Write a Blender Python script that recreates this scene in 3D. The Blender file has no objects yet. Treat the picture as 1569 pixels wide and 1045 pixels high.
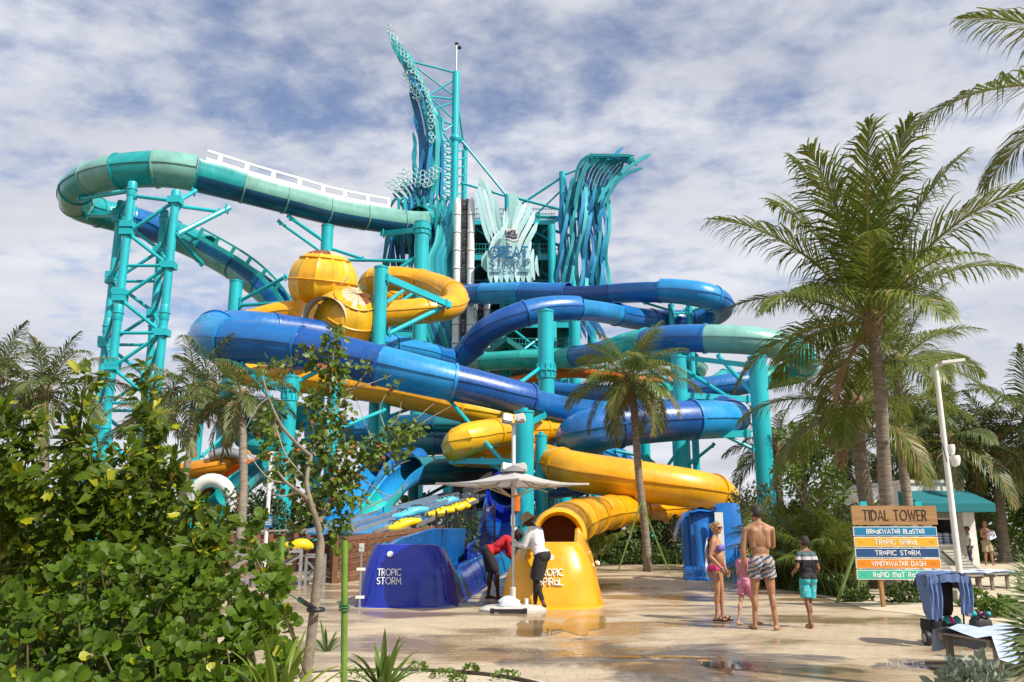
import bpy, math, random
import numpy as np
from mathutils import Vector, Matrix, noise
random.seed(11); np.random.seed(11)
SC = bpy.context.scene
COL = SC.collection
R = math.radians
# ------------------------------------------------------------------ camera
FPX, HOR, CAMH = 1260.0, 811.0, 1.42
PITCH = math.atan((HOR - 522.5) / FPX)
cd = bpy.data.cameras.new('camera'); cam = bpy.data.objects.new('camera', cd); COL.objects.link(cam)
cam.location = (0, 0, CAMH); cam.rotation_euler = (math.pi/2 + PITCH, 0, 0)
cd.sensor_width = 36; cd.lens = 36*FPX/1569; cd.clip_start = .1; cd.clip_end = 4000
SC.camera = cam
# ------------------------------------------------------------------ sky
SUN_EL, SUN_AZ = R(46), math.atan2(.78, -.62)
w = bpy.data.worlds.new('World'); SC.world = w; w.use_nodes = True
nt = w.node_tree; N = nt.nodes; L = nt.links
bg = N['Background']
sky = N.new('ShaderNodeTexSky'); sky.sky_type = 'NISHITA'; sky.sun_disc = False
sky.sun_elevation = SUN_EL; sky.sun_rotation = SUN_AZ; sky.air_density = 1.0; sky.dust_density = .6; sky.ozone_density = 1.6
tc = N.new('ShaderNodeTexCoord'); sep = N.new('ShaderNodeSeparateXYZ'); L.new(tc.outputs['Generated'], sep.inputs[0])
def wmath(op, a, b=None, c=None):
    n = N.new('ShaderNodeMath'); n.operation = op
    for i, v in enumerate((a, b, c)):
        if v is None: continue
        if hasattr(v, 'links'): L.new(v, n.inputs[i])
        else: n.inputs[i].default_value = v
    return n.outputs[0]
OFF1 = 0.3
zc = wmath('ADD', wmath('MAXIMUM', sep.outputs[2], 0.0), .16)
cx = wmath('DIVIDE', sep.outputs[0], zc); cy = wmath('DIVIDE', sep.outputs[1], zc)
comb = N.new('ShaderNodeCombineXYZ'); L.new(cx, comb.inputs[0]); L.new(cy, comb.inputs[1])
def wnoise(scale, detail, rough, dist, off=0.0, sx=1.0, sy=1.0, rot=0.0):
    mp = N.new('ShaderNodeMapping'); mp.inputs['Scale'].default_value = (sx, sy, 1); mp.inputs['Location'].default_value = (off, off*.7, 0)
    mp.inputs['Rotation'].default_value = (0, 0, rot)
    L.new(comb.outputs[0], mp.inputs[0])
    n = N.new('ShaderNodeTexNoise'); n.inputs['Scale'].default_value = scale; n.inputs['Detail'].default_value = detail
    n.inputs['Roughness'].default_value = rough; n.inputs['Distortion'].default_value = dist; L.new(mp.outputs[0], n.inputs['Vector'])
    return n.outputs[0]
n1 = wnoise(.62, 4, .5, .4, OFF1, 1, 1.2, .5)
n2 = wnoise(3.9, 5, .55, .25, 7.1, 1.0, 1.3, .6)
n3 = wnoise(13, 4, .6, .2, 1.7, 1, 1.1, .4)
cl = wmath('ADD', wmath('ADD', wmath('MULTIPLY', n1, 1.0), wmath('MULTIPLY', n2, .70)), wmath('MULTIPLY', n3, .34))
cl = wmath('ADD', cl, wmath('MULTIPLY', wmath('POWER', wmath('SUBTRACT', 1.0, wmath('MINIMUM', wmath('MAXIMUM', sep.outputs[2], 0.0), 1.0)), 5.0), .42))
mr = N.new('ShaderNodeMapRange'); mr.interpolation_type = 'SMOOTHSTEP'
L.new(cl, mr.inputs[0]); mr.inputs[1].default_value = .82; mr.inputs[2].default_value = 1.16; mr.inputs[3].default_value = .17; mr.inputs[4].default_value = .97
shade = wnoise(1.5, 4, .55, .3, 11.3, 1, 1.6, .4)
ccol = N.new('ShaderNodeValToRGB'); ccol.color_ramp.elements[0].position = .33; ccol.color_ramp.elements[0].color = (.50, .515, .575, 1)
ccol.color_ramp.elements[1].position = .68; ccol.color_ramp.elements[1].color = (.68, .69, .73, 1); L.new(shade, ccol.inputs[0])
skm = N.new('ShaderNodeMix'); skm.data_type = 'RGBA'; skm.blend_type = 'MULTIPLY'; skm.inputs[0].default_value = 1
L.new(sky.outputs[0], skm.inputs[6]); skm.inputs[7].default_value = (.075, .090, .112, 1)
mx = N.new('ShaderNodeMix'); mx.data_type = 'RGBA'; L.new(mr.outputs[0], mx.inputs[0]); L.new(skm.outputs[2], mx.inputs[6]); L.new(ccol.outputs[0], mx.inputs[7])
L.new(mx.outputs[2], bg.inputs[0]); bg.inputs[1].default_value = 1.0
# ------------------------------------------------------------------ sun + exposure
sl = bpy.data.lights.new('sun', 'SUN'); sl.energy = 4.8; sl.angle = R(.55); sl.color = (1, .93, .80)
sun = bpy.data.objects.new('sun', sl); COL.objects.link(sun)
sdir = Vector((math.sin(SUN_AZ)*math.cos(SUN_EL), math.cos(SUN_AZ)*math.cos(SUN_EL), math.sin(SUN_EL)))
sun.rotation_euler = (-sdir).to_track_quat('-Z', 'Y').to_euler(); sun.location = sdir*60
vs = SC.view_settings; vs.view_transform = 'Standard'; vs.look = 'None'; vs.exposure = 0.34; vs.gamma = 1; vs.use_curve_mapping = False
SC.cycles.max_bounces = 7; SC.cycles.diffuse_bounces = 3; SC.cycles.glossy_bounces = 3; SC.cycles.transparent_max_bounces = 8; SC.cycles.transmission_bounces = 4
SC.cycles.caustics_reflective = False; SC.cycles.caustics_refractive = False

# ------------------------------------------------------------------ picture measurement -> place
cp, sp = math.cos(PITCH), math.sin(PITCH)
def P(px, py, Y):
    u = (px-784.5)/FPX; v = (522.5-py)/FPX
    k = Y/(cp - v*sp)
    return Vector((u*k, Y, CAMH + (sp + v*cp)*k))
def MPP(px, py, Y):                       # metres per pixel there
    v = (522.5-py)/FPX
    return Y/(cp - v*sp)/FPX
def G(px, py, z=0.0):                     # point of the ground under a pixel
    u = (px-784.5)/FPX; v = (522.5-py)/FPX
    k = (z-CAMH)/(sp + v*cp)
    return Vector((u*k, (cp - v*sp)*k, z))
def proj(p):
    q = Vector(p)-Vector((0, 0, CAMH)); d = q.y*cp + q.z*sp; u = q.x/d; v = (-q.y*sp + q.z*cp)/d
    return 784.5+u*FPX, 522.5-v*FPX, d

# ------------------------------------------------------------------ materials
MATS = {}
def mat(name, col, rough=.5, metal=0.0, var=.12, vscale=1.5, bump=0.0, bscale=20, coat=0.0, spec=.5, trans=0.0, island=0.0, col2=None, stretch=None, obj=False):
    if name in MATS: return MATS[name]
    m = bpy.data.materials.new(name); m.use_nodes = True; MATS[name] = m
    t = m.node_tree; n = t.nodes; b = n['Principled BSDF']
    b.inputs['Roughness'].default_value = rough; b.inputs['Metallic'].default_value = metal
    b.inputs['Coat Weight'].default_value = coat; b.inputs['Coat Roughness'].default_value = .06; b.inputs['Specular IOR Level'].default_value = spec
    if obj:
        tcn = n.new('ShaderNodeTexCoord'); src = tcn.outputs['Object']
    else:
        g = n.new('ShaderNodeNewGeometry'); src = g.outputs['Position']
    if stretch:
        mp = n.new('ShaderNodeMapping'); mp.inputs['Scale'].default_value = stretch; t.links.new(src, mp.inputs[0]); src = mp.outputs[0]
    nz = n.new('ShaderNodeTexNoise'); nz.inputs['Scale'].default_value = vscale; nz.inputs['Detail'].default_value = 5; nz.inputs['Roughness'].default_value = .62
    t.links.new(src, nz.inputs['Vector'])
    c = col2 if col2 else tuple(x*(1-var*1.8) for x in col)
    mixn = n.new('ShaderNodeMix'); mixn.data_type = 'RGBA'
    mr = n.new('ShaderNodeMapRange'); mr.inputs[1].default_value = .32; mr.inputs[2].default_value = .68; t.links.new(nz.outputs[0], mr.inputs[0])
    fac = mr.outputs[0]
    if island > 0:
        g2 = n.new('ShaderNodeNewGeometry'); ob = n.new('ShaderNodeObjectInfo')
        ad = n.new('ShaderNodeMath'); ad.operation = 'ADD'; t.links.new(g2.outputs['Random Per Island'], ad.inputs[0]); t.links.new(ob.outputs['Random'], ad.inputs[1])
        fr = n.new('ShaderNodeMath'); fr.operation = 'FRACT'; t.links.new(ad.outputs[0], fr.inputs[0])
        m2 = n.new('ShaderNodeMix'); m2.inputs[0].default_value = island; t.links.new(mr.outputs[0], m2.inputs[2]); t.links.new(fr.outputs[0], m2.inputs[3]); fac = m2.outputs[0]
    t.links.new(fac, mixn.inputs[0]); mixn.inputs[6].default_value = (*c, 1); mixn.inputs[7].default_value = (*[min(1, x*(1+var*.35)) if not col2 else x for x in col], 1)
    t.links.new(mixn.outputs[2], b.inputs['Base Color'])
    if rough > .08:
        rr = n.new('ShaderNodeMapRange'); rr.inputs[3].default_value = rough*.8; rr.inputs[4].default_value = min(1, rough*1.25); t.links.new(nz.outputs[0], rr.inputs[0]); t.links.new(rr.outputs[0], b.inputs['Roughness'])
    if bump > 0:
        nb = n.new('ShaderNodeTexNoise'); nb.inputs['Scale'].default_value = bscale; nb.inputs['Detail'].default_value = 4; t.links.new(src, nb.inputs['Vector'])
        bn = n.new('ShaderNodeBump'); bn.inputs['Strength'].default_value = bump; bn.inputs['Distance'].default_value = .02; t.links.new(nb.outputs[0], bn.inputs['Height']); t.links.new(bn.outputs[0], b.inputs['Normal'])
    if trans > 0:
        tr = n.new('ShaderNodeBsdfTranslucent'); ms = n.new('ShaderNodeMixShader'); ms.inputs[0].default_value = trans
        hs = n.new('ShaderNodeHueSaturation'); hs.inputs['Value'].default_value = 1.25; hs.inputs['Hue'].default_value = .488; t.links.new(mixn.outputs[2], hs.inputs['Color']); t.links.new(hs.outputs[0], tr.inputs[0])
        t.links.new(b.outputs[0], ms.inputs[1]); t.links.new(tr.outputs[0], ms.inputs[2]); t.links.new(ms.outputs[0], n['Material Output'].inputs[0])
    return m
def gel(name, col, var=.16, rough=.26):
    m = mat(name, col, rough, 0, var, .8, coat=.3, bump=.05, bscale=1.2)
    t = m.node_tree; n = t.nodes; b = n['Principled BSDF']; src = b.inputs['Base Color'].links[0].from_socket
    g = n.new('ShaderNodeNewGeometry'); mp = n.new('ShaderNodeMapping'); mp.inputs['Scale'].default_value = (5, 5, .7); t.links.new(g.outputs['Position'], mp.inputs[0])
    z = n.new('ShaderNodeTexNoise'); z.inputs['Scale'].default_value = 1.6; z.inputs['Detail'].default_value = 6; z.inputs['Roughness'].default_value = .7; t.links.new(mp.outputs[0], z.inputs['Vector'])
    r = n.new('ShaderNodeMapRange'); r.inputs[1].default_value = .52; r.inputs[2].default_value = .80; r.inputs[3].default_value = 0; r.inputs[4].default_value = .24; t.links.new(z.outputs[0], r.inputs[0])
    x = n.new('ShaderNodeMix'); x.data_type = 'RGBA'; t.links.new(r.outputs[0], x.inputs[0]); t.links.new(src, x.inputs[6]); x.inputs[7].default_value = (*[c*.72+.07 for c in col], 1); t.links.new(x.outputs[2], b.inputs['Base Color'])
    ra = n.new('ShaderNodeMapRange'); ra.inputs[3].default_value = rough*.8; ra.inputs[4].default_value = rough*2.1; ra.inputs[1].default_value = .35; ra.inputs[2].default_value = .75; t.links.new(z.outputs[0], ra.inputs[0]); t.links.new(ra.outputs[0], b.inputs['Roughness'])
    return m
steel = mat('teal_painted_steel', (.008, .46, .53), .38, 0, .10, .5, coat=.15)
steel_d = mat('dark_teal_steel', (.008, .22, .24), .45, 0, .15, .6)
YEL = gel('yellow_fibreglass', (.86, .41, .004)); YELL = gel('light_yellow_fibreglass', (.90, .50, .012)); AMB = gel('amber_fibreglass', (.70, .27, .004))
ORG = gel('orange_fibreglass', (.80, .17, .004)); BRN = gel('rust_brown_fibreglass', (.26, .06, .015)); CRM = gel('cream_fibreglass', (.66, .56, .36))
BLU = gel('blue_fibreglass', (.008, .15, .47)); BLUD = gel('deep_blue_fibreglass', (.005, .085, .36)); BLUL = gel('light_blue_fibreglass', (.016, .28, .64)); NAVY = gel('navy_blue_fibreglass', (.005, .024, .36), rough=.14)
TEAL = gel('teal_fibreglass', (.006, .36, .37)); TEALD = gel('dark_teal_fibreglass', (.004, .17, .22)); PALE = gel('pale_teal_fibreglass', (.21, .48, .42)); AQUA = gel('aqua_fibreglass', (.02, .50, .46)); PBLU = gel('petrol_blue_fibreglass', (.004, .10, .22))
WHT = mat('white_gloss_paint', (.80, .80, .78), .3, 0, .06, 1.2, coat=.2); GRYM = mat('grey_galvanised_metal', (.42, .43, .44), .42, .6, .15, 4)
DARK = mat('black_rubber', (.016, .016, .018), .55, 0, .2, 8); STEELP = mat('brushed_steel', (.55, .55, .55), .28, .9, .1, 6)

# ------------------------------------------------------------------ mesh builder
ORIG = {}
class MB:
    def __init__(s): s.v = []; s.f = []; s.m = []; s.cur = 0
    def add(s, vs, fs, mi=None):
        o = len(s.v); s.v.extend([tuple(x) for x in vs]); s.f.extend([tuple(i+o for i in f) for f in fs]); s.m.extend([s.cur if mi is None else mi]*len(fs)); return o
    def box(s, c, size, M=None, taper=1.0):
        hx, hy, hz = [x/2 for x in size]; vs = []
        for z, k in ((-hz, 1), (hz, taper)):
            for x, y in ((-hx, -hy), (hx, -hy), (hx, hy), (-hx, hy)): vs.append(Vector((x*k, y*k, z)))
        if M is not None: vs = [M @ q for q in vs]
        c = Vector(c); s.add([q+c for q in vs], [(3, 2, 1, 0), (4, 5, 6, 7), (0, 1, 5, 4), (1, 2, 6, 5), (2, 3, 7, 6), (3, 0, 4, 7)])
    def beam(s, a, b, wd, ht=None, up=(0, 0, 1)):
        a, b = Vector(a), Vector(b); ht = ht or wd; t = (b-a); l = t.length
        if l < 1e-6: return
        t /= l; u = Vector(up); sd = t.cross(u)
        if sd.length < 1e-3: sd = t.cross(Vector((0, 1, 0)))
        sd.normalize(); u = sd.cross(t)
        M = Matrix((sd, u, t)).transposed(); s.box((a+b)/2, (wd, ht, l), M)
    def tube(s, pts, rad, n=10, cap=True, closed=False):
        pts = [Vector(p) for p in pts]; k = len(pts)
        if not hasattr(rad, '__len__'): rad = [rad]*k
        T = [(pts[min(i+1, k-1)]-pts[max(i-1, 0)]).normalized() for i in range(k)]
        a = Vector((0, 0, 1)) if abs(T[0].z) < .9 else Vector((1, 0, 0)); nrm = T[0].cross(a).normalized(); vs = []
        for i in range(k):
            nrm = (nrm - T[i]*nrm.dot(T[i])).normalized(); bn = T[i].cross(nrm)
            for j in range(n):
                an = 2*math.pi*j/n; vs.append(pts[i] + (nrm*math.cos(an)+bn*math.sin(an))*rad[i])
        fs = [(i*n+j, i*n+(j+1) % n, (i+1)*n+(j+1) % n, (i+1)*n+j) for i in range(k-1) for j in range(n)]
        if cap: fs += [tuple(range(n-1, -1, -1)), tuple((k-1)*n+j for j in range(n))]
        s.add(vs, fs)
    def lathe(s, c, prof, n=24, a0=0, a1=2*math.pi, sx=1, sy=1):
        c = Vector(c); full = abs(a1-a0-2*math.pi) < 1e-4; m = n if full else n+1; vs = []
        for r, z in prof:
            for j in range(m):
                a = a0+(a1-a0)*j/n; vs.append(c+Vector((math.cos(a)*r*sx, math.sin(a)*r*sy, z)))
        fs = [(i*m+j, i*m+(j+1) % m, (i+1)*m+(j+1) % m, (i+1)*m+j) for i in range(len(prof)-1) for j in range(n)]
        s.add(vs, fs)
    def ell(s, c, r, M=None, n=14, m=9):
        c = Vector(c); vs = []
        if not hasattr(r, '__len__'): r = (r, r, r)
        for i in range(m+1):
            th = math.pi*i/m
            for j in range(n):
                ph = 2*math.pi*j/n; q = Vector((r[0]*math.sin(th)*math.cos(ph), r[1]*math.sin(th)*math.sin(ph), r[2]*math.cos(th)))
                vs.append(c+(M @ q if M is not None else q))
        s.add(vs, [(i*n+j, (i+1)*n+j, (i+1)*n+(j+1) % n, i*n+(j+1) % n) for i in range(m) for j in range(n)])
    def grid(s, rows, close_u=False):
        nr, nc = len(rows), len(rows[0]); vs = [p for r in rows for p in r]
        fs = [(i*nc+j, i*nc+(j+1) % nc, (i+1)*nc+(j+1) % nc, (i+1)*nc+j) for i in range(nr-1) for j in range(nc if close_u else nc-1)]
        s.add(vs, fs)
    def prism(s, poly, d):             # extrude a polygon (list of Vector) along vector d
        n = len(poly); d = Vector(d); vs = [Vector(p) for p in poly]; s.add(vs+[p+d for p in vs], [tuple(range(n-1, -1, -1)), tuple(range(n, 2*n))]+[(i, (i+1) % n, n+(i+1) % n, n+i) for i in range(n)])
    def mesh(s, name, mats, o=(0, 0, 0), smooth=True, ang=.7):
        me = bpy.data.meshes.new(name); ox, oy, oz = o
        me.from_pydata([(x-ox, y-oy, z-oz) for x, y, z in s.v], [], s.f)
        for q in (mats if isinstance(mats, (list, tuple)) else [mats]): me.materials.append(q)
        if any(s.m): me.polygons.foreach_set('material_index', s.m)
        if smooth: me.shade_smooth(); me.set_sharp_from_angle(angle=ang)
        me.update(); return me
def origin(p):
    return ORIG.get(p.name, Vector((0, 0, 0))) if p else Vector((0, 0, 0))
def link(name, me, parent=None, loc=None, rot=None, sc=None):
    o = bpy.data.objects.new(name, me); COL.objects.link(o)
    if parent: o.parent = parent; ORIG[o.name] = origin(parent).copy()
    if loc is not None: o.location = loc
    if rot is not None: o.rotation_euler = rot
    if sc is not None: o.scale = sc if hasattr(sc, '__len__') else (sc,)*3
    return o
def mk(name, mb, mats, parent=None, smooth=True, ang=.7, label=None):
    o = link(name, mb.mesh(name, mats, origin(parent), smooth, ang), parent)
    if label: o['label'] = label
    return o
def tag(o, label, cat, group=None, kind=None):
    if label: o['label'] = label
    if cat: o['category'] = cat
    if group: o['group'] = group
    if kind: o['kind'] = kind
    return o
def thing(name, label, cat, loc=(0, 0, 0), group=None, rz=0):
    o = bpy.data.objects.new(name, None); COL.objects.link(o); o.location = loc; o.rotation_euler = (0, 0, rz); o.empty_display_size = .2
    ORIG[o.name] = Vector(loc); return tag(o, label, cat, group)
def solo(name, mb, mats, label, cat, group=None, kind=None, smooth=True, ang=.7):
    return tag(mk(name, mb, mats, None, smooth, ang), label, cat, group, kind)
def catmull(pts, per=8):
    pts = [np.array(p, float) for p in pts]; out = []
    q = [2*pts[0]-pts[1]]+pts+[2*pts[-1]-pts[-2]]
    for i in range(1, len(q)-2):
        for k in range(per):
            t = k/per; a, b, c, d = q[i-1:i+3]
            out.append(.5*((2*b)+(-a+c)*t+(2*a-5*b+4*c-d)*t*t+(-a+3*b-3*c+d)*t**3))
    out.append(pts[-1]); return np.array(out)
def resample(arr, ds):
    d = np.r_[0, np.cumsum(np.linalg.norm(np.diff(arr[:, :3], axis=0), axis=1))]; n = max(2, int(d[-1]/ds)+1); s = np.linspace(0, d[-1], n)
    return np.stack([np.interp(s, d, arr[:, k]) for k in range(arr.shape[1])], 1), s
# ------------------------------------------------------------------ ground (the wet plaza) is built in 04; here: slides
def path_of(ctrl, ds=.4):
    rows = []
    for px, py, Y, rp in ctrl:
        p = P(px, py, Y); rows.append((*p, rp*MPP(px, py, Y)))
    return resample(catmull(rows, 8), ds)
def frames(a):
    n = len(a); p = a[:, :3]; t = np.zeros_like(p); t[1:-1] = p[2:]-p[:-2]; t[0] = p[1]-p[0]; t[-1] = p[-1]-p[-2]
    t /= np.linalg.norm(t, axis=1)[:, None]; sd = np.cross(t, [0, 0, 1.0]); sd /= np.linalg.norm(sd, axis=1)[:, None]; up = np.cross(sd, t); return p, t, sd, up
CLOSED = []
for _k in range(26):
    _a = 2*math.pi*_k/26+math.pi/26
    CLOSED.append((_a, 1.0))
for _c in (0.0, math.pi):
    CLOSED += [(_c-.045, 1.0), (_c-.04, 1.065), (_c+.04, 1.065), (_c+.045, 1.0)]
CLOSED = sorted([(a % (2*math.pi), r) for a, r in CLOSED])
def open_prof(top):
    a0, a1 = -top, math.pi+top            # the gap lies between a0 and a1 over the top
    outer = [(math.pi+top)+(math.pi-2*top)*k/18 for k in range(19)]
    pr = [(outer[0]-.02, 1.09), (outer[0]+.04, 1.09)]+[(a, 1.0) for a in outer[1:-1]]+[(outer[-1]-.04, 1.09), (outer[-1]+.02, 1.09)]
    pr += [(a, .94) for a in reversed(outer)]
    return pr
OPENP = open_prof(-.45)
def slide_run(th, ctrl, cols, seclen=3.0, opens=(), low=None, ds=.4, lowfrom=0, lowto=1e9, flange=True, closed_caps=False, prof=None):
    a, s = path_of(ctrl, ds); p, t, sd, up = frames(a); rad = a[:, 3]; tot = s[-1]
    nsec = max(1, round(tot/seclen)); edges = [int(round(k*(len(s)-1)/nsec)) for k in range(nsec+1)]
    for k in range(nsec):
        i0, i1 = edges[k], edges[k+1]; mid = (s[i0]+s[i1])/2/tot; op = any(x0 <= mid <= x1 for x0, x1 in opens)
        pr = (prof or OPENP) if op else CLOSED; mb = MB(); rows = []
        for i in range(i0, i1+1):
            rows.append([p[i]+rad[i]*rs*(math.cos(an)*sd[i]+math.sin(an)*up[i]) for an, rs in pr])
        mb.grid(rows, True); c = cols[k % len(cols)]; mats = [c]
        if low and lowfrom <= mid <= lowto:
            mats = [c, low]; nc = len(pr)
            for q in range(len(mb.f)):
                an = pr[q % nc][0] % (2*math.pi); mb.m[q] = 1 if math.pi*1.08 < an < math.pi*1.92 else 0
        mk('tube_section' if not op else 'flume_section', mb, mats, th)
        if flange and k < nsec-0:
            i = i1; fb = MB(); rows = []
            if k == nsec-1 and not closed_caps: pass
            prf = [(an, 1.075) for an, rs in pr] if not op else [(an, rs+.05 if rs > .97 else rs-.03) for an, rs in pr]
            for off in (-.07, .07):
                rows.append([p[i]+t[i]*off+rad[i]*rs*(math.cos(an)*sd[i]+math.sin(an)*up[i]) for an, rs in prf])
            if not op:
                ring = [[p[i]+t[i]*off+rad[i]*.99*(math.cos(an)*sd[i]+math.sin(an)*up[i]) for an, rs in prf] for off in (-.07, .07)]
                rows = [ring[0]]+rows+[ring[1]]
            fb.grid(rows, True); mk('flange', fb, c, th)
    return a, s, p, t, sd, up, rad
def ladder_guard(th, run, f0, f1, ang, ht, m, name='side_guard', step=1.35):
    a, s, p, t, sd, up, rad = run; tot = s[-1]; mb = MB()
    idx = [i for i in range(len(s)) if f0*tot <= s[i] <= f1*tot]
    def pt(i, h): return Vector(p[i]+rad[i]*1.04*(math.cos(ang)*sd[i]+math.sin(ang)*up[i])+up[i]*h)
    last = -9
    for q in range(len(idx)-1):
        i, j = idx[q], idx[q+1]
        for h0, h1 in ((0, ht*.34), (ht*.82, ht)):
            vs = [pt(i, h0), pt(j, h0), pt(j, h1), pt(i, h1)]; nn = (vs[1]-vs[0]).cross(vs[3]-vs[0]).normalized()*.07
            mb.prism(vs, nn)
        if s[i]-last >= step:
            last = s[i]; k = min(i+1, len(s)-1); d = (pt(k, 0)-pt(i, 0)).normalized()*.34
            vs = [pt(i, ht*.2), pt(i, ht*.2)+d, pt(i, ht*.84)+d, pt(i, ht*.84)]; nn = (vs[1]-vs[0]).cross(vs[3]-vs[0]).normalized()*.075
            mb.prism(vs, nn)
    mk(name, mb, m, th, smooth=False)
def base(px, py, Y):
    q = P(px, py, Y); return (q.x, q.y, 0)

# --- teal and pale green raft slide, the high one at the left
t1 = thing('raft_slide', 'high teal and pale green raft slide making a hairpin over the lattice tower', 'water slide', base(300, 260, 58), 'water slides of the tower')
r1 = slide_run(t1, [(672, 334, 74, 20), (620, 338, 69, 21), (560, 331, 66, 22), (500, 320, 64, 23), (440, 304, 62, 24), (380, 288, 60.5, 25), (330, 274, 59.5, 27), (300, 266, 58.8, 28)],
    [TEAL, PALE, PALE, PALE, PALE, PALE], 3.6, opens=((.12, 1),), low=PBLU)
slide_run(t1, [(300, 266, 58.8, 28), (270, 261, 58.3, 28), (240, 259, 58, 28), (190, 262, 58, 27), (150, 271, 58.8, 26), (118, 289, 61, 24), (119, 313, 64, 23), (155, 327, 66.5, 22), (205, 339, 68, 22)], [PALE, TEAL, PALE, TEAL, PALE, TEAL, TEAL, BLUD], 3.0)
r1b = slide_run(t1, [(205, 339, 68, 22), (250, 354, 68.5, 22), (300, 375, 68, 22), (345, 399, 67, 22), (385, 424, 66, 23), (420, 454, 65, 24), (448, 490, 64, 24), (462, 530, 63, 24)],
    [BLU, TEAL, PBLU, PBLU], 3.8, opens=((.28, 1),), low=PALE, lowfrom=.4)
ladder_guard(t1, r1, .34, .99, math.pi-.45, 1.0, WHT, 'white_window_guard', 1.75)
ladder_guard(t1, r1b, .30, .97, .45, 1.0, AQUA, 'aqua_window_guard', 1.7)
# --- yellow slide with the spheres and the stacked bends down to the plaza
t2 = thing('spiral_slide', 'long yellow tube slide winding down from the spheres to the plaza', 'water slide', base(900, 720, 36), 'water slides of the tower')
slide_run(t2, [(668, 446, 66, 13), (630, 455, 64, 14), (598, 453, 62.5, 15), (572, 442, 61, 17), (570, 431, 59.5, 18), (600, 427, 58.5, 19), (640, 431, 58, 19), (680, 442, 56, 19), (699, 456, 54, 19), (688, 471, 52.5, 19), (650, 476, 51.5, 20), (600, 480, 51, 20), (548, 482, 50.5, 22)], [YEL, YEL, YEL], 4.2)
slide_run(t2, [(470, 478, 50, 20), (430, 480, 50, 18), (392, 487, 50, 15), (362, 498, 50.5, 14), (340, 510, 51, 13), (332, 530, 50, 14), (345, 552, 48.8, 16), (380, 574, 48.2, 18), (460, 583, 48, 19), (540, 592, 47.2, 20), (600, 601, 46, 21), (660, 614, 45, 21), (720, 629, 44.4, 20), (790, 642, 45, 19), (850, 650, 45.8, 18), (905, 655, 46, 18), (940, 659, 45, 18), (925, 663, 43.6, 18), (870, 659, 42.2, 19), (820, 659, 40.6, 20), (780, 661, 39.0, 21), (742, 666, 37.8, 23), (708, 676, 37.2, 25), (704, 690, 38.7, 23), (740, 697, 40.2, 20), (795, 699, 40.5, 20), (832, 701, 39.3, 21), (848, 709, 37.6, 25), (885, 722, 36.6, 30), (940, 731, 36.3, 31), (1000, 740, 36.2, 31), (1055, 748, 36.3, 30), (1097, 757, 37, 28), (1104, 768, 38.6, 25), (1060, 776, 39.4, 23), (990, 781, 38, 23), (935, 785, 34, 25), (900, 792, 29.5, 28), (877, 801, 25, 32), (862, 812, 21.6, 36), (857, 821, 19.6, 38)], [YEL, YEL, YELL, YEL, YEL], 3.6)
# --- blue storm slide
t3 = thing('storm_slide', 'long blue tube slide swinging across the front of the tower', 'water slide', base(600, 560, 38.5), 'water slides of the tower')
slide_run(t3, [(700, 452, 71, 15), (740, 450, 68, 16), (790, 449, 66, 17), (850, 450, 64, 17), (910, 450, 62, 17), (970, 446, 60, 18), (1030, 446, 58.5, 19), (1080, 453, 58, 20), (1106, 468, 59.2, 19), (1090, 484, 61, 17), (1040, 491, 61.5, 16), (975, 488, 59.5, 17), (930, 478, 57, 18), (880, 472, 55, 19), (830, 475, 54, 20), (780, 489, 53.5, 20), (740, 512, 54, 20), (715, 540, 55, 19), (690, 552, 55, 18), (650, 540, 52.5, 17), (600, 530, 50, 18)], [BLU, BLUL, BLU, BLUD], 4.2, opens=((.2, .36), (.62, .70)))
r3 = slide_run(t3, [(600, 530, 50, 18), (540, 520, 48, 20), (450, 508, 46, 24), (380, 503, 44.3, 27), (335, 507, 42.5, 31), (326, 517, 40.6, 34), (352, 522, 39.2, 34), (405, 526, 38.7, 33), (470, 535, 38.5, 33), (540, 550, 38.3, 32), (610, 567, 38.3, 31), (680, 583, 38.6, 29), (740, 596, 39.2, 27), (800, 611, 40, 26), (860, 624, 41.5, 25), (920, 629, 44, 24), (1000, 625, 46, 23), (1070, 624, 46, 23), (1112, 631, 44.8, 24), (1120, 641, 42.8, 26), (1085, 642, 41.2, 29), (1030, 645, 40.3, 31), (960, 650, 39.8, 33), (905, 660, 39.4, 34), (882, 673, 40, 32), (896, 688, 42, 27), (930, 701, 44, 23), (955, 716, 45, 21), (910, 735, 44.5, 20), (840, 745, 42.5, 20), (792, 746, 40, 22), (774, 750, 37.6, 26)], [BLUL, BLUD, BLU, BLUL, BLU, BLUD], 3.9, opens=((.40, .56),))
# --- teal and blue slide behind, on the right
t4 = thing('aqua_slide', 'aqua and blue tube slide bulging out behind the tall palm', 'water slide', base(1090, 518, 46), 'water slides of the tower')
slide_run(t4, [(688, 557, 67, 14), (740, 554, 64, 14), (800, 551, 61, 15), (860, 549, 59, 16), (920, 540, 55, 17), (970, 526, 51, 19), (1030, 519, 48, 21), (1090, 519, 46.5, 22), (1150, 522, 46, 22), (1198, 531, 46.5, 22), (1232, 549, 48.5, 20), (1225, 568, 51, 18), (1180, 578, 51.5, 18), (1120, 590, 51, 18), (1050, 599, 51, 17), (990, 604, 51.5, 17), (930, 606, 52.5, 16), (850, 600, 55, 15)], [PALE, AQUA, AQUA, BLU, AQUA, BLU], 4.3)
t5 = thing('orange_slide', 'narrow orange slide glimpsed behind the small centre palm', 'water slide', base(900, 575, 60), 'water slides of the tower')
slide_run(t5, [(780, 586, 62, 8), (830, 576, 61, 8), (880, 571, 60, 8), (940, 578, 59, 8), (1000, 586, 59, 8), (1080, 590, 60, 8)], [ORG], 4.5)
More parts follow.
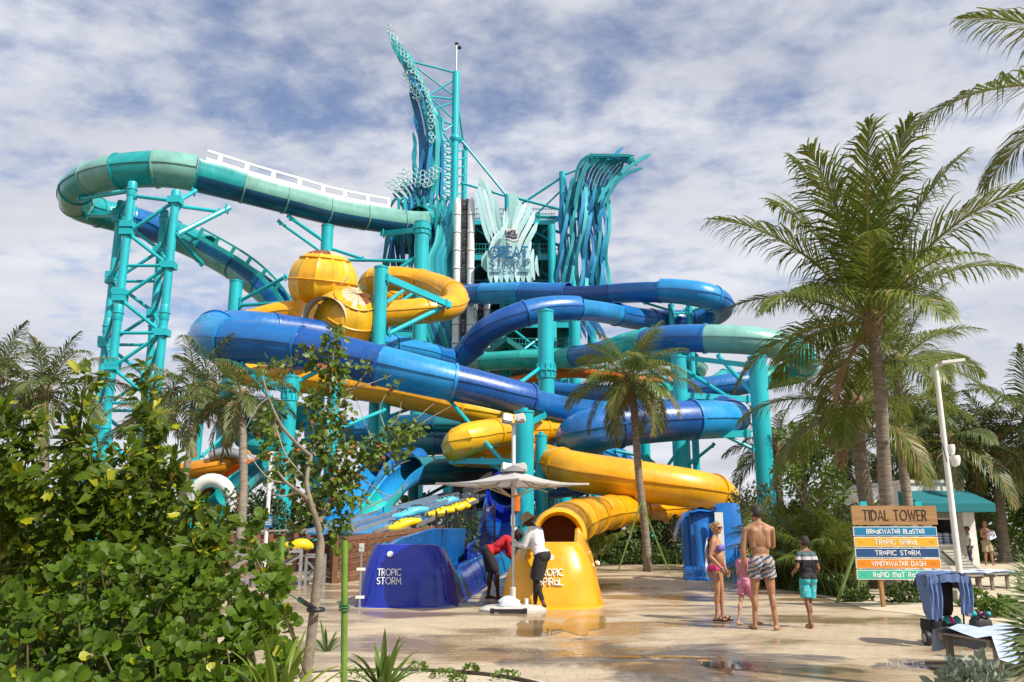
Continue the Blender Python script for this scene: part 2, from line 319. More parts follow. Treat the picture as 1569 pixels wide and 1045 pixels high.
t5b = thing('green_spiral_slide', 'pale green coil of tube slide high behind the right steel columns', 'water slide', base(1060, 560, 62), 'water slides of the tower')
slide_run(t5b, [(960, 560, 68, 12), (1010, 548, 64, 13), (1055, 552, 62, 14), (1070, 568, 64, 13), (1040, 580, 66, 12), (1085, 588, 62, 11), (1110, 575, 63, 10)], [AQUA, TEAL, PALE], 4)
# --- teal mat slide with the open flumes running out, left of the umbrella
t6 = thing('mat_racer_slide', 'teal and petrol tube slide opening into bright blue flumes left of the umbrella', 'water slide', base(650, 720, 40), 'water slides of the tower')
slide_run(t6, [(800, 712, 44, 20), (750, 716, 42.5, 21), (700, 719, 41, 22), (655, 721, 39.6, 22), (632, 722, 38.7, 22)], [PBLU, TEALD, TEAL, TEALD], 3.2)
slide_run(t6, [(632, 722, 38.7, 21), (612, 736, 37, 20), (592, 760, 35, 19), (570, 786, 33, 19), (545, 806, 31.5, 19), (520, 818, 30, 19)], [BLUL, AQUA, BLUL], 3.6, opens=((0, 1),))
slide_run(t6, [(640, 706, 43, 20), (600, 708, 41, 20), (575, 718, 39, 20), (560, 740, 37.5, 19), (545, 768, 35.5, 19), (525, 792, 34, 19), (500, 808, 33, 19)], [BLU, BLUL, BLUL], 4, opens=((.3, 1),))
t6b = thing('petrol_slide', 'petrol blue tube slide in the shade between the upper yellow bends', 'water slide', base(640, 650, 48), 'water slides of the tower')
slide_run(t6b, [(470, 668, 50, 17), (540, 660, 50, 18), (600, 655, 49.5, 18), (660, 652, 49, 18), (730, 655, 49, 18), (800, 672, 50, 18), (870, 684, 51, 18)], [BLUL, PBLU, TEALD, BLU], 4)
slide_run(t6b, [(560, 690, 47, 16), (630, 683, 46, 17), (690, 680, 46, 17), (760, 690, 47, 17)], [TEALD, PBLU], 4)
# --- slides at the left, behind the shrubs
t7 = thing('green_coil_slide', 'dark green coil of tube slide behind the thin leaning palm', 'water slide', base(380, 640, 50), 'water slides of the tower')
slide_run(t7, [(470, 640, 51, 21), (430, 634, 50, 21), (385, 633, 49.5, 21), (358, 640, 50.5, 20), (362, 654, 52.5, 16), (400, 662, 53, 14), (440, 668, 52, 14), (430, 680, 50, 14), (395, 684, 49.5, 14), (372, 672, 50, 13)], [TEAL, PBLU, TEALD, TEAL], 3.4)
t8 = thing('amber_flume', 'amber and orange open flume at the left behind the palm trunks', 'water slide', base(300, 716, 44), 'water slides of the tower')
slide_run(t8, [(180, 738, 46, 13), (240, 728, 45, 13), (300, 720, 44, 14), (345, 711, 44, 15), (375, 703, 45, 14)], [AMB, AMB, YEL], 3.5, opens=((.0, .7),))
slide_run(t8, [(335, 742, 40, 11), (370, 718, 42, 11), (410, 702, 44, 11), (450, 692, 46, 11)], [ORG], 4, opens=((.0, 1),))
mb = MB(); mb.tube([P(x, y, 43.5) for x, y in ((322, 699), (345, 692), (368, 697), (388, 708))], .28, 10); mk('grey_rim', mb, GRYM, t8)
t9 = thing('white_mouth_flume', 'teal flume with a white scooped mouth and red inside at the left', 'water slide', base(325, 750, 34), 'water slides of the tower')
slide_run(t9, [(470, 690, 46, 17), (425, 706, 43, 18), (385, 728, 39.5, 19), (350, 758, 36, 20), (318, 790, 33, 20), (295, 812, 31, 20)], [TEAL, TEALD, TEAL], 4, opens=((0, 1),))
mb = MB(); arc = [P(322+33*math.cos(k), 776-40*math.sin(k)-4*math.cos(k), 34) for k in np.linspace(-.3, math.pi*.93, 16)]
mb.tube(arc, [.16+.13*math.sin(math.pi*i/15)**.6 for i in range(16)], 10); mk('white_mouth_rim', mb, WHT, t9)
mb = MB(); mb.grid([[q+(Vector((0, d, -.1*d))) for q in arc] for d in (0, .8, 1.7)]); mk('mouth_lining', mb, mat('red_fibreglass', (.5, .03, .01), .3), t9)
# the pale closed capsule ends showing
# --- the yellow spheres
def sphere_shell(px, py, Y, rp, tilt, cut, name, ybr, stripe=True):
    c = P(px, py, Y); r = rp*MPP(px, py, Y); M = Matrix.Rotation(tilt[2], 3, 'Z') @ Matrix.Rotation(tilt[0], 3, 'X') @ Matrix.Rotation(tilt[1], 3, 'Y')
    nlon, nlat = 12, 10
    for k in range(nlon):
        mbs = MB(); rows = []
        for i in range(nlat+1):
            th = .05+(cut-.05)*i/nlat
            row = []
            for j in range(6):
                ph = 2*math.pi*(k+j/5)/nlon; lip = 1.0+(.035 if j in (0, 5) else 0)
                q = Vector((math.sin(th)*math.cos(ph), math.sin(th)*math.sin(ph), math.cos(th)*.95))*r*lip; row.append(c+M @ q)
            rows.append(row)
        mbs.grid(rows); idx = []
        for q in range(len(mbs.f)):
            la = q//5; mbs.m[q] = 1 if stripe and la < 2 else 0
        mats = [YELL if k % 4 else YEL, (BRN if (k in (7, 8, 9) if name == 'a' else k in (0, 1, 11)) else CRM)]
        mk('shell_panel', mbs, mats, ybr)
    for lat, rr in ((.05+(cut-.05)*.3, 1.03), (cut*.62, 1.03), (cut, 1.05)):
        mb = MB(); mb.tube([c+M @ (Vector((math.sin(lat)*math.cos(a), math.sin(lat)*math.sin(a), math.cos(lat)*.95))*r*rr) for a in np.linspace(0, 2*math.pi, 40)], .055, 6); mk('rib', mb, YEL, ybr)
    mb = MB(); mb.grid([[c+M @ (Vector((math.sin(th)*math.cos(ph), math.sin(th)*math.sin(ph), math.cos(th)*.95))*r*.965) for ph in np.linspace(0, 2*math.pi, 25)] for th in np.linspace(cut, .02, 10)]); mk('shell_lining', mb, BRN if not stripe else AMB, ybr)
    return c, r
y1 = thing('yellow_sphere', 'upper yellow slide sphere with cream and brown cap panels', 'slide sphere', base(495, 430, 50), 'yellow slide spheres')
sphere_shell(495, 434, 50.5, 52, (R(12), R(5), 0), 2.5, 'a', y1)
y2 = thing('yellow_sphere', 'lower yellow slide sphere with its open mouth turned to the left', 'slide sphere', base(528, 490, 49), 'yellow slide spheres')
sphere_shell(532, 490, 48.2, 50, (R(38), R(30), R(-10)), 2.05, 'b', y2)
mb = MB(); arc2 = [P(502+34*math.cos(k), 492-36*math.sin(k), 46.6-.6*math.sin(k)) for k in np.linspace(-.2, math.pi+.5, 20)]
mb.grid([[q, q+Vector((-.18, -.3, .0)), q+Vector((-.1, .9, .15))] for q in arc2]); mk('mouth_rim', mb, CRM, y2)
mb = MB(); mb.tube([P(x, y, 49) for x, y in ((445, 437), (470, 446), (500, 446), (522, 436), (533, 425))], .07, 6); mk('rope_rib', mb, CRM, y1)
mb = MB(); mb.grid([[P(x, y, Y) for x, y in ((440+i*4, 462+3*math.sin(i)), (452+i*3, 478), (452+i*3, 500))] for i, Y in enumerate(np.linspace(49.2, 47.8, 14))]); mk('saddle_panel', mb, YEL, y2)
# --- storm run-out on the plaza (a separate moulded trough standing on the ground)
# ------------------------------------------------------------------ steel columns that carry the slides
def strut(th, a, b, wpx, name='brace', m=None, box=False):
    A, B = P(*a), P(*b); r = wpx*.5*(MPP(*a)+MPP(*b))/2; mb = MB()
    if box: mb.beam(A, B, r*1.6, r*2.2)
    else: mb.tube([A, B], r, 8)
    d = (B-A).normalized()
    for q, s in ((A, 1), (B, -1)): mb.box(q+d*s*r*1.5, (r*.5, r*3.2, r*3.2))
    return mk(name, mb, m or steel, th)
def column(label, px, pyt, Y, wpx, arms=(), collars=(), m=None):
    q = P(px, pyt, Y); r = wpx/2*MPP(px, pyt, Y); th = thing('support_column', label, 'column', (q.x, q.y, 0), 'steel columns under the slides'); th['kind'] = 'thing'
    m = m or steel; mb = MB(); mb.lathe((q.x, q.y, 0), [(0, 0), (r*1.0, 0), (r, q.z), (0, q.z)], 22); mk('pole', mb, m, th)
    mb = MB(); mb.lathe((q.x, q.y, q.z-.01), [(0, -.02), (r*1.08, -.02), (r*1.08, .07), (r*.4, .071), (r*.4, .2), (0, .2)], 22); mk('cap_plate', mb, m, th)
    mb = MB(); mb.lathe((q.x, q.y, 0), [(r*1.9, 0), (r*1.9, .06), (r*1.02, .061)], 22)
    for k in range(8):
        a = k*math.pi/4; mb.prism([Vector((q.x+math.cos(a)*r*.99, q.y+math.sin(a)*r*.99, .05)), Vector((q.x+math.cos(a)*r*1.7, q.y+math.sin(a)*r*1.7, .05)), Vector((q.x+math.cos(a)*r*.99, q.y+math.sin(a)*r*.99, .6))], Vector((-math.sin(a), math.cos(a), 0))*.03)
    mk('base_plate', mb, m, th)
    for pc in collars:
        z = P(px, pc, Y).z; mb = MB(); mb.lathe((q.x, q.y, z), [(r*1.0, -.45), (r*1.13, -.45), (r*1.13, -.06), (r*1.3, -.05), (r*1.3, .05), (r*1.13, .06), (r*1.13, .45), (r, .45)], 22)
        for k in range(12):
            a = k*math.pi/6; mb.box((q.x+math.cos(a)*r*1.2, q.y+math.sin(a)*r*1.2, z), (.05, .05, .7))
        mk('collar', mb, m, th)
    for ar in arms: strut(th, ar[0], ar[1], ar[2], 'support_arm', m, box=len(ar) > 3)
    return th
column('thick teal column under the yellow ring, beside the wavy ribbons', 647, 342, 62, 22, [((647, 440, 62), (560, 500, 60), 6), ((650, 385, 62), (592, 425, 62), 6), ((645, 352, 62), (585, 358, 66), 7, 1), ((640, 400, 62), (500, 398, 64), 5)], (352, 560))
column('teal column crossing in front of the yellow ring', 584, 411, 47.5, 21, [((590, 425, 47.3), (690, 468, 51), 9, 1), ((594, 512, 47.5), (675, 472, 51), 7), ((584, 470, 47.5), (625, 440, 56), 6)], ())
column('teal column under the dipping flume above the yellow spheres on the left', 362, 432, 64, 19, [((366, 462, 64), (440, 423, 62), 6), ((366, 468, 64), (470, 462, 60), 6)], ())
column('short looking teal column rising behind the upper yellow sphere', 502, 347, 64, 18, [((500, 372, 64), (440, 330, 62), 6), ((504, 380, 64), (560, 398, 64), 5), ((498, 390, 64), (425, 338, 62), 5)], ())
column('stout teal column with a bolted collar in front of the blue bends', 836, 478, 45, 24, [((830, 562, 45), (795, 588, 42), 6)], (568,))
column('widest teal column beside the umbrella canopy', 803, 632, 35.5, 29, [((803, 652, 35.5), (835, 636, 40), 7, 1), ((800, 742, 35.4), (688, 612, 39), 6), ((795, 708, 35.4), (690, 706, 38), 8, 1), ((795, 735, 35.4), (735, 702, 38), 6)], ())
column('slimmer teal column close behind the widest one near the umbrella', 829, 668, 37.5, 18, [((829, 760, 37.5), (890, 720, 38), 5)], ())
column('teal column on the right partly hidden by the small centre palm', 1040, 548, 44, 22, [((1046, 565, 44), (1118, 610, 46), 6), ((1046, 606, 44), (1150, 612, 46), 8, 1), ((1030, 588, 44), (985, 560, 50), 5)], ())
column('tall teal column at the far right under the aqua bend', 1160, 548, 41.5, 27, [((1155, 605, 41.4), (1100, 545, 45), 7), ((1150, 560, 41.4), (1052, 548, 45), 7, 1), ((1158, 690, 41.4), (1100, 662, 41.5), 6), ((1150, 664, 41.4), (985, 672, 41.5), 9, 1)], ())
column('thin teal post carrying the topmost right blue bend, left of two', 1028, 468, 60, 9, [((1028, 476, 60), (985, 463, 59.5), 4), ((1028, 490, 60), (1055, 470, 60), 4), ((1028, 480, 60), (1055, 480, 60), 4)], ())
column('thin teal post carrying the topmost right blue bend, right of two', 1056, 468, 60, 9, [((1056, 478, 60), (1090, 466, 59.5), 4), ((1056, 500, 60), (1030, 522, 60), 4)], ())
column('teal column with long struts under the left end of the blue tube', 446, 578, 38, 22, [((440, 640, 38), (370, 556, 38.6), 7), ((440, 600, 38), (350, 552, 38.8), 9, 1), ((446, 590, 38), (500, 562, 38.5), 7)], (600,))
column('teal column behind the leafy young tree', 512, 590, 42, 19, [((512, 660, 42), (590, 628, 45), 6), ((512, 640, 42), (446, 690, 40), 6)], ())
column('slim teal column left of the thin leaning palm', 309, 575, 46, 17, [((309, 620, 46), (346, 640, 49), 5), ((309, 700, 46), (360, 650, 48), 5), ((309, 640, 46), (262, 600, 50), 5)], ())
column('teal column just left of the dark green coil', 347, 588, 49, 19, [((347, 600, 49), (385, 610, 49), 6)], ())
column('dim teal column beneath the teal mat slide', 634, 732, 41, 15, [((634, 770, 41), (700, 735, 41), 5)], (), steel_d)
column('teal column behind the blue hook, left of the open gap', 988, 664, 43, 15, [((990, 760, 43), (1040, 690, 43), 5), ((988, 700, 43), (940, 690, 43), 5), ((990, 700, 43), (1041, 740, 43), 5)], ())
column('teal column standing in the open gap above the yellow bend', 1041, 664, 44, 23, [((1046, 720, 44), (1095, 680, 42.5), 5)], ())
column('thin teal column at the right side of the open gap', 1065, 668, 47, 11, [((1065, 700, 47), (1041, 730, 46), 4)], ())
column('teal column deep inside the frame under the pale green tube', 862, 560, 62, 18, [((862, 580, 62), (930, 560, 60), 5)], ())
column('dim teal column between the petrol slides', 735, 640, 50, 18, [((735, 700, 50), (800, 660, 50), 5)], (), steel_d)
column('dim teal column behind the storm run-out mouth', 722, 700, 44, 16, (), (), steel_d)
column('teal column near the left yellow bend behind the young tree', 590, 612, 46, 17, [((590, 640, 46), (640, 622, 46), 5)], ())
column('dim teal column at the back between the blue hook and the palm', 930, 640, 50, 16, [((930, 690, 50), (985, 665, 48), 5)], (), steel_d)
# --- four-legged lattice tower at the left
lt = thing('lattice_tower', 'four legged teal lattice tower holding up the high hairpin slide', 'steel tower', base(215, 400, 58), None)
LEGS = [(203, 283, 56.5, 12.5), (270, 296, 56.5, 12.5), (186, 312, 60.5, 11), (252, 326, 60.5, 11)]
LP = []
for px, py, Y, wp in LEGS:
    q = P(px, py, Y); r = wp/2*MPP(px, py, Y); mb = MB(); mb.lathe((q.x, q.y, 0), [(r, 0), (r, q.z), (0, q.z)], 18); mk('leg', mb, steel, lt); LP.append((q, r))
    for z in (8.2, 16.4, q.z-.4):
        mb = MB(); mb.lathe((q.x, q.y, z), [(r, -.6), (r*1.15, -.5), (r*1.15, -.05), (r*1.32, -.04), (r*1.32, .05), (r*1.15, .06), (r*1.12, .5), (r, .6)], 18); mk('leg_joint', mb, steel, lt)
for f, (i, j) in enumerate(((0, 1), (2, 3), (0, 2), (1, 3))):
    zt = min(LP[i][0].z, LP[j][0].z)-.6; nb = 10
    for k in range(nb):
        z0, z1 = zt*(k/nb), zt*((k+1)/nb); a, b = (i, j) if (k+f) % 2 else (j, i)
        mb = MB(); mb.tube([Vector((LP[a][0].x, LP[a][0].y, z0)), Vector((LP[b][0].x, LP[b][0].y, z1))], .135, 8)
        mb.box((LP[b][0].x, LP[b][0].y, z1), (.80+.02*f+.007*k, .74+.017*f+.009*k, .42+.023*f)); mk('brace', mb, steel, lt)
    if f < 2 or True:
        for k in (2, 4, 6, 8):
            z = zt*k/nb; mb = MB(); mb.tube([Vector((LP[i][0].x, LP[i][0].y, z)), Vector((LP[j][0].x, LP[j][0].y, z))], .12, 8); mk('brace', mb, steel, lt)
for a, b, w_ in (((203, 292, 56.5), (120, 305, 60), 7), ((203, 300, 56.5), (170, 335, 64), 6), ((186, 330, 60), (128, 330, 64), 7), ((270, 360, 56.5), (352, 318, 59.5), 8), ((270, 310, 56.5), (300, 292, 58), 7), ((270, 315, 56.5), (340, 325, 60), 6), ((252, 345, 60), (310, 405, 66), 7), ((203, 300, 56.5), (268, 308, 56.5), 6), ((252, 338, 60), (300, 365, 67), 6)):
    strut(lt, a, b, w_, 'support_arm')
# ------------------------------------------------------------------ main tower frame
tw = thing('tower_frame', 'tall teal steel tower frame with platforms, stairs and bracing behind the wave ribbons', 'tower', base(760, 500, 76))
def vcol(px, pyt, Y, wpx, nm='column', m=steel):
    q = P(px, pyt, Y); r = wpx/2*MPP(px, pyt, Y); mb = MB(); mb.lathe((q.x, q.y, 0), [(r, 0), (r, q.z), (0, q.z)], 18); mk(nm, mb, m, tw); return q, r
mq, mr_ = vcol(699, 111, 76, 11.5)
mb = MB(); mb.lathe((mq.x, mq.y, P(699, 213, 76).z), [(mr_, -.4), (mr_*1.5, -.1), (mr_*1.5, .1), (mr_, .4)], 18); mk('collar', mb, steel, tw)
mb = MB(); mb.tube([mq, mq+Vector((0, 0, 3.2))], .07, 6); mk('mast', mb, GRYM, tw)
mb = MB(); mb.ell(mq+Vector((0, 0, 3.3)), (.2, .2, .14)); mb.tube([mq+Vector((-.05, 0, 3.0)), mq+Vector((.45, 0, 3.0))], .05, 6); mb.ell(mq+Vector((.3, 0, 2.85)), (.2, .2, .2)); mk('weather_sensor', mb, DARK, tw)
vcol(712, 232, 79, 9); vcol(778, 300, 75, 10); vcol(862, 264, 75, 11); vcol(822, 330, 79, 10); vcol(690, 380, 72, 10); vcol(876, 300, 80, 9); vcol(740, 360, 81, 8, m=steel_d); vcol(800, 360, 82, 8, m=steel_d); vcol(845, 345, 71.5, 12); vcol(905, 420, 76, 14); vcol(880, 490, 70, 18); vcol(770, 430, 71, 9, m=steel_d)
BR = [((706, 214, 76), (778, 302, 76), 4), ((706, 280, 76), (790, 305, 77), 4), ((715, 230, 78), (700, 200, 76), 3), ((800, 312, 76), (860, 272, 75), 4), ((778, 300, 75), (862, 322, 75), 4.5), ((820, 330, 76), (862, 290, 75), 3), ((778, 330, 75), (862, 380, 75), 4.5), ((822, 332, 76), (905, 336, 75), 6), ((830, 355, 75), (900, 300, 76), 5), ((825, 345, 75), (905, 372, 75), 5), ((716, 340, 75), (778, 385, 75), 4), ((716, 420, 74), (778, 372, 75), 4), ((778, 380, 75), (850, 430, 75), 4), ((716, 500, 73), (780, 440, 74), 4), ((780, 500, 72), (850, 555, 70), 4), ((850, 500, 72), (790, 545, 70), 4),
      ((633, 95, 75), (699, 112, 76), 3), ((640, 105, 75), (697, 148, 76), 2.6), ((655, 148, 75), (697, 122, 76), 2.6), ((658, 148, 75), (697, 152, 76), 3), ((660, 150, 75), (697, 185, 76), 2.6), ((662, 168, 75), (697, 156, 76), 2.6), ((675, 185, 75), (697, 192, 76), 3), ((665, 165, 75), (680, 200, 75), 3), ((678, 202, 75), (697, 190, 76), 2.6), ((680, 205, 75), (697, 230, 76), 2.6)]
for a, b, w_ in BR: strut(tw, a, b, w_)
for k in range(7):                         # dense little truss beside the mast
    y = 215+k*13; strut(tw, (676, y, 75), (697, y+4, 76), 2.6); strut(tw, (678, y+2, 75), (697, y+15, 76), 2.4); strut(tw, (678, y+12, 75), (714, y, 78), 2.2)
strut(tw, (678, 180, 75), (676, 330, 75), 4, 'truss_chord'); strut(tw, (712, 232, 79), (700, 150, 76), 3)
# platforms with beams, railings and stairs
mb_dk = mat('dark_platform_grating', (.012, .10, .11), .6, .2, .25, 2)
def platform(x0, x1, py, Y0, Y1, rail=True):
    A, B = P(x0, py, Y0), P(x1, py, Y0); z = A.z; mb = MB(); mb.box(((A.x+B.x)/2, (Y0+Y1)/2, z-.06), (B.x-A.x, Y1-Y0, .12)); mk('platform', mb, mb_dk, tw, False)
    mb = MB()
    for y in (Y0-.12, Y1+.12): mb.beam((A.x, y, z-.22), (B.x, y, z-.22), .2, .5)
    n = int((B.x-A.x)/1.6)
    for k in range(n+1): mb.beam((A.x+.1+k*(B.x-A.x-.2)/n, Y0, z-.33), (A.x+.1+k*(B.x-A.x-.2)/n, Y1, z-.33), .14, .36)
    mk('floor_beam', mb, steel, tw, False)
    if rail:
        mb = MB()
        for h in (.15, .6, 1.1): mb.beam((A.x, Y0-.2, z+h), (B.x, Y0-.2, z+h), .07)
        n = int((B.x-A.x)/.28)
        for k in range(n+1):
            x = A.x+k*(B.x-A.x)/n; mb.beam((x, Y0-.2, z), (x, Y0-.2, z+1.1), .03 if k % 6 else .09)
        mk('railing', mb, steel_d, tw, False)
for i, (a, b, py, y0, y1) in enumerate(((716, 850, 338, 74, 82), (716, 860, 392, 73, 82), (716, 875, 448, 72.5, 82), (716, 880, 495, 72, 82), (716, 885, 538, 71, 82), (600, 690, 350, 74, 80), (600, 690, 430, 73, 80), (600, 690, 510, 72.5, 80))): platform(a, b, py, y0, y1)
def stairs(a, b, wd=1.4):
    A, B = P(*a), P(*b); mb = MB(); n = 14
    for s in (-wd/2, wd/2): mb.beam(A+Vector((0, s, 0)), B+Vector((0, s, 0)), .12, .4)
    for k in range(n): q = A.lerp(B, (k+.5)/n); mb.box(q, (.32, wd, .06))
    for s in (-wd/2, wd/2): mb.beam(A+Vector((0, s, 1.05)), B+Vector((0, s, 1.05)), .08)
    mk('stair_flight', mb, steel_d, tw, False)
for k, y in enumerate((392, 448, 495, 538, 580)):
    x0, x1 = (745, 812) if k % 2 else (815, 748); stairs((x0, y, 75.2-.6*k), (x1, y-50, 75.2-.6*k))
mb = MB(); A, B = P(720, 345, 81.5), P(850, 560, 81.5); mb.box(((A.x+B.x)/2, 83, (A.z+B.z)/2), (B.x-A.x, .2, A.z-B.z)); mk('back_shade_sheet', mb, mat('painted_back_shade', (.01, .055, .06), .7, 0, .3, 3), tw, False)  # solid dark sheet at the tower's back, the shadow there put into its colour
# pitched roof of the pavilion low in the frame
mb = MB(); q0, q1, q2 = P(720, 552, 68), P(775, 515, 68), P(835, 552, 68); mb.prism([q0, q1, q2, q2-Vector((.4, 0, .35)), q1-Vector((0, 0, .45)), q0-Vector((-.4, 0, .35))], (0, 5, 0)); mk('pavilion_roof', mb, steel_d, tw, False)
# --- white drop flumes
def drop_flume(label, x0, x1, top, bot, Y):
    q = base((x0+x1)/2, bot, Y); th = thing('drop_slide', label, 'water slide', q, 'white drop slides')
    zt, zb = P(x0, top, Y).z, P(x0, bot, Y).z; X0, X1 = P(x0, 440, Y).x, P(x1, 440, Y).x; wd = X1-X0; n = 9
    for k in range(n):
        za, zz = zb+(zt-zb)*k/n, zb+(zt-zb)*(k+1)/n-.05
        for x in (X0+wd*.16, X1-wd*.16):
            mb = MB(); rr = wd*.17; last = k == n-1
            pr = [(rr, 0), (rr*1.12, .02), (rr*1.12, .16), (rr, .18), (rr, zz-za-(.8 if last else 0))]+([(rr*.8, zz-za-.2), (rr*.4, zz-za), (0, zz-za)] if last else [])
            mb.lathe((x, Y, za), pr, 16); mk('side_tube', mb, WHT, th)
        mb = MB(); mb.box(((X0+X1)/2, Y+.25, (za+zz)/2), (wd*.6, .2, zz-za)); mk('back_panel', mb, mat('grey_flume_liner', (.26, .27, .29), .5, 0, .25, .8, stretch=(1, 1, 3)), th, False)
        mb = MB(); mb.beam(((X0+X1)/2-wd*.08, Y+.08, za), ((X0+X1)/2-wd*.08, Y+.08, zz), .07); mb.beam(((X0+X1)/2+wd*.10, Y+.08, za), ((X0+X1)/2+wd*.10, Y+.08, zz), .07)
        for h in np.arange(za+.2, zz, .42): mb.beam(((X0+X1)/2-wd*.08, Y+.08, h), ((X0+X1)/2+wd*.10, Y+.08, h), .05)
        mb.box(((X0+X1)/2+wd*.02, Y+.05, za+.8), (.3, .12, .4)); mk('ladder', mb, DARK, th, False)
drop_flume('tall white drop slide with a dark ladder down its middle', 694, 726, 303, 556, 70)
drop_flume('short white drop slide low behind the first blue bend', 722, 751, 440, 548, 71.5)
# ------------------------------------------------------------------ wave sculptures made of curved planks
RC = [mat('ribbon_turquoise', (.02, .42, .46), .4, 0, .1, .6), mat('ribbon_teal', (.008, .27, .33), .4, 0, .1, .6), mat('ribbon_sky_blue', (.02, .30, .55), .4, 0, .1, .6), mat('ribbon_blue', (.008, .17, .40), .4, 0, .1, .6), mat('ribbon_deep_blue', (.006, .10, .26), .4, 0, .1, .6), mat('ribbon_light_aqua', (.10, .56, .60), .4, 0, .1, .6)]
RPALE = [mat('ribbon_pale_aqua', (.45, .71, .72), .35, 0, .06, .5), mat('ribbon_ice', (.60, .78, .79), .35, 0, .06, .5), mat('ribbon_mist_green', (.33, .57, .56), .35, 0, .06, .5)]
HEX = mat('pale_lattice_paint', (.45, .66, .68), .4, 0, .1, 2)
def ribbon(th, pts, wpx, m, thick=.14, name='wave_plank', ends=(.35, .35), tilt=0.0):
    rows = [(*P(*p), wpx*MPP(*p)) for p in pts]; a, s = resample(catmull(rows, 6), .55); p = a[:, :3]; n = len(a)
    t = np.gradient(p, axis=0); t /= np.linalg.norm(t, axis=1)[:, None]; nr = np.array([math.sin(tilt), -math.cos(tilt), 0]); mb = MB(); out = []
    for i in range(n):
        sd = np.cross(t[i], nr); sd /= np.linalg.norm(sd)+1e-9; nn = np.cross(sd, t[i]); f = s[i]/s[-1]; wd = a[i, 3]/2
        e = 1.0
        if s[i] < wd*1.5: e = math.sqrt(max(.08, 1-(1-s[i]/(wd*1.5))**2)) if ends[0] else 1
        if s[-1]-s[i] < wd*1.5: e = math.sqrt(max(.08, 1-(1-(s[-1]-s[i])/(wd*1.5))**2)) if ends[1] else 1
        wd *= e; out.append([p[i]+sd*wd-nn*thick/2, p[i]-sd*wd-nn*thick/2, p[i]-sd*wd+nn*thick/2, p[i]+sd*wd+nn*thick/2])
    mb.grid(out, True); mb.f += [(3, 2, 1, 0), tuple((n-1)*4+k for k in range(4))]; mb.m += [0, 0]
    return mk(name, mb, m, th, True, .5)
def cr2(cx, cy): return 560+.2966*cx, 20+.2966*cy
w1 = thing('wave_sculpture', 'tall leaning plume of blue planks with white hexagon netting on the mast side', 'sculpture', base(650, 400, 74), 'wave plank sculptures')
rnd = random.Random(5)
PL = [([(120, 100), (200, 220), (262, 340), (318, 450), (342, 580), (348, 720), (335, 880), (325, 980)], 0, 6.5, 74), ([(132, 110), (215, 230), (280, 350), (330, 440)], 5, 4, 73.6), ([(165, 225), (230, 300), (272, 400), (300, 500), (322, 620), (318, 800), (300, 950)], 1, 6.5, 74.3), ([(235, 395), (265, 480), (288, 580), (304, 700), (298, 920)], 3, 6, 74), ([(228, 400), (255, 500), (275, 600), (285, 720), (282, 930)], 1, 5, 74.6), ([(250, 530), (275, 620), (292, 720), (288, 900)], 3, 5.5, 73.7), ([(245, 615), (258, 680), (247, 740), (265, 830), (282, 950)], 1, 5.5, 73.4), ([(375, 490), (388, 600), (380, 760), (368, 960)], 0, 4.5, 74.2), ([(318, 470), (332, 560), (318, 660), (335, 780), (322, 960)], 3, 6, 73.6), ([(345, 500), (362, 590), (350, 690), (362, 800), (345, 970)], 2, 5.5, 73.8), ([(358, 520), (372, 640), (392, 760), (385, 960)], 4, 6, 74.5), ([(328, 650), (312, 760), (330, 850), (310, 980)], 4, 6, 73.2), ([(395, 640), (400, 760), (392, 960)], 2, 4, 74), ([(300, 700), (285, 800), (262, 880), (255, 990)], 3, 6, 73.3), ([(262, 690), (250, 790), (258, 880), (245, 980)], 2, 5, 73.5),
      ([(150, 915), (190, 945), (222, 990), (240, 1060)], 1, 5, 73.5), ([(168, 880), (212, 925), (240, 985), (255, 1060)], 0, 5, 73.3), ([(190, 860), (236, 920), (258, 985), (270, 1060)], 1, 5, 73.6), ([(215, 850), (255, 905), (275, 980), (285, 1060)], 3, 5, 73.2), ([(240, 840), (270, 910), (290, 985), (296, 1060)], 0, 5, 73.4), ([(330, 850), (310, 930), (305, 1060)], 1, 5, 73), ([(365, 860), (340, 940), (330, 1060)], 0, 5, 73), ([(140, 930), (170, 965), (200, 1010), (215, 1060)], 1, 4.5, 73.8)]
for k in range(22):                       # extra blades filling the plume
    f0 = rnd.uniform(.12, .62); off = rnd.uniform(-34, 26); main = PL[0][0]; mp_ = resample(catmull(main, 6), 60)[0]; i0 = int(f0*len(mp_)); seg = mp_[i0::2]
    if len(seg) > 3: PL.append(([(q[0]+off*(1-.3*j/len(seg))+7*math.sin(j*1.4+k), q[1]) for j, q in enumerate(seg)], rnd.choice([0, 0, 1, 2, 5, 3]), rnd.uniform(4, 6), 73.2+rnd.uniform(0, 1.4)))
for pts, c, wp, Y in PL: ribbon(w1, [(*cr2(*q), Y+.25*math.sin(i*1.3)) for i, q in enumerate(pts)], wp, RC[c])
def hexstrip(th, pts, rows_, cell, Y):
    a, s = resample(catmull([(*p, Y) for p in pts], 8), cell*1.5); mb = MB(); n = len(a)
    tn = np.gradient(a[:, :2], axis=0); tn /= np.linalg.norm(tn, axis=1)[:, None]
    for i in range(n):
        sdv = np.array([-tn[i][1], tn[i][0]])
        for j in range(rows_):
            off = (j-(rows_-1)/2+(.5 if i % 2 else 0))*cell*1.73
            c = a[i, :2]+sdv*off
            if noise.noise(Vector((i*.7, j*1.3, cell))) > .45: continue
            vs = [P(*(c+cell*(math.cos(k*math.pi/3)*tn[i]+math.sin(k*math.pi/3)*sdv)), Y+.05*math.sin(k+i)) for k in range(6)]
            for k in range(6):
                if (i*7+j*3+k) % 9 != 0: mb.tube([vs[k], vs[(k+1) % 6]], .055, 5)
    mk('hexagon_netting', mb, HEX, th)['kind'] = 'stuff'
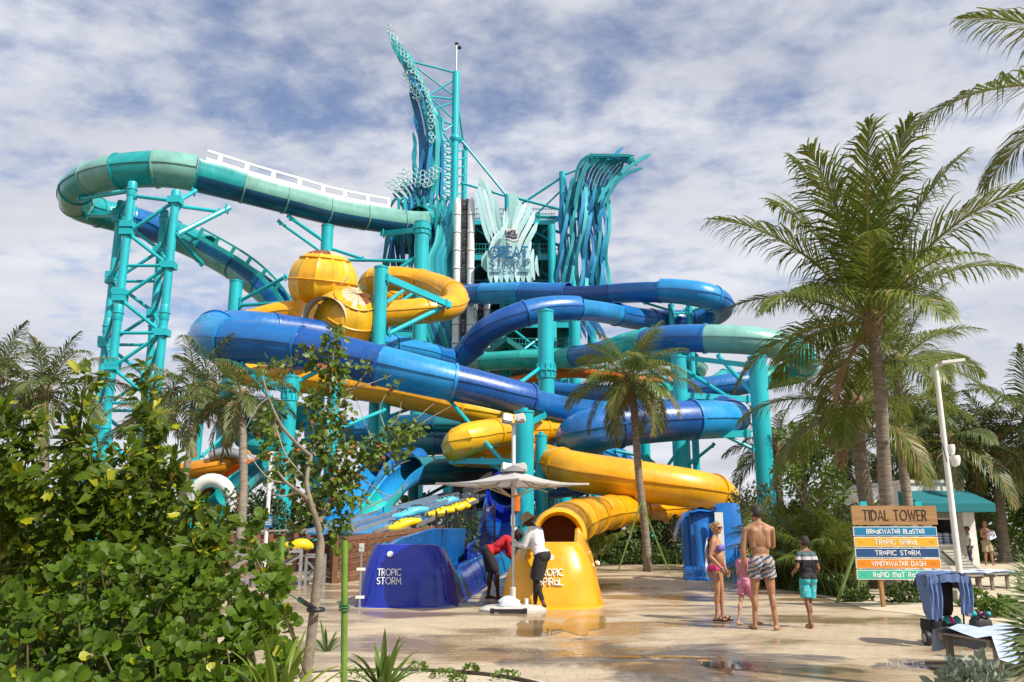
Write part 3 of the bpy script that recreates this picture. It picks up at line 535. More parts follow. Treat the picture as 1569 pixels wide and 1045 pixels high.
hexstrip(w1, [cr2(120, 70), cr2(175, 165), cr2(240, 270), cr2(300, 370), cr2(335, 450), cr2(345, 560), cr2(350, 660)], 1, 3.4, 72.9)
hexstrip(w1, [cr2(215, 310), cr2(245, 370), cr2(280, 440)], 2, 3.2, 73.4)
hexstrip(w1, [cr2(140, 900), cr2(170, 860), cr2(220, 840), cr2(280, 850), cr2(340, 850)], 3, 4.2, 72.6)
hexstrip(w1, [cr2(300, 880), cr2(330, 850), cr2(360, 800)], 2, 3.8, 72.4)
w2 = thing('wave_sculpture', 'curtain of wavy teal and navy planks left of the white drop slide', 'sculpture', base(640, 440, 73), 'wave plank sculptures')
for k in range(34):
    x = 590+k*3.05+rnd.uniform(-1.5, 1.5); ly = k % 3; Y = 73.6-ly*.55; top = 302+18*abs(math.sin(k*.9))+ (18 if x < 615 else 0); bot = 545+rnd.uniform(-18, 12); ph = rnd.uniform(0, 6); am = rnd.uniform(2.5, 6)
    pts = [(x+am*math.sin(ph+i*1.25)+(4*math.sin(i*.8+k) if ly == 0 else 0), top+(bot-top)*i/8, Y+.35*math.cos(ph+i*1.25)) for i in range(9)]
    ribbon(w2, pts, rnd.uniform(4, 5.6), RC[rnd.choice([1, 1, 1, 4, 4, 3, 3, 0] if x < 650 else [0, 1, 3, 1, 2, 4, 0])])
for k in range(9):
    x = 606+k*10; ribbon(w2, [(x-6+rnd.uniform(-3, 3), 318, 71.6), (x-2, 306, 71.3), (x+4, 303, 71.2), (x+5, 320, 71), (x+2, 345, 71), (x+4, 372, 71.2)], 4.2, RC[rnd.choice([0, 1, 0, 1, 2])])
for k in range(7):
    x = 664+k*4.2; ribbon(w2, [(x+8, 345, 70.8), (x+4, 372, 70.5), (x-6, 395, 70.4), (x-4, 418, 70.4), (x+8, 438, 70.5), (x+6, 470, 70.8)], 5, RC[(5, 0, 1, 0, 2, 0, 1)[k]])
for k in range(8):
    x = 640+k*6; ribbon(w2, [(x-2, 470, 70.8), (x+2, 490, 70.5), (x+10, 512, 70.5), (x+18, 535, 70.8), (x+20, 556, 71)], 5, RC[(1, 0, 1, 4, 1, 0, 3, 1)[k]])
w3 = thing('wave_sculpture', 'breaking crest of blue planks curling to the right above the tower', 'sculpture', base(895, 380, 72), 'wave plank sculptures')
for k in range(11):                         # crest arcs
    f = k/10; x0 = 1080+f*165; y0 = 940+f*55; pts = [(x0-10, y0+60), (x0, y0-60), (x0+25+f*10, 840-60*(1-f)+f*15), (x0+80+f*5, 768-30*(1-f)+f*20), (1255+f*70, 735+f*28), (1330+f*20+rnd.uniform(0, 70), 742+f*42+rnd.uniform(-6, 10))]
    ribbon(w3, [(*cr2(*q), 71.6-.35*i+f*1.3+(.5 if k % 2 else 0)) for i, q in enumerate(pts)], 4.3, RC[(1, 0, 1, 0, 3, 1, 0, 1, 2, 0, 1)[k]])
for pts, c in (([(1225, 1000), (1262, 930), (1330, 840), (1432, 800)], 1), ([(1200, 980), (1250, 900), (1350, 800), (1474, 728)], 0), ([(1270, 760), (1300, 720), (1330, 695)], 2), ([(1160, 725), (1210, 745), (1260, 760)], 0), ([(1080, 1010), (1110, 860), (1160, 770), (1160, 728)], 1)):
    ribbon(w3, [(*cr2(*q), 70.8) for q in pts], 5.5, RC[c])
mb = MB()
for a, b in (((1120, 800), (1165, 730)), ((1130, 870), (1170, 760)), ((1030, 835), (1120, 800)), ((1290, 850), (1320, 800)), ((1165, 730), (1215, 750))): mb.tube([P(*cr2(*a), 73.5), P(*cr2(*b), 73)], .09, 6)
mk('back_truss', mb, steel, w3)
for k in range(30):                          # body of wavy planks
    x = 862+(k % 15)*4.9+rnd.uniform(-1, 1); ly = k//15; top = 275+rnd.uniform(-6, 25)+(12 if x > 905 else 0); bot = 446+rnd.uniform(-8, 4); ph = rnd.uniform(0, 6); am = rnd.uniform(2.5, 5.5)
    pts = [(x+am*math.sin(ph+i*1.3)-(8*(i/7)**1.5 if k % 15 < 5 else 0), top+(bot-top)*i/7, 72-ly*.7+.35*math.cos(ph+i*1.3)) for i in range(8)]
    ribbon(w3, pts, rnd.uniform(4.5, 6.2), RC[rnd.choice([2, 2, 3, 0, 0, 1, 5, 3, 2])])
for k in range(8): ribbon(w3, [(858+k*5.2, 455, 73.5), (862+k*6, 480, 73.3), (872+k*7, 505, 73.2), (876+k*7.4, 518, 73.2)], 5, RC[(4, 3, 4, 4, 3, 2, 4, 3)[k]])
# --- sign fan
w4 = thing('sign_sculpture', 'fan of pale ice blue planks carrying the island sign letters', 'sign', base(782, 430, 69), None)
def c8(cx, cy): return 700+.1722*cx, 270+.1722*cy
FAN = [([(195, 10), (225, 70), (255, 110)], 2, 9), ([(165, 130), (205, 270), (240, 440), (295, 600)], 0, 6.2), ([(190, 70), (240, 250), (280, 430), (318, 560)], 0, 6.2), ([(235, 60), (275, 240), (310, 400), (345, 530)], 1, 6.2), ([(250, 40), (300, 170), (330, 330), (370, 520)], 0, 6.2), ([(330, 190), (355, 290), (375, 400), (395, 500)], 2, 6), ([(425, 310), (424, 400), (412, 470)], 1, 5), ([(455, 275), (452, 360), (440, 440)], 0, 5),
       ([(475, 140), (490, 230), (480, 340), (460, 440), (395, 590), (380, 700)], 2, 8), ([(505, 150), (525, 250), (520, 320), (490, 420), (450, 560), (430, 700)], 2, 8), ([(540, 200), (548, 280), (520, 370), (490, 470)], 0, 7), ([(610, 240), (575, 330), (530, 420), (480, 560), (455, 720)], 1, 8), ([(660, 250), (625, 350), (575, 440), (520, 560), (500, 720)], 0, 8), ([(690, 320), (650, 420), (590, 530), (545, 640), (535, 720)], 1, 8), ([(715, 415), (675, 500), (625, 590), (590, 700)], 0, 8), ([(660, 580), (640, 660), (625, 740)], 1, 6),
       ([(395, 480), (340, 560), (310, 640), (300, 720)], 1, 8), ([(455, 410), (400, 500), (360, 590), (345, 700)], 0, 8), ([(270, 665), (240, 740), (245, 830), (270, 850)], 2, 8), ([(680, 650), (665, 740), (672, 840), (690, 925)], 1, 6.5), ([(712, 710), (705, 780), (715, 850), (728, 890)], 0, 5.5), ([(655, 700), (640, 800), (650, 900), (665, 960)], 2, 6)]
for i, (pts, c, wp) in enumerate(FAN): ribbon(w4, [(*c8(*q), 69.4-.018*i-.1*math.sin(j)) for j, q in enumerate(pts)], wp, RPALE[c], .1)
for k in range(8):
    x = 295+k*48; ribbon(w4, [(*c8(x+8, 650), 68.7), (*c8(x-6, 740), 68.6), (*c8(x+rnd.uniform(-8, 8), 850), 68.65), (*c8(x+10, 955), 68.6)], 8, RPALE[(2, 1, 2, 0, 2, 1, 2, 0)[k]], .1)
# ------------------------------------------------------------------ stroke lettering (monoline deco capitals)
def arc_(cx, cy, rx, ry, a0, a1, n=12): return [(cx+rx*math.cos(R(a0+(a1-a0)*k/n)), cy+ry*math.sin(R(a0+(a1-a0)*k/n))) for k in range(n+1)]
bowl = lambda y0, y1, w, x=.0: [(x, y1), (w*.5, y1)]+arc_(w*.5, (y0+y1)/2, w*.5, (y1-y0)/2, 90, -90)+[(x, y0)]
GL = {'T': (.62, [[(0, 1), (.62, 1)], [(.31, 1), (.31, 0)]]), 'I': (.06, [[(.03, 0), (.03, 1)]]), 'L': (.45, [[(0, 1), (0, 0), (.45, 0)]]), 'R': (.52, [[(0, 0), (0, 1)], bowl(.48, 1, .5), [(.22, .48), (.52, 0)]]), 'P': (.5, [[(0, 0), (0, 1)], bowl(.42, 1, .5)]), 'B': (.52, [[(0, 0), (0, 1)], bowl(.54, 1, .46), bowl(0, .54, .52)]),
      'O': (.9, [arc_(.45, .5, .45, .5, 0, 360, 24)]), 'C': (.75, [arc_(.45, .5, .45, .5, 50, 310, 20)]), 'G': (.85, [arc_(.45, .5, .45, .5, 45, 360, 20)+[(.5, .5)]]), 'S': (.48, [arc_(.24, .74, .23, .25, 40, 270, 12)+arc_(.24, .25, .24, .25, 90, -140, 12)]), 'M': (.8, [[(0, 0), (.1, 1), (.4, .25), (.7, 1), (.8, 0)]]), 'W': (1.0, [[(0, 1), (.25, 0), (.5, .9), (.75, 0), (1, 1)]]), 'A': (.7, [[(0, 0), (.35, 1), (.7, 0)], [(.14, .3), (.56, .3)]]), 'D': (.7, [[(0, 0), (0, 1), (.2, 1)]+arc_(.2, .5, .5, .5, 90, -90, 14)+[(0, 0)]]), 'E': (.46, [[(.46, 1), (0, 1), (0, 0), (.46, 0)], [(0, .5), (.4, .5)]]), 'K': (.52, [[(0, 0), (0, 1)], [(.5, 1), (0, .45), (.52, 0)]]), 'H': (.6, [[(0, 0), (0, 1)], [(.6, 0), (.6, 1)], [(0, .5), (.6, .5)]]), 'N': (.65, [[(0, 0), (0, 1), (.65, 0), (.65, 1)]]), 'U': (.62, [[(0, 1), (0, .31)]+arc_(.31, .31, .31, .31, 180, 360, 10)+[(.62, 1)]]), 'Y': (.6, [[(0, 1), (.3, .5), (.6, 1)], [(.3, .5), (.3, 0)]]),
      'a': (.55, [arc_(.28, .33, .27, .33, 0, 360, 16), [(.55, .66), (.55, 0)]]), 'm': (.85, [[(0, 0), (0, .9)], [(0, .55)]+arc_(.21, .6, .21, .35, 180, 0, 8)+[(.42, 0)], arc_(.63, .6, .21, .35, 180, 0, 8)+[(.84, 0)]]), ' ': (.35, []), '-': (.3, [[(0, .5), (.3, .5)]]), 'e': (.42, [[(.4, .8), (0, .8), (0, .2), (.4, .2)], [(0, .5), (.34, .5)]]), 'o': (.5, [arc_(.25, .52, .25, .28, 0, 360, 16)])}
def text_width(tx, gap=.2): return sum(GL[c][0]+gap for c in tx)-gap
def lettering(th, tx, org, ux, uy, h, m, sw=.11, depth=.02, gap=.2, fit=None, name='lettering', align=0, kx=1.0):
    ux, uy, org = Vector(ux).normalized(), Vector(uy).normalized(), Vector(org); nz = ux.cross(uy).normalized(); w0 = text_width(tx, gap)*h*kx
    if fit: kx *= fit/w0; w0 = fit
    x = -w0*align/(h*kx) if align else 0; mb = MB(); idx = 0
    for c in tx:
        gw, st = GL[c]
        for pl in st:
            idx += 1; pts = [Vector(((x+a)*h*kx, b*h)) for a, b in pl]; n = len(pts); cl = (pts[0]-pts[-1]).length < 1e-5; L_, R_ = [], []
            for i in range(n):
                d0 = pts[i]-pts[i-1] if i else (pts[-1]-pts[-2] if cl else pts[1]-pts[0]); d1 = pts[i+1]-pts[i] if i < n-1 else (pts[1]-pts[0] if cl else pts[-1]-pts[-2])
                d0 = d0.normalized(); d1 = d1.normalized(); n0 = Vector((-d0.y, d0.x)); n1 = Vector((-d1.y, d1.x)); mvec = (n0+n1)
                mvec = mvec.normalized() if mvec.length > .2 else n0; k = min(2.0, 1/max(.35, mvec.dot(n0))); e = mvec*(sw*h/2*k)
                ext = Vector((0, 0))
                if not cl and i == 0: ext = -d1*sw*h*.5
                if not cl and i == n-1: ext = d0*sw*h*.5
                L_.append(pts[i]+e+ext); R_.append(pts[i]-e+ext)
            z = depth+.0008*(idx % 5); W3 = lambda q, zz: org+ux*q.x+uy*q.y+nz*zz
            rows = [[W3(L_[i], 0), W3(L_[i], z), W3(R_[i], z), W3(R_[i], 0)] for i in range(n)]
            mb.grid(rows)
            if not cl: o = len(mb.v)-4*n; mb.f += [(o, o+1, o+2, o+3), (o+4*n-1, o+4*n-2, o+4*n-3, o+4*n-4)]; mb.m += [0, 0]
        x += gw+gap
    return mk(name, mb, m, th, False)
SB = mat('sign_blue_paint', (.012, .15, .34), .35, 0, .05, 2); SB2 = mat('sign_slate_paint', (.045, .17, .27), .4, 0, .05, 2)
def sign_text(tx, x0, x1, yb, yt, sw, m, Y=68.5, gap=.2):
    o = P(x0, yb, Y); e = P(x1, yb, Y); h = P(x0, yt, Y).z-o.z; lettering(w4, tx, o, (1, 0, 0), (0, 0, 1), h, m, sw, .05, gap, fit=e.x-o.x)
sign_text('GREAT', *(c8(298, 0)[0], c8(630, 0)[0], c8(0, 718)[1], c8(0, 630)[1]), .15, SB)
sign_text('STIRRUP', c8(302, 0)[0], c8(650, 0)[0], c8(0, 800)[1], c8(0, 738)[1], .11, SB2)
sign_text('CAY', c8(415, 0)[0], c8(530, 0)[0], c8(0, 852)[1], c8(0, 826)[1], .12, SB2)
for xa, xb in ((305, 395), (550, 648)):
    for y in (830, 842, 853):
        mb = MB(); mb.beam(P(*c8(xa, y), 68.46), P(*c8(xb, y), 68.46), .05); mk('sign_line', mb, SB2, w4, False)
mb = MB(); a, b = P(*c8(424, 560), 68.3), P(*c8(548, 470), 68.3)
n_ = 12; topz = b.z; mb.prism([Vector((a.x, 68.2, topz))]+[Vector((a.x+(b.x-a.x)*k/n_, 68.2, a.z+.12*math.sin(k/n_*6.28+.5)-.12)) for k in range(n_+1)]+[Vector((b.x, 68.2, topz))], (0, .35, 0)); mk('logo_panel', mb, mat('logo_cream_paint', (.74, .70, .64), .4, 0, .04, 2), w4, False)
LG = mat('logo_navy_paint', (.012, .02, .12), .4); o = P(*c8(434, 522), 68.15)
lettering(w4, 'NCL', o, (1, 0, 0), (0, 0, 1), P(*c8(434, 484), 68.15).z-o.z, LG, .21, .06, .24, fit=P(*c8(538, 500), 68.15).x-o.x, name='logo_lettering')
mb = MB(); rows = []
for k in range(15):
    q = P(*c8(434+104*k/14, 545+6*math.sin(k/14*6.28+3.5)), 68.17); rows.append([q+Vector((0, 0, .07)), q-Vector((0, 0, .07)), q+Vector((0, .1, -.07)), q+Vector((0, .1, .07))])
mb.grid(rows, True); mk('logo_wave', mb, LG, w4, False)
# ------------------------------------------------------------------ ground, plaza, pavers, puddles
def ground_mat(name, light, dark, wet=True, sc=1.0, bump=.25):
    m = bpy.data.materials.new(name); m.use_nodes = True; t = m.node_tree; n = t.nodes; b = n['Principled BSDF']
    g = n.new('ShaderNodeNewGeometry'); ob = n.new('ShaderNodeObjectInfo')
    def nz(scale, det=5, rough=.6, st=(1, 1, 1)):
        mp = n.new('ShaderNodeMapping'); mp.inputs['Scale'].default_value = st; t.links.new(g.outputs['Position'], mp.inputs[0])
        q = n.new('ShaderNodeTexNoise'); q.inputs['Scale'].default_value = scale; q.inputs['Detail'].default_value = det; q.inputs['Roughness'].default_value = rough; t.links.new(mp.outputs[0], q.inputs['Vector']); return q.outputs[0]
    def rng(src, a, b_, c, d):
        q = n.new('ShaderNodeMapRange'); q.interpolation_type = 'SMOOTHSTEP'; t.links.new(src, q.inputs[0])
        for i, v in enumerate((a, b_, c, d)): q.inputs[i+1].default_value = v
        return q.outputs[0]
    def mixc(f, a, b_, mode='MIX'):
        q = n.new('ShaderNodeMix'); q.data_type = 'RGBA'; q.blend_type = mode
        (t.links.new(f, q.inputs[0]) if hasattr(f, 'links') else setattr(q.inputs[0], 'default_value', f))
        for k, v in ((6, a), (7, b_)):
            if hasattr(v, 'links'): t.links.new(v, q.inputs[k])
            else: q.inputs[k].default_value = (*v, 1)
        return q.outputs[2]
    big = rng(nz(.33*sc, 4, .6, (1, 1.6, 1)), .36, .62, 0, 1); mid = rng(nz(2.2*sc, 5, .65), .3, .7, 0, 1); fine = rng(nz(28*sc, 4, .6), .25, .75, 0, 1); lines = rng(nz(3.2*sc, 4, .6, (.5, 3.0, 1)), .35, .7, 0, 1)
    c = mixc(big, dark, light); c = mixc(.5, c, mixc(mid, tuple(x*.7 for x in dark), light)); c = mixc(.30, c, mixc(fine, tuple(x*.62 for x in dark), tuple(min(1, x*1.12) for x in light))); c = mixc(.35, c, mixc(lines, dark, light))
    isl = n.new('ShaderNodeMath'); isl.operation = 'ADD'; t.links.new(g.outputs['Random Per Island'], isl.inputs[0]); t.links.new(ob.outputs['Random'], isl.inputs[1])
    if wet:
        fr = n.new('ShaderNodeMath'); fr.operation = 'FRACT'; t.links.new(isl.outputs[0], fr.inputs[0]); c = mixc(.16, c, mixc(fr.outputs[0], dark, light))
        wn = rng(nz(.42*sc, 5, .62, (.8, 1.5, 1)), .42, .58, 0, 1)
        c = mixc(wn, c, mixc(1.0, c, (.66, .59, .50), 'MULTIPLY'))
        ro = n.new('ShaderNodeMapRange'); t.links.new(wn, ro.inputs[0]); ro.inputs[3].default_value = .58; ro.inputs[4].default_value = .15; t.links.new(ro.outputs[0], b.inputs['Roughness'])
    else: b.inputs['Roughness'].default_value = .9
    t.links.new(c, b.inputs['Base Color'])
    bn = n.new('ShaderNodeBump'); bn.inputs['Strength'].default_value = bump; bn.inputs['Distance'].default_value = .006; t.links.new(nz(42*sc, 3), bn.inputs['Height']); t.links.new(bn.outputs[0], b.inputs['Normal'])
    return m
M_PLAZA = ground_mat('wet_sandy_paving', (.585, .485, .355), (.385, .29, .185)); M_JOINT = ground_mat('paving_joint', (.53, .45, .345), (.345, .27, .185))
M_SAND = ground_mat('pale_sand', (.66, .58, .44), (.48, .39, .27), False, 2.0, .6); M_DIRT = ground_mat('dry_ground', (.20, .17, .10), (.09, .085, .045), False, .6)
def sheet(name, pts, z, m, parent=None, label=None):
    mb = MB(); mb.add([(x, y, z) for x, y in pts], [tuple(range(len(pts)))]); o = mk(name, mb, m, parent, False); o['kind'] = 'structure'; return o
mb = MB(); mb.add([(-2200, -300, -.03), (2200, -300, -.03), (2200, 3500, -.03), (-2200, 3500, -.03)], [(0, 1, 2, 3)]); tag(mk('ground', mb, M_DIRT, None, False), None, None, None, 'structure')
edge = [G(1052, 863), G(1090, 878), G(1150, 893), G(1215, 905), G(1280, 920), G(1330, 934), G(1400, 941), G(1480, 957), G(1569, 975)]
pl_pts = [(-9, 3.5), (11, 3.5), (11, 9.8)]+[(q.x, q.y) for q in reversed(edge)]+[(7.6, 36.8), (-14, 36.8), (-14, 14), (-9, 12)]
plaza = sheet('plaza', pl_pts, 0, M_PLAZA)
mb = MB(); fr = [(q.x, q.y) for q in edge]                          # sand along the right edge of the paving
mb.grid([[Vector((x, y, .006)) for x, y in fr], [Vector((x+1.0, y+.8, .05)) for x, y in fr], [Vector((x+4, y+5, .08)) for x, y in fr], [Vector((x+16, y+9, .05)) for x, y in fr]]); tag(mk('sand_strip', mb, M_SAND), None, None, None, 'structure')
# pavers: the nearest rows are real blocks with open joints
pw, pd = .205, .215; rows = []; c0, s0 = math.cos(R(4)), math.sin(R(4))
bedc = Vector((-1.15, 7.35)); bedr = (1.55, 1.42)
def inbed(x, y, g=.0): return ((x-bedc.x)/(bedr[0]+.16+g))**2+((y-bedc.y)/(bedr[1]+.16+g))**2 < 1
for j in range(26):
    for i in range(-34, 36):
        x, y = (i+.5*(j % 2))*pw, 8.0+j*pd; x, y = x*c0-y*s0*.3, y+x*s0
        if y < 7.9 or y > 13.4 or abs(x) > y*.64 or inbed(x, y, .08): continue
        rows.append((x, y))
rows.sort(key=lambda q: q[1])
def paver_verts(mb, x, y, z0, rn):
    hx, hy, ch = pw/2-.005, pd/2-.006, .007; h = .0042+rn*.002; w_ = .012*math.sin(x*9+y*5)
    def ringp(k, z): return [(x-hx+k, y-hy+k+w_*.5, z0+z), (x+hx-k, y-hy+k-w_*.5, z0+z), (x+hx-k, y+hy-k+w_*.5, z0+z), (x-hx+k, y+hy-k-w_*.5, z0+z)]
    mb.add(ringp(0, -.002)+ringp(0, h-.003)+ringp(ch, h), [(0, 1, 5, 4), (1, 2, 6, 5), (2, 3, 7, 6), (3, 0, 4, 7), (4, 5, 9, 8), (5, 6, 10, 9), (6, 7, 11, 10), (7, 4, 8, 11), (8, 9, 10, 11)])
pv = []
for k in range(4):
    mb = MB(); paver_verts(mb, .37*k-.55+.55-.37*k, 0, 0, k/3); pv.append(mb.mesh('paver', M_PLAZA, smooth=False))
vis = [q for q in rows if 0 < proj((q[0], q[1], 0))[0] < 1569 and proj((q[0], q[1], 0))[1] < 1055]
hid = lambda q: (proj((q[0], q[1], 0))[0] < 440) or (proj((q[0], q[1], 0))[0] > 1470)
best = sorted(vis, key=lambda q: q[1]+(50 if hid(q) else 0))[:300]; bs = set(best)
for i, (x, y) in enumerate(best): link('paver', pv[i % 4], plaza, (x, y, .0))
mb = MB()
for q in rows:
    if q not in bs: paver_verts(mb, q[0], q[1], 0, random.random())
o = mk('pavers', mb, M_PLAZA, plaza, False); o['kind'] = 'stuff'
sheet('joint_bed', [(-8.6, 7.4), (8.6, 8.3), (8.6, 13.2), (-8.6, 12.6)], .003, M_JOINT, plaza)
M_WATER = bpy.data.materials.new('puddle_water'); M_WATER.use_nodes = True
def _wat():
    t = M_WATER.node_tree; n = t.nodes; b = n['Principled BSDF']; b.inputs['Base Color'].default_value = (.9, .9, .88, 1); b.inputs['Roughness'].default_value = .02; b.inputs['IOR'].default_value = 1.33; b.inputs['Transmission Weight'].default_value = 1
    nz = n.new('ShaderNodeTexNoise'); nz.inputs['Scale'].default_value = 5; bn = n.new('ShaderNodeBump'); bn.inputs['Strength'].default_value = .06; bn.inputs['Distance'].default_value = .01; t.links.new(nz.outputs[0], bn.inputs['Height']); t.links.new(bn.outputs[0], b.inputs['Normal'])
    # a thin clear film: transparent seen from above, mirror-like at low angles
    tr = n.new('ShaderNodeBsdfTransparent'); gl = n.new('ShaderNodeBsdfGlossy'); gl.inputs['Roughness'].default_value = .015; t.links.new(bn.outputs[0], gl.inputs['Normal']); fr = n.new('ShaderNodeFresnel'); fr.inputs[0].default_value = 1.33
    ms = n.new('ShaderNodeMixShader'); t.links.new(fr.outputs[0], ms.inputs[0]); tr.inputs[0].default_value = (.93, .91, .88, 1); t.links.new(tr.outputs[0], ms.inputs[1]); t.links.new(gl.outputs[0], ms.inputs[2]); t.links.new(ms.outputs[0], n['Material Output'].inputs[0])
_wat()
def puddle(label, px, py, wx, wy, seed):
    c = G(px, py); mb = MB(); rr = random.Random(seed); ph = [rr.uniform(0, 6) for _ in range(6)]; pts = []
    for k in range(48):
        a = 2*math.pi*k/48; q = 1+sum(.5/(i+1)*math.sin((i+2)*a+ph[i]) for i in range(5)); pts.append((c.x+wx*q*math.cos(a), c.y+wy*q*math.sin(a), .0135))
    mb.add(pts, [tuple(range(48))]); solo('puddle', mb, M_WATER, label, 'puddle', 'shallow puddles on the paving', smooth=False)
puddle('shallow puddle in front of the yellow trough reflecting its colour', 866, 960, .55, 1.3, 1)
puddle('thin puddle at the lower right mirroring the sign boards', 1394, 1020, .46, .34, 2)
puddle('small puddle in the middle of the near paving', 1015, 1008, .4, .12, 3)
puddle('wet patch below the standing family group', 1112, 1022, .16, .5, 4)
# round bed with a kerb in the foreground
mb = MB(); rr_ = []
for f, z in ((1.0, .0), (1.0, .035), (.925, .045), (.92, .02)): rr_.append([Vector((bedc.x+(bedr[0]+.16)*f*math.cos(a), bedc.y+(bedr[1]+.16)*f*math.sin(a), z)) for a in np.linspace(0, 2*math.pi, 64, endpoint=False)])
mb.grid(rr_, True); tag(mk('bed_kerb', mb, mat('pale_concrete', (.58, .53, .44), .75, 0, .15, 5, bump=.2, bscale=60)), None, None, None, 'structure')
mb = MB(); rws = []
for f in np.linspace(.02, .9, 10): rws.append([Vector((bedc.x+(bedr[0]+.16)*f*math.cos(a), bedc.y+(bedr[1]+.16)*f*math.sin(a), .03+.03*noise.noise(Vector((f*5, a, 0)))+.05*(1-f))) for a in np.linspace(0, 2*math.pi, 40, endpoint=False)])
mb.grid(rws, True); tag(mk('sand_bed', mb, M_SAND), None, None, None, 'structure')
mb = MB(); mb.lathe((bedc.x, bedc.y, 0), [((bedr[0]+.16)*.925, .0), ((bedr[0]+.16)*.925, .062), ((bedr[0]+.16)*.915, .062), ((bedr[0]+.16)*.915, 0)], 64, sy=bedr[1]/bedr[0]*1.0); tag(mk('bed_edging', mb, mat('edging_steel', (.12, .10, .08), .6, .3)), None, None, None, 'structure')
# pebbles on the sand
mb = MB()
for k in range(700):
    a, f = random.uniform(0, 6.28), math.sqrt(random.random())*.88; x, y = bedc.x+bedr[0]*f*math.cos(a), bedc.y+bedr[1]*f*math.sin(a); r = random.uniform(.006, .016); mb.ell((x, y, .055+.05*(1-f)-.02), (r, r, r*.6), n=5, m=3)
o = solo('gravel', mb, mat('pale_gravel', (.62, .55, .44), .9, 0, .3, 30), 'pale gravel scattered on the round sand bed', 'gravel', None, 'stuff')
# ------------------------------------------------------------------ run-out troughs
WSIGN = mat('white_lettering_paint', (.85, .85, .83), .4, 0, .03, 3)
def trough(th, F, ax, Lg, hw, hts, inset, m, minner, front=.75, floor=.28):
    X = Vector((1, 0, 0)); ax = Vector(ax); plan = []
    n1, n2 = 16, 22
    for k in range(n1): plan.append((Lg-(Lg-front)*k/n1, -hw, 0, k/n1))
    for k in range(n2+1):
        a = math.pi*k/n2; ca, sa = math.cos(a), math.sin(a); e = .62; plan.append((front-front*abs(sa)**e, -hw*math.copysign(abs(ca)**e, ca), 1, k/n2))
    for k in range(1, n1+1): plan.append((front+(Lg-front)*k/n1, hw, 2, k/n1))
    def pt(i, z, ins): a, b, _, _ = plan[i]; sgn = 1 if b > 0 else -1; aa = a+(ins if a < front else 0)*(1-a/front) if a < front else a; return F+ax*aa+X*(b-b/hw*ins)+Vector((0, 0, z))
    outer, inner = [], []
    for i in range(len(plan)):
        H = hts(plan[i]); r = [pt(i, H*f, inset*(f**2.2)+(.0 if f > .04 else -.05)) for f in (0, .04, .2, .4, .6, .8, .93, 1.0)]; H2 = max(H-.02, floor+.05)
        r += [pt(i, H+.015, inset+.05), pt(i, H-.01, inset+.10), pt(i, floor+(H2-floor)*.5, inset*.7+.13), pt(i, floor, inset*.3+.2)]; outer.append(r)
    mb = MB(); mb.grid([o_[:9] for o_ in outer]); mk('outer_shell', mb, m, th)
    mb = MB(); mb.grid([o_[8:] for o_ in outer]); mk('inner_liner', mb, minner, th)
    mb = MB(); nlast = len(plan)-1
    mb.add([outer[i][-1] for i in range(len(plan))], [(i, i+1, nlast-i-1, nlast-i) for i in range(nlast//2)]); mk('trough_floor', mb, minner, th, False)
    for i in (5, 11, len(plan)-12, len(plan)-6):
        mb = MB(); mb.tube([outer[i][k]+Vector((.004 if plan[i][1] > 0 else -.004, -.002, 0)) for k in range(1, 9)], .012, 6); mk('seam', mb, m, th)
    mb = MB(); mb.grid([[q[0]+(q[0]-F-ax*1.2).normalized()*.03*Vector((1, 1, 0)).length-Vector((0, 0, 0)) for q in outer], [q[0]+Vector((0, 0, .03)) for q in outer]]); mk('base_flange', mb, m, th)
    return pt
# blue one
F1 = G(616, 931); rear = G(752, 868); axd = (rear-F1); Lb = axd.length; axd.normalize()
rs = thing('storm_run_out', 'glossy navy blue run-out trough with white lettering on its rounded end', 'slide run-out', F1)
def hts1(q):
    a, b, seg, f = q
    if seg == 1: return 1.13-.0*f if f < .7 else 1.13-.10*(f-.7)/.3
    if seg == 0: return 1.13+.30*min(1, (a-.75)/6) if a > 1.9 else 1.13+.0*a
    return 1.03-.40*min(1, (a-.75)/.9) if a < 1.65 else .63+.02*(a-1.65)
trough(rs, F1, axd, Lb, .95, hts1, .27, NAVY, BLU)
slide_run(t3, [(774, 752, 37.4, 26), (771, 770, 35.8, 27), (764, 806, 32.5, 28), (754, 836, 30.6, 27), (738, 852, 28.5, 25)], [NAVY, BLUD, NAVY], 2.6, opens=((0, 1),), ds=.25)
mb = MB(); q = P(774, 751, 37.4); a_ = [q+Vector((1.0*math.cos(k), 0, 1.0*math.sin(k)))*.78 for k in np.linspace(0, 2*math.pi, 28)]; mb.tube(a_, .10, 8); mk('mouth_ring', mb, NAVY, t3)
def on_front(F, px, py, back=.0): return P(px, py, F.y-back)
def cap_text(th, F, lines, cx, disc, inset, hh, gap_=.018, sk_=0.0):
    for tx, y0, y1, wpx, dy_, sl_ in lines:
        q = P(cx, y1, F.y+.03); h = P(cx, y0, F.y+.03).z-q.z; f = (q.z+h/2)/1.13; off = inset*f**2.2; q.y = F.y+dy_
        lettering(th, tx, q-Vector((wpx*MPP(cx, y1, F.y)/2, 0, 0)), (1, -sk_, 0), (0, sl_, 1), h, WSIGN, .12, .016, .18, fit=wpx*MPP(cx, y1, F.y))
    q = P(disc[0], disc[1], F.y+.1); f = q.z/1.13; mb = MB(); n = 18; cc = Vector((q.x, F.y+inset*f**2.2-.035, q.z)); mb.tube([cc+Vector((0, .04, 0)), cc-Vector((0, .012, 0))], .055, 18); mk('round_cap', mb, WSIGN, th)
cap_text(rs, F1, [('TROPIC', 872, 882, 36, .074, .24), ('STORM', 885, 895, 37, .040, .21)], 596, (597, 849), .27, 1.13, .03, .04)
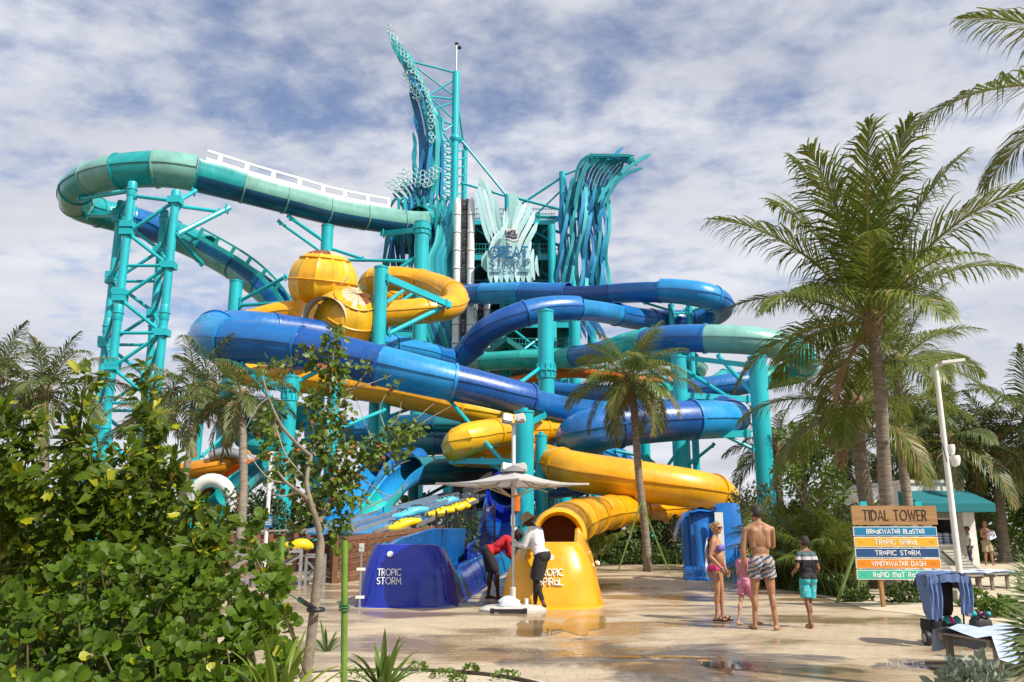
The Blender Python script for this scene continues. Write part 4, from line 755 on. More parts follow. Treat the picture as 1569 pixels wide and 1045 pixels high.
# yellow one
F2 = G(843, 933); rear2 = G(858, 897.5); axy = rear2-F2; Ly = axy.length; axy.normalize()
ry = thing('spiral_run_out', 'bright yellow run-out trough with white lettering below the tube mouth', 'slide run-out', F2)
def hts2(q):
    a, b, seg, f = q
    return 1.17+(.0 if seg == 1 else .28*min(1, (a-.75)/2.5))
trough(ry, F2, axy, Ly, .93, hts2, .38, YEL, YELL)
cap_text(ry, F2, [('TROPIC', 872, 882.5, 38, .072, .30), ('SPIRaL', 886, 896.5, 36, .030, .24)], 844, (845, 854), .38, 1.17)
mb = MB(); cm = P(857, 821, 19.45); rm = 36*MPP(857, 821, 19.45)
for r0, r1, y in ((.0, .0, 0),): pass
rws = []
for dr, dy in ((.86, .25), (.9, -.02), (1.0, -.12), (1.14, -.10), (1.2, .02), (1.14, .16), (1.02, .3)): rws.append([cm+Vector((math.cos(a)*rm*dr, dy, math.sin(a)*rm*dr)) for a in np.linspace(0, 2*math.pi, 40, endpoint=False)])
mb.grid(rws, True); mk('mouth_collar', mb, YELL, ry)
mb = MB(); mb.tube([cm+Vector((0, 1.2, 0)), cm+Vector((0, 1.25, 0))], rm*1.0, 24); mk('mouth_shade_disc', mb, mat('painted_mouth_shade', (.20, .06, .004), .6), ry)  # disc closing the tube, its dark amber paints the shade inside the mouth
mb = MB()                                                     # splashing water in the mouth
for k in range(130):
    x = random.gauss(0, .32); q = cm+Vector((x, -1.2-random.random()*.9, -.62+abs(random.gauss(0, .12)))); r = random.uniform(.012, .03); mb.ell(q, (r, r, r*1.6), n=6, m=4)
o = mk('splash', mb, mat('white_water', (.85, .88, .9), .2, 0, .02), ry); o['kind'] = 'stuff'
# ------------------------------------------------------------------ steel posts with glass clamps
def clamp_post(label, px, py, top):
    g = G(px, py); zt = P(px, top, g.y).z; th = thing('clamp_post', label, 'post', g, 'steel clamp posts')
    mb = MB(); mb.tube([g, g+Vector((0, 0, zt))], .022, 12); mb.lathe(g, [(.06, 0), (.06, .015), (.022, .02)], 14); mk('pole', mb, STEELP, th)
    for f in (.18, .66):
        mb = MB(); mb.box(g+Vector((0, -.005, zt*f)), (.16, .05, .05)); mk('glass_clamp', mb, WHT, th, False)
    mb = MB(); mb.box(g+Vector((0, -.03, zt+.04)), (.09, .07, .15)); mb.tube([g+Vector((0, -.06, zt+.06)), g+Vector((0, -.075, zt+.06))], .03, 12); mk('push_button_box', mb, mat('light_grey_plastic', (.55, .55, .53), .45), th, False)
clamp_post('steel clamp post left of the navy blue trough', 551, 931, 842)
clamp_post('steel clamp post the two lifeguards are working at', 803, 931, 845)
# ------------------------------------------------------------------ wooden walls
WOODS = [mat('brown_plank_%d' % k, c, .6, 0, .25, 2.5, bump=.3, bscale=25, stretch=(1.5, 1.5, 12)) for k, c in enumerate(((.23, .10, .05), (.27, .125, .065), (.19, .08, .04)))]
ww = thing('plank_wall', 'brown horizontal plank wall behind the navy blue trough', 'wall', G(518, 894))
A0, A1 = G(518, 894), G(680, 871); zA, zB = 1.24, 1.62; nb = 8
for k in range(nb):
    f0, f1 = k/nb, (k+1)/nb-.018; vs = [A0+Vector((0, 0, zA*f0)), A1+Vector((0, 0, zB*f0)), A1+Vector((0, 0, zB*f1)), A0+Vector((0, 0, zA*f1))]
    mb = MB(); mb.prism(vs, (.02, .06, 0)); mk('plank', mb, WOODS[k % 3], ww, False)
for f in np.linspace(.06, .98, 8):
    q = A0.lerp(A1, f)+Vector((0, .12, 0)); mb = MB(); mb.beam(q, q+Vector((0, 0, 1.15+.3*f)), .09); mk('post', mb, WOODS[2], ww, False)
A2 = G(476, 893); C_ = G(484, 886)
for k in range(3):
    mb = MB(); mb.prism([C_+Vector((-.02, 0, .12*k)), A0+Vector((-.03, 0, .12*k)), A0+Vector((-.03, 0, .12*k+.11)), C_+Vector((-.02, 0, .12*k+.11))], (0, .05, 0)); mk('plank', mb, WOODS[k], ww, False)
mb = MB(); mb.beam(A0+Vector((-.09, -.02, 0)), A0+Vector((-.09, -.02, 1.26)), .13, .1); mk('corner_post', mb, WOODS[1], ww, False)
wf = thing('plank_fence', 'brown plank fence with upright posts behind the grey metal frames', 'fence', base(400, 815, 27))
fa, fb = P(250, 819, 27), P(510, 810, 30)
for k in range(14):
    q = fa.lerp(fb, k/13); mb = MB(); mb.beam((q.x, q.y, 0), (q.x, q.y-.02, q.z-.05), .13); mk('post', mb, WOODS[1], wf, False)
for k in range(5):
    z = -.13-.26*k; mb = MB(); mb.prism([fa+Vector((0, .1, z-.20)), fb+Vector((0, .1, z-.20)), fb+Vector((0, .1, z)), fa+Vector((0, .1, z))], (0, .04, 0)); mk('plank', mb, WOODS[k % 3], wf, False)
mb = MB(); mb.beam(fa, fb, .28, .06); mk('top_rail', mb, mat('grey_weathered_wood', (.27, .22, .18), .7, 0, .2, 4), wf, False)
# grey metal frame racks
def rack(label, x0, x1, yt, yb, Y0, Y1):
    th = thing('metal_rack', label, 'metal frame', base((x0+x1)/2, yb, Y0), 'grey metal frames by the fence'); cs = []
    for Y in (Y0, Y1):
        for x in (x0, x1): q = P(x, yt, Y); cs.append(Vector((q.x, Y, q.z)))
    zt = cs[0].z
    for c in cs: mb = MB(); mb.beam((c.x, c.y, 0), (c.x, c.y, zt), .07); mk('leg', mb, GRYM, th, False)
    mb = MB()
    for i, j in ((0, 1), (2, 3), (0, 2), (1, 3)): mb.beam((cs[i].x, cs[i].y, zt), (cs[j].x, cs[j].y, zt), .06)
    mk('top_frame', mb, GRYM, th, False)
    for i, j in ((0, 1), (1, 0), (2, 3), (0, 2), (1, 3)): mb = MB(); mb.beam((cs[i].x, cs[i].y+.04*i, .12), (cs[j].x, cs[j].y+.04*i, zt-.1), .045); mk('diagonal_brace', mb, GRYM, th, False)
    for k in range(10):
        f = (k+.5)/10; mb = MB(); mb.beam(cs[0].lerp(cs[1], f)+Vector((0, 0, .06)), cs[2].lerp(cs[3], f)+Vector((0, 0, .06)), .085, .03); mk('roller', mb, GRYM, th, False)
rack('grey metal frame rack under the fence, right one', 392, 462, 845, 893, 21.5, 24)
rack('grey metal frame rack under the fence, left one', 318, 382, 850, 893, 21.2, 23.6)
rack('grey metal frame rack at the corner of the plank wall', 470, 498, 853, 890, 22.2, 23.6)
# ------------------------------------------------------------------ mat lanes and floats
ln = thing('mat_lanes', 'sloping grey mat racer lanes with blue channels behind the plank wall', 'slide lanes', base(600, 800, 27))
for k, (x0, y0, Y0, x1, y1, Y1) in enumerate(((520, 818, 28.5, 715, 757, 39), (556, 819, 28.5, 733, 757, 39), (594, 819, 29, 750, 757, 39), (484, 818, 28.5, 698, 757, 39))):
    a, b = P(x0, y0, Y0), P(x1, y1, Y1); mb = MB(); mb.beam(a, b, .62, .08); mk('lane_floor', mb, BLUL if k % 2 else BLU, ln, False)
    for s in (-.36, .36): mb = MB(); mb.beam(a+Vector((s, 0, .06)), b+Vector((s, 0, .06)), .05, .14); mk('lane_divider', mb, GRYM, ln, False)
    for f in (.2, .5, .8): q = a.lerp(b, f); mb = MB(); mb.beam((q.x, q.y, 0), q, .12); mk('leg', mb, GRYM, ln, False)
for k in range(4):
    q = P(698+k*15, 752, 38); mb = MB(); mb.prism([q+Vector((-.24, 0, -.9)), q+Vector((.2, 0, -.9)), q+Vector((.3, 1.2, .9)), q+Vector((-.14, 1.2, .9))], (0, .12, .05)); mk('start_ramp', mb, DARK, ln, False)
    mb = MB(); mb.box(q+Vector((0, -.1, -.3)), (.4, .5, .25)); mk('start_seat', mb, GRYM, ln, False)
FY = mat('yellow_float_vinyl', (.85, .58, .01), .35, 0, .06, 2); FB = mat('aqua_float_vinyl', (.10, .50, .62), .35, 0, .06, 2)
def float_(label, px, py, Y, ln_px, m, ry_=-.28, rz_=.5):
    c = P(px, py, Y); l = ln_px*MPP(px, py, Y); th = thing('mat_float', label, 'float', (c.x, c.y, c.z-.12), 'mat floats on the lanes'); M = Matrix.Rotation(rz_, 3, 'Z') @ Matrix.Rotation(ry_, 3, 'Y'); mb = MB()
    for s in (-1, 1): mb.tube([c+M @ Vector((l*(k/10-.5), s*.2*math.sin(math.pi*(.12+.76*k/10))**.5, .03*math.cos(k))) for k in range(11)], [max(.05, .17*math.sin(math.pi*(.06+.88*k/10))**.5) for k in range(11)], 10)
    mk('body', mb, m, th)
    for f in (-.2, .22):
        for s in (-1, 1): mb = MB(); cc = c+M @ Vector((l*f, s*.2, .15)); mb.tube([cc+M @ Vector((-.14, 0, 0)), cc+M @ Vector((-.08, 0, .07)), cc+M @ Vector((.08, 0, .07)), cc+M @ Vector((.14, 0, 0))], .02, 6); mk('handle', mb, DARK, th)
float_('yellow float just over the top of the plank wall', 616, 804, 30, 58, FY)
float_('aqua float in the lane above the lowest yellow one', 628, 786, 32, 56, FB)
float_('long yellow float in the middle of the right lane', 676, 785, 32.5, 42, FY, -.25, .6)
float_('yellow float second from the top of the right lane', 703, 777, 34.5, 34, FY, -.2, .6)
float_('yellow float topmost in the right lane', 718, 770, 36.5, 26, FY, -.2, .6)
float_('aqua float highest up in the middle lane', 685, 768, 36.5, 34, FB, -.2, .6)
float_('yellow float lying in the rack behind the bamboo stake', 458, 836, 23, 38, FY, -.05, .1)
# black mesh fence with creeper behind
bf = thing('mesh_fence', 'black mesh fence panels with green creeper beside the blue flume', 'fence', base(710, 800, 30))
for k in range(7):
    q = P(668+k*15, 812, 29+k*.4); zt = P(668, 783-k*2, 29+k*.4).z; mb = MB(); mb.beam((q.x, q.y, 0), (q.x, q.y, zt), .06); mk('post', mb, DARK, bf, False)
    if k < 6:
        q2 = P(683+k*15, 812, 29.4+k*.4); mb = MB()
        for j in range(10): z = zt*.97*j/10+.15; mb.beam((q.x, q.y, z), (q2.x, q2.y, z), .018)
        for j in range(1, 8): x = q.lerp(q2, j/8); mb.beam((x.x, x.y, .1), (x.x, x.y, zt*.97), .018)
        mk('mesh_panel', mb, DARK, bf, False)
# ------------------------------------------------------------------ umbrella
ug = G(786, 936); um = thing('umbrella', 'grey square patio umbrella over the two lifeguards', 'umbrella', ug)
CANV = mat('grey_canvas', (.55, .54, .53), .85, 0, .06, 6, bump=.1, bscale=120, trans=.18)
za = P(788, 719, ug.y).z; zc_ = 2.26; ap = Vector((ug.x+.02, ug.y, za)); hd = 1.42; cor = [Vector((ug.x+hd*math.cos(a), ug.y+hd*math.sin(a), zc_)) for a in (R(4), R(94), R(184), R(274))]
mb = MB(); rws = []
n_ = 24
for i in range(9):
    f = i/8; row = []
    for k in range(4*8):
        a, b = cor[k//8], cor[(k//8+1) % 4]; e = a.lerp(b, (k % 8)/8); side = math.sin(math.pi*(k % 8)/8); q = ap.lerp(e, f); q.z += -.03*side*f*f-.085*math.sin(math.pi*f); row.append(q)
    rws.append(row)
mb.grid(rws, True); rws2 = [[q-Vector((0, 0, .09)) if False else q-Vector((0, 0, .004)) for q in r] for r in rws]; mk('canopy', mb, CANV, um)
mb = MB(); mb.grid([rws[-1], [q-Vector((0, 0, .03)) for q in rws[-1]]], True); mk('canopy_valance', mb, CANV, um)
mb = MB(); mb.lathe(ap, [(.24, -.05), (.14, .03), (.04, .07), (0, .08)], 16); mk('top_vent', mb, mat('dark_grey_canvas', (.2, .2, .2), .85), um)
mb = MB(); mb.tube([Vector((ug.x, ug.y, 0.05)), Vector((ug.x, ug.y, za+.02))], .027, 12); mk('pole', mb, STEELP, um)
for k in range(8):
    e = cor[k//2] if k % 2 == 0 else (cor[k//2]+cor[(k//2+1) % 4])/2-Vector((0, 0, .10)); h = Vector((ug.x, ug.y, za-.52)); mid = ap.lerp(e, .5)-Vector((0, 0, .03))
    mb = MB(); mid = ap.lerp(e, .5)-Vector((0, 0, .125)); mb.beam(ap-Vector((0, 0, .08)), mid, .018, .025); mb.beam(mid, e-Vector((0, 0, .035)), .018, .025); mb.beam(h, mid, .016, .022); mk('rib', mb, mat('pale_beech_wood', (.5, .40, .28), .5), um, False)
mb = MB(); mb.lathe(Vector((ug.x, ug.y, 0)), [(.60, 0), (.60, .04), (.5, .09), (.1, .11), (.05, .14), (.05, .4), (.035, .41)], 28, sy=.8); mk('base', mb, mat('pale_concrete_base', (.55, .53, .49), .7, 0, .12, 6), um)
mb = MB(); mb.beam(ug+Vector((-.35, -.5, .05)), ug+Vector((.2, -.5, .05)), .05, .05); mb.box(ug+Vector((-.36, -.49, .045)), (.07, .06, .08)); mb.box(ug+Vector((.21, -.49, .045)), (.07, .06, .08)); mk('wheel_axle', mb, DARK, um, False)
def cloth_lump(c, rx, ry, rz, seed, n=22, m=12, amp=.16):
    mb = MB(); rws = []
    for i in range(m+1):
        th = math.pi*.52*i/m; row = []
        for j in range(n):
            ph = 2*math.pi*j/n; d = Vector((math.sin(th)*math.cos(ph), math.sin(th)*math.sin(ph), math.cos(th))); k = 1+amp*noise.noise(d*2.6+Vector((seed, 0, 0)))+amp*.6*noise.noise(d*7+Vector((0, seed, 0)))
            row.append(Vector(c)+Vector((d.x*rx*k, d.y*ry*k, max(0, d.z)*rz*k)))
        rws.append(row)
    mb.grid(rws, True); return mb
TOW = mat('white_towel', (.74, .76, .80), .95, 0, .08, 12, bump=.3, bscale=90, col2=(.42, .52, .70)); TOWB = mat('blue_towel', (.12, .19, .38), .95, 0, .12, 9, bump=.35, bscale=90); TOWL = mat('pale_blue_towel', (.42, .53, .78), .95, 0, .1, 7, bump=.3, bscale=90, col2=(.70, .74, .86))
solo('towel_pile', cloth_lump(ug+Vector((-.07, -.14, .10)), .20, .16, .16, 3.3), TOW, 'crumpled white and blue towel lying on the umbrella base', 'towel')
mb = MB(); mb.lathe(ug+Vector((.24, -.1, .09)), [(.028, 0), (.036, .13), (.034, .13), (.026, .01), (0, .01)], 16); solo('paper_cup', mb, WHT, 'small white paper cup standing on the umbrella base', 'cup')
bg_ = G(653, 929); bt = thing('water_bottle', 'clear plastic water bottle standing by the navy blue trough', 'bottle', bg_); PET = mat('clear_plastic', (.55, .66, .76), .12, 0, .1, 8, coat=.5)
mb = MB(); mb.lathe(bg_, [(0, .004), (.09, .004), (.098, .02), (.098, .09), (.092, .10), (.098, .11), (.098, .19), (.06, .255), (.026, .275), (.026, .30)], 20); mk('bottle_body', mb, PET, bt)
mb = MB(); mb.lathe(bg_+Vector((0, 0, .30)), [(.03, -.01), (.03, .025), (0, .026)], 14); mk('cap', mb, BLUL, bt)
# floodlight mast + rescue board behind the umbrella
fm = thing('floodlight_mast', 'white floodlight mast rising behind the umbrella canopy', 'light mast', base(787, 700, 23)); q = P(787, 648, 23)
mb = MB(); mb.tube([(q.x, 23, 0), (q.x, 23, q.z)], .055, 10); mk('pole', mb, WHT, fm)
for x, y in ((777, 642), (797, 641), (776, 717), (799, 717)):
    c = P(x, y, 22.8); mb = MB(); mb.box(c, (.26, .2, .20), Matrix.Rotation(R(-25), 3, 'X') @ Matrix.Rotation(R(18 if x < 787 else -18), 3, 'Z')); mb.tube([c, Vector((q.x, 23, c.z-.2))], .03, 6); o = mk('floodlight_head', mb, mat('pale_lamp_housing', (.62, .60, .56), .4), fm, False)
    mb = MB(); mb.box(c+Vector((0, -.1, -.03)), (.18, .02, .13), Matrix.Rotation(R(-25), 3, 'X')); mk('lens', mb, GRYM, o, False)
rb = thing('rescue_board', 'orange rescue tube and notice panels hung on a post under the umbrella', 'rescue post', base(790, 800, 19.5)); q = P(790, 750, 19.5)
mb = MB(); mb.beam((q.x, 19.5, 0), (q.x, 19.5, q.z), .06); mk('post', mb, GRYM, rb, False)
a, b = P(791, 756, 19.4), P(790, 786, 19.4); mb = MB(); mb.tube([a, a.lerp(b, .1), a.lerp(b, .9), b], [.04, .10, .10, .04], 12); mk('rescue_tube', mb, ORG, rb)
for x0, x1, y0, y1, m in ((783, 789, 787, 806, WHT), (790, 796, 787, 806, SB), (787, 793, 808, 828, WHT)): a, b = P(x0, y1, 19.38), P(x1, y0, 19.38); mb = MB(); mb.box((a+b)/2, (b.x-a.x, .02, b.z-a.z)); mk('notice_panel', mb, m, rb, False)
sp_ = thing('rules_sign', 'small blue rules sign on a white pole at the left', 'sign', base(411, 800, 25)); q = P(411, 692, 25)
mb = MB(); mb.tube([(q.x+.1, 25, 0), (q.x+.1, 25, q.z)], .06, 10); mk('pole', mb, WHT, sp_)
a, b = P(405, 808, 24.9), P(418, 790, 24.9); mb = MB(); mb.box((a+b)/2, (b.x-a.x, .03, b.z-a.z)); o = mk('sign_panel', mb, SB, sp_, False)
for k in range(4): mb = MB(); mb.box(Vector(((a.x+b.x)/2, 24.875, b.z-.07-.06*k)), ((b.x-a.x)*(.6 if k == 0 else .8), .004, .022)); mk('text_line', mb, WSIGN, o, False)
# ------------------------------------------------------------------ stack of blue rafts / covers
rg = G(1085, 889); rfm = mat('blue_raft_plastic', (.008, .16, .55), .35, 0, .10, 1.2, coat=.1); rf = thing('raft_stack', 'stack of tall blue plastic rafts standing on end at the plaza edge', 'rafts', rg)
def slab(x0, x1, yt, yb, Y, th_, bulge, lean, holes=True, skew=0):
    mb = MB(); rws = []; zt, zb = P(x0, yt, Y).z, max(.01, P(x0, yb, Y).z)
    X0, X1 = P(x0, 830, Y).x, P(x1, 830, Y).x
    for i in range(13):
        f = i/12; z = zb+(zt-zb)*f; off = -bulge*math.sin(math.pi*f)-lean*f+(-.22*(1-f)**6); row = []
        for j in range(7):
            g = j/6; e = .06*(abs(2*g-1)**4); row.append(Vector((X0+(X1-X0)*g+skew*f, Y+off+e, z-.05*abs(2*g-1)**5*(f > .95))))
        row += [q+Vector((0, th_, 0)) for q in reversed(row)]; rws.append(row)
    mb.grid(rws, True); n = 14; mb.f.append(tuple((12*n)+k for k in range(n))); mb.m.append(0); o = mk('raft', mb, rfm, rf, True, .5)
    if holes:
        hb = MB()
        for g in (.25, .4, .6, .75): hb.tube([Vector((X0+(X1-X0)*g+skew, Y-lean-.02, zt-.14)), Vector((X0+(X1-X0)*g+skew, Y-lean+.01, zt-.14))], .028, 10)
        mk('bolt_holes', hb, DARK, o)
    return o
slab(1047, 1072, 786, 886, 25.4, .14, .05, -.05); slab(1059, 1103, 783, 887, 25.0, .12, .10, .0); slab(1066, 1086, 800, 884, 24.6, .12, .06, .0, False); slab(1102, 1140, 770, 852, 24.6, .10, .04, -.2); slab(1100, 1141, 838, 890, 24.4, .3, .08, .0, False); slab(1048, 1090, 868, 890, 24.5, .4, .1, 0, False); slab(1118, 1141, 800, 886, 25.3, .2, .03, 0, False)
mb = MB(); a, b = P(1100, 888, 24.3), P(1107, 785, 24.3); mb.box((a+b)/2, (b.x-a.x, .06, b.z-a.z)); mk('white_strap', mb, WHT, rf, False)
mb = MB(); c = [P(1092, 782, 24.9), P(1070, 780, 24.7), P(1052, 785, 24.5), P(1042, 800, 24.4), P(1036, 822, 24.4)]
mb.grid([[q, q+Vector((0, .5, 0)), q+Vector((0, .5, -.05)), q+Vector((0, 0, -.05))] for q in c], True); mk('hanging_flap', mb, rfm, rf)
mb = MB(); mb.grid([[P(1060+k*5, 778+2*math.sin(k*1.7), 24.8), P(1060+k*5, 784, 25.6)] for k in range(9)]); mk('folded_cover', mb, rfm, rf)
# ------------------------------------------------------------------ direction sign
sg = G(1333, 932); sY = sg.y; ds_ = thing('direction_sign', 'wooden direction sign with five coloured slide boards on a post', 'sign', sg)
BWOOD = mat('honey_wood', (.40, .22, .09), .5, 0, .22, 2.5, bump=.2, bscale=14, stretch=(.6, 1, 14)); OAK = mat('post_wood', (.42, .22, .08), .6, 0, .2, 3, bump=.25, bscale=20, stretch=(10, 10, .7))
def board(x0, x1, yt, yb, m, tx, tcol, fit, sw, border=True, Yo=0, name='sign_board', lx=None, th_=None):
    a, b = P(x0, yb, sY), P(x1, yt, sY); mb = MB(); c = Vector(((a.x+b.x)/2, sY+Yo, (a.z+b.z)/2)); W_, H_ = b.x-a.x, b.z-a.z
    o = None
    if border:
        mb.box(c, (W_, .03, H_)); o = mk(name, mb, WSIGN, ds_, False); mb = MB(); mb.box(c-Vector((0, .003, 0)), (W_-.022, .03, H_-.022)); mk('colour_face', mb, m, o, False)
    else: mb.box(c, (W_, .04, H_)); o = mk(name, mb, m, ds_, False)
    h = H_*(.46 if border else .52); fw = fit*W_; xo = c.x-fw/2+(lx or 0)*W_
    kx = fw/(text_width(tx, .24)*h); cur = 0
    for wd in tx.split(' '):
        lettering(o, wd, (xo+cur*h*kx, sY+Yo-(.0185 if border else .0205), c.z-h/2), (1, 0, 0), (0, 0, 1), h, tcol, sw, .004, .24, kx=kx); cur += text_width(wd, .24)+.24*2+.35
    return c, W_, H_, o
BLK = mat('black_sign_paint', (.02, .016, .012), .5)
board(1306, 1433, 775, 804, BWOOD, 'TIDAL TOWER', BLK, .74, .11, False)
BC = [((1308, 1434, 807, 821.5), (.012, .20, .40), 'BReaKWATeR BLaSTeR', .69), ((1309.5, 1436, 823, 838), (.74, .40, .03), 'TRoPIC SPIRaL', .52), ((1311, 1438, 839.5, 854.5), (.016, .07, .20), 'TRoPIC SToRM', .53), ((1312, 1440, 856, 871), (.72, .23, .012), 'WHITeWATeR DASH', .63), ((1313.5, 1442, 873, 888), (.05, .46, .32), 'RaPID maT RaCeR', .62)]
for k, (bx_, cc, tx, ft) in enumerate(BC):
    m = mat('sign_face_%d' % k, cc, .4, 0, .06, 3); c, W_, H_, o = board(*bx_, m, tx, WSIGN, ft, .15)
    for sx in (-1, 1):                       # little slide marks at the ends
        mb = MB()
        for j in range(4): q = c+Vector((sx*(W_*.42)+(j-1.5)*.018, -.0205, -.012*(j % 2))); mb.beam(q+Vector((-.03, 0, .028)), q+Vector((.03, 0, -.022+.008*j)), .005, .003)
        mk('slide_mark', mb, mat('sign_mark_%d' % k, tuple(min(1, x*1.6+.08) for x in cc), .4), o, False)
a = P(1333, 780, sY); mb = MB(); mb.beam((a.x+.1, sY+.05, 0), (a.x+.06, sY+.05, a.z), .085, .06); mk('post', mb, OAK, ds_, False)
mb = MB(); a = P(1410, 780, sY); mb.beam((a.x, sY+.05, .95), (a.x, sY+.05, a.z), .085, .06); mk('back_batten', mb, OAK, ds_, False)
for x in (1324, 1408): a = P(x, 772, sY); mb = MB(); mb.box(a+Vector((0, .05, 0)), (.12, .06, .09)); mk('teal_post_cap', mb, steel, ds_, False)
# ------------------------------------------------------------------ kiosk
KW = mat('white_stucco', (.74, .72, .68), .85, 0, .1, 3, bump=.3, bscale=50); AWN = mat('teal_awning_canvas', (.006, .16, .19), .8, 0, .1, 2, bump=.1, bscale=60)
kq = P(1425, 740, 33); kx0, kx1 = P(1352, 760, 33).x, P(1478, 760, 33).x; kz = kq.z; ki = thing('towel_kiosk', 'white stucco towel kiosk with a teal awning behind the sign', 'kiosk', (kq.x, 33, 0)); xm = P(1385, 760, 33).x; xr0, xr1 = P(1428, 800, 33).x, P(1462, 800, 33).x
z0, z1 = P(1440, 836, 33).z, P(1440, 796, 33).z
def kb(name, x0, x1, y0, y1, za_, zb_, m=KW, par=None): mb = MB(); mb.box(((x0+x1)/2, (y0+y1)/2, (za_+zb_)/2), (x1-x0, y1-y0, zb_-za_)); return mk(name, mb, m, par or ki, False)
kb('front_wall', xm, xr0, 33, 33.25, 0, kz); kb('front_wall', xr1, kx1, 33, 33.25, 0, kz); kb('front_wall', xr0, xr1, 33.002, 33.25, 0, z0); kb('front_wall', xr0, xr1, 33.002, 33.25, z1, kz); kb('side_wall', kx1-.25, kx1-.002, 33.25, 38, 0, kz-.002); kb('side_wall', xm+.002, xm+.25, 33.25, 38, 0, kz-.002); kb('back_wall', xm, kx1, 38, 38.25, 0, kz); kb('wing', kx0, xm-.003, 34.4, 38, 0, kz-.12); kb('roof_slab', xm-.05, kx1+.05, 32.92, 38.3, kz+.001, kz+.12); kb('room_floor', xm, kx1, 33.3, 38, .0, .06, DARK); kb('room_shade_panel', xm+.3, kx1-.3, 35.5, 35.6, .06, kz-.05, mat('painted_room_shade', (.03, .03, .032), .8)); kb('counter', xr0-.1, xr1+.1, 32.72, 33.35, z0-.03, z0+.05, WHT); kb('pillar', kx1-.55, kx1-.1, 32.3, 32.7, 0, z1+.35)  # near-black panel behind the window stands in for the shade of the room
kb('hours_panel', xr0-.2, xr1+.15, 32.97, 33.0, z1+.06, z1+.42, mat('beige_board', (.34, .30, .24), .7))
for k in range(3):
    for j in range(4): mb = cloth_lump((xr0+.2+.28*k, 33.0, z0+.05+.11*j), .13, .17, .12, k+j*3, 12, 6, .06); mk('folded_towel', mb, TOWL if (k+j) % 2 else TOW, ki)
ax0, ax1 = P(1394, 760, 32).x, P(1506, 770, 32).x; zt_, zb_ = P(1400, 752, 33).z, P(1400, 779, 31.2).z
mb = MB(); mb.prism([Vector((ax0, 32.98, zt_)), Vector((ax0, 31.2, zb_+.18)), Vector((ax0, 31.2, zb_-.12)), Vector((ax0, 32.98, zb_-.12))], (ax1-ax0, 0, 0)); mk('awning', mb, AWN, ki, False)
mb = MB(); mb.box((kx0+.25, 34.2, kz-.9), (.4, .35, .55)); mk('wall_box', mb, WHT, ki, False)
mb = MB(); q = P(1389, 764, 32.9); mb.box(q, (.22, .2, .3)); mb.tube([q+Vector((0, 0, -.1)), q+Vector((.15, -.25, -.25))], .05, 8); mk('wall_lamp', mb, GRYM, ki, False)
# ------------------------------------------------------------------ lamp post
lg = G(1476, 926); lp = thing('lamp_post', 'tall white lamp post with a flat arm light and cameras', 'lamp post', lg); zt_ = P(1434, 560, lg.y).z
mb = MB(); mb.lathe(lg, [(.062, .2), (.058, zt_*.5), (.05, zt_), (0, zt_+.01)], 18); mk('pole', mb, WHT, lp)
mb = MB(); mb.box(lg+Vector((0, 0, .13)), (.42, .42, .28), taper=.86); mk('plinth', mb, mat('pale_concrete_plinth', (.5, .48, .43), .8, 0, .15, 6, bump=.2, bscale=40), lp, False)
mb = MB(); e = lg+Vector((0, 0, zt_)); mb.tube([e-Vector((0, 0, .25)), e+Vector((.02, 0, -.02)), e+Vector((.16, -.02, .05))], .045, 10); mb.prism([e+Vector((.08, -.13, .02)), e+Vector((.55, -.15, .07)), e+Vector((.55, .13, .07)), e+Vector((.08, .13, .02))], (0, 0, .055)); mk('light_head', mb, WHT, lp)
for x, y, r in ((1457, 688, .075), (1463, 705, .1)):
    c = P(x, y, lg.y-.02); mb = MB(); mb.lathe(c, [(0, .09), (r, .09), (r*1.08, .02), (r, -.03), (r*.8, -.1), (0, -.14)], 16); mb.tube([c+Vector((0, 0, .06)), Vector((lg.x, lg.y, c.z+.06))], .03, 8); mk('camera_housing', mb, WHT, lp)
mb = MB(); mb.tube([lg+Vector((-.06, -.02, zt_*.66)), lg+Vector((-.05, -.05, zt_*.62)), lg+Vector((-.02, -.06, zt_*.58))], .008, 5); mk('cable', mb, DARK, lp)
# ------------------------------------------------------------------ loungers on the right
LW = mat('taupe_lounger_frame', (.22, .19, .15), .55, 0, .15, 5); LS = mat('taupe_sling', (.30, .27, .22), .8, 0, .12, 10, bump=.2, bscale=120)
def lounger(label, x, y, rz, back=.85, grp='sun loungers on the sand', z=0.08):
    th = thing('sun_lounger', label, 'sun lounger', (x, y, z), grp); M = Matrix.Rotation(rz, 3, 'Z'); o0 = Vector((x, y, z)); W3 = lambda a, b, c: o0+M @ Vector((a, b, c))
    for b in (-.32, .32): mb = MB(); mb.beam(W3(-1.0, b, .32), W3(.35, b, .32), .05, .07); mb.beam(W3(.35, b, .32), W3(.35+.72*math.cos(back), b, .32+.72*math.sin(back)), .05, .06); mk('side_rail', mb, LW, th, False)
    for a in (-.9, .45):
        for b in (-.32, .32): mb = MB(); mb.beam(W3(a, b, 0), W3(a, b, .31), .06); mk('leg', mb, LW, th, False)
    for k in range(12): f = (k+.5)/12; a = -1.0+1.35*f; mb = MB(); mb.beam(W3(a, -.3, .345), W3(a, .3, .345), .085, .02); mk('slat', mb, LS, th, False)
    for k in range(7): f = (k+.5)/7*.72; mb = MB(); mb.beam(W3(.35+f*math.cos(back), -.3, .345+f*math.sin(back)), W3(.35+f*math.cos(back), .3, .345+f*math.sin(back)), .08, .02, up=M @ Vector((-math.sin(back), 0, math.cos(back)))); mk('slat', mb, LS, th, False)
    return W3
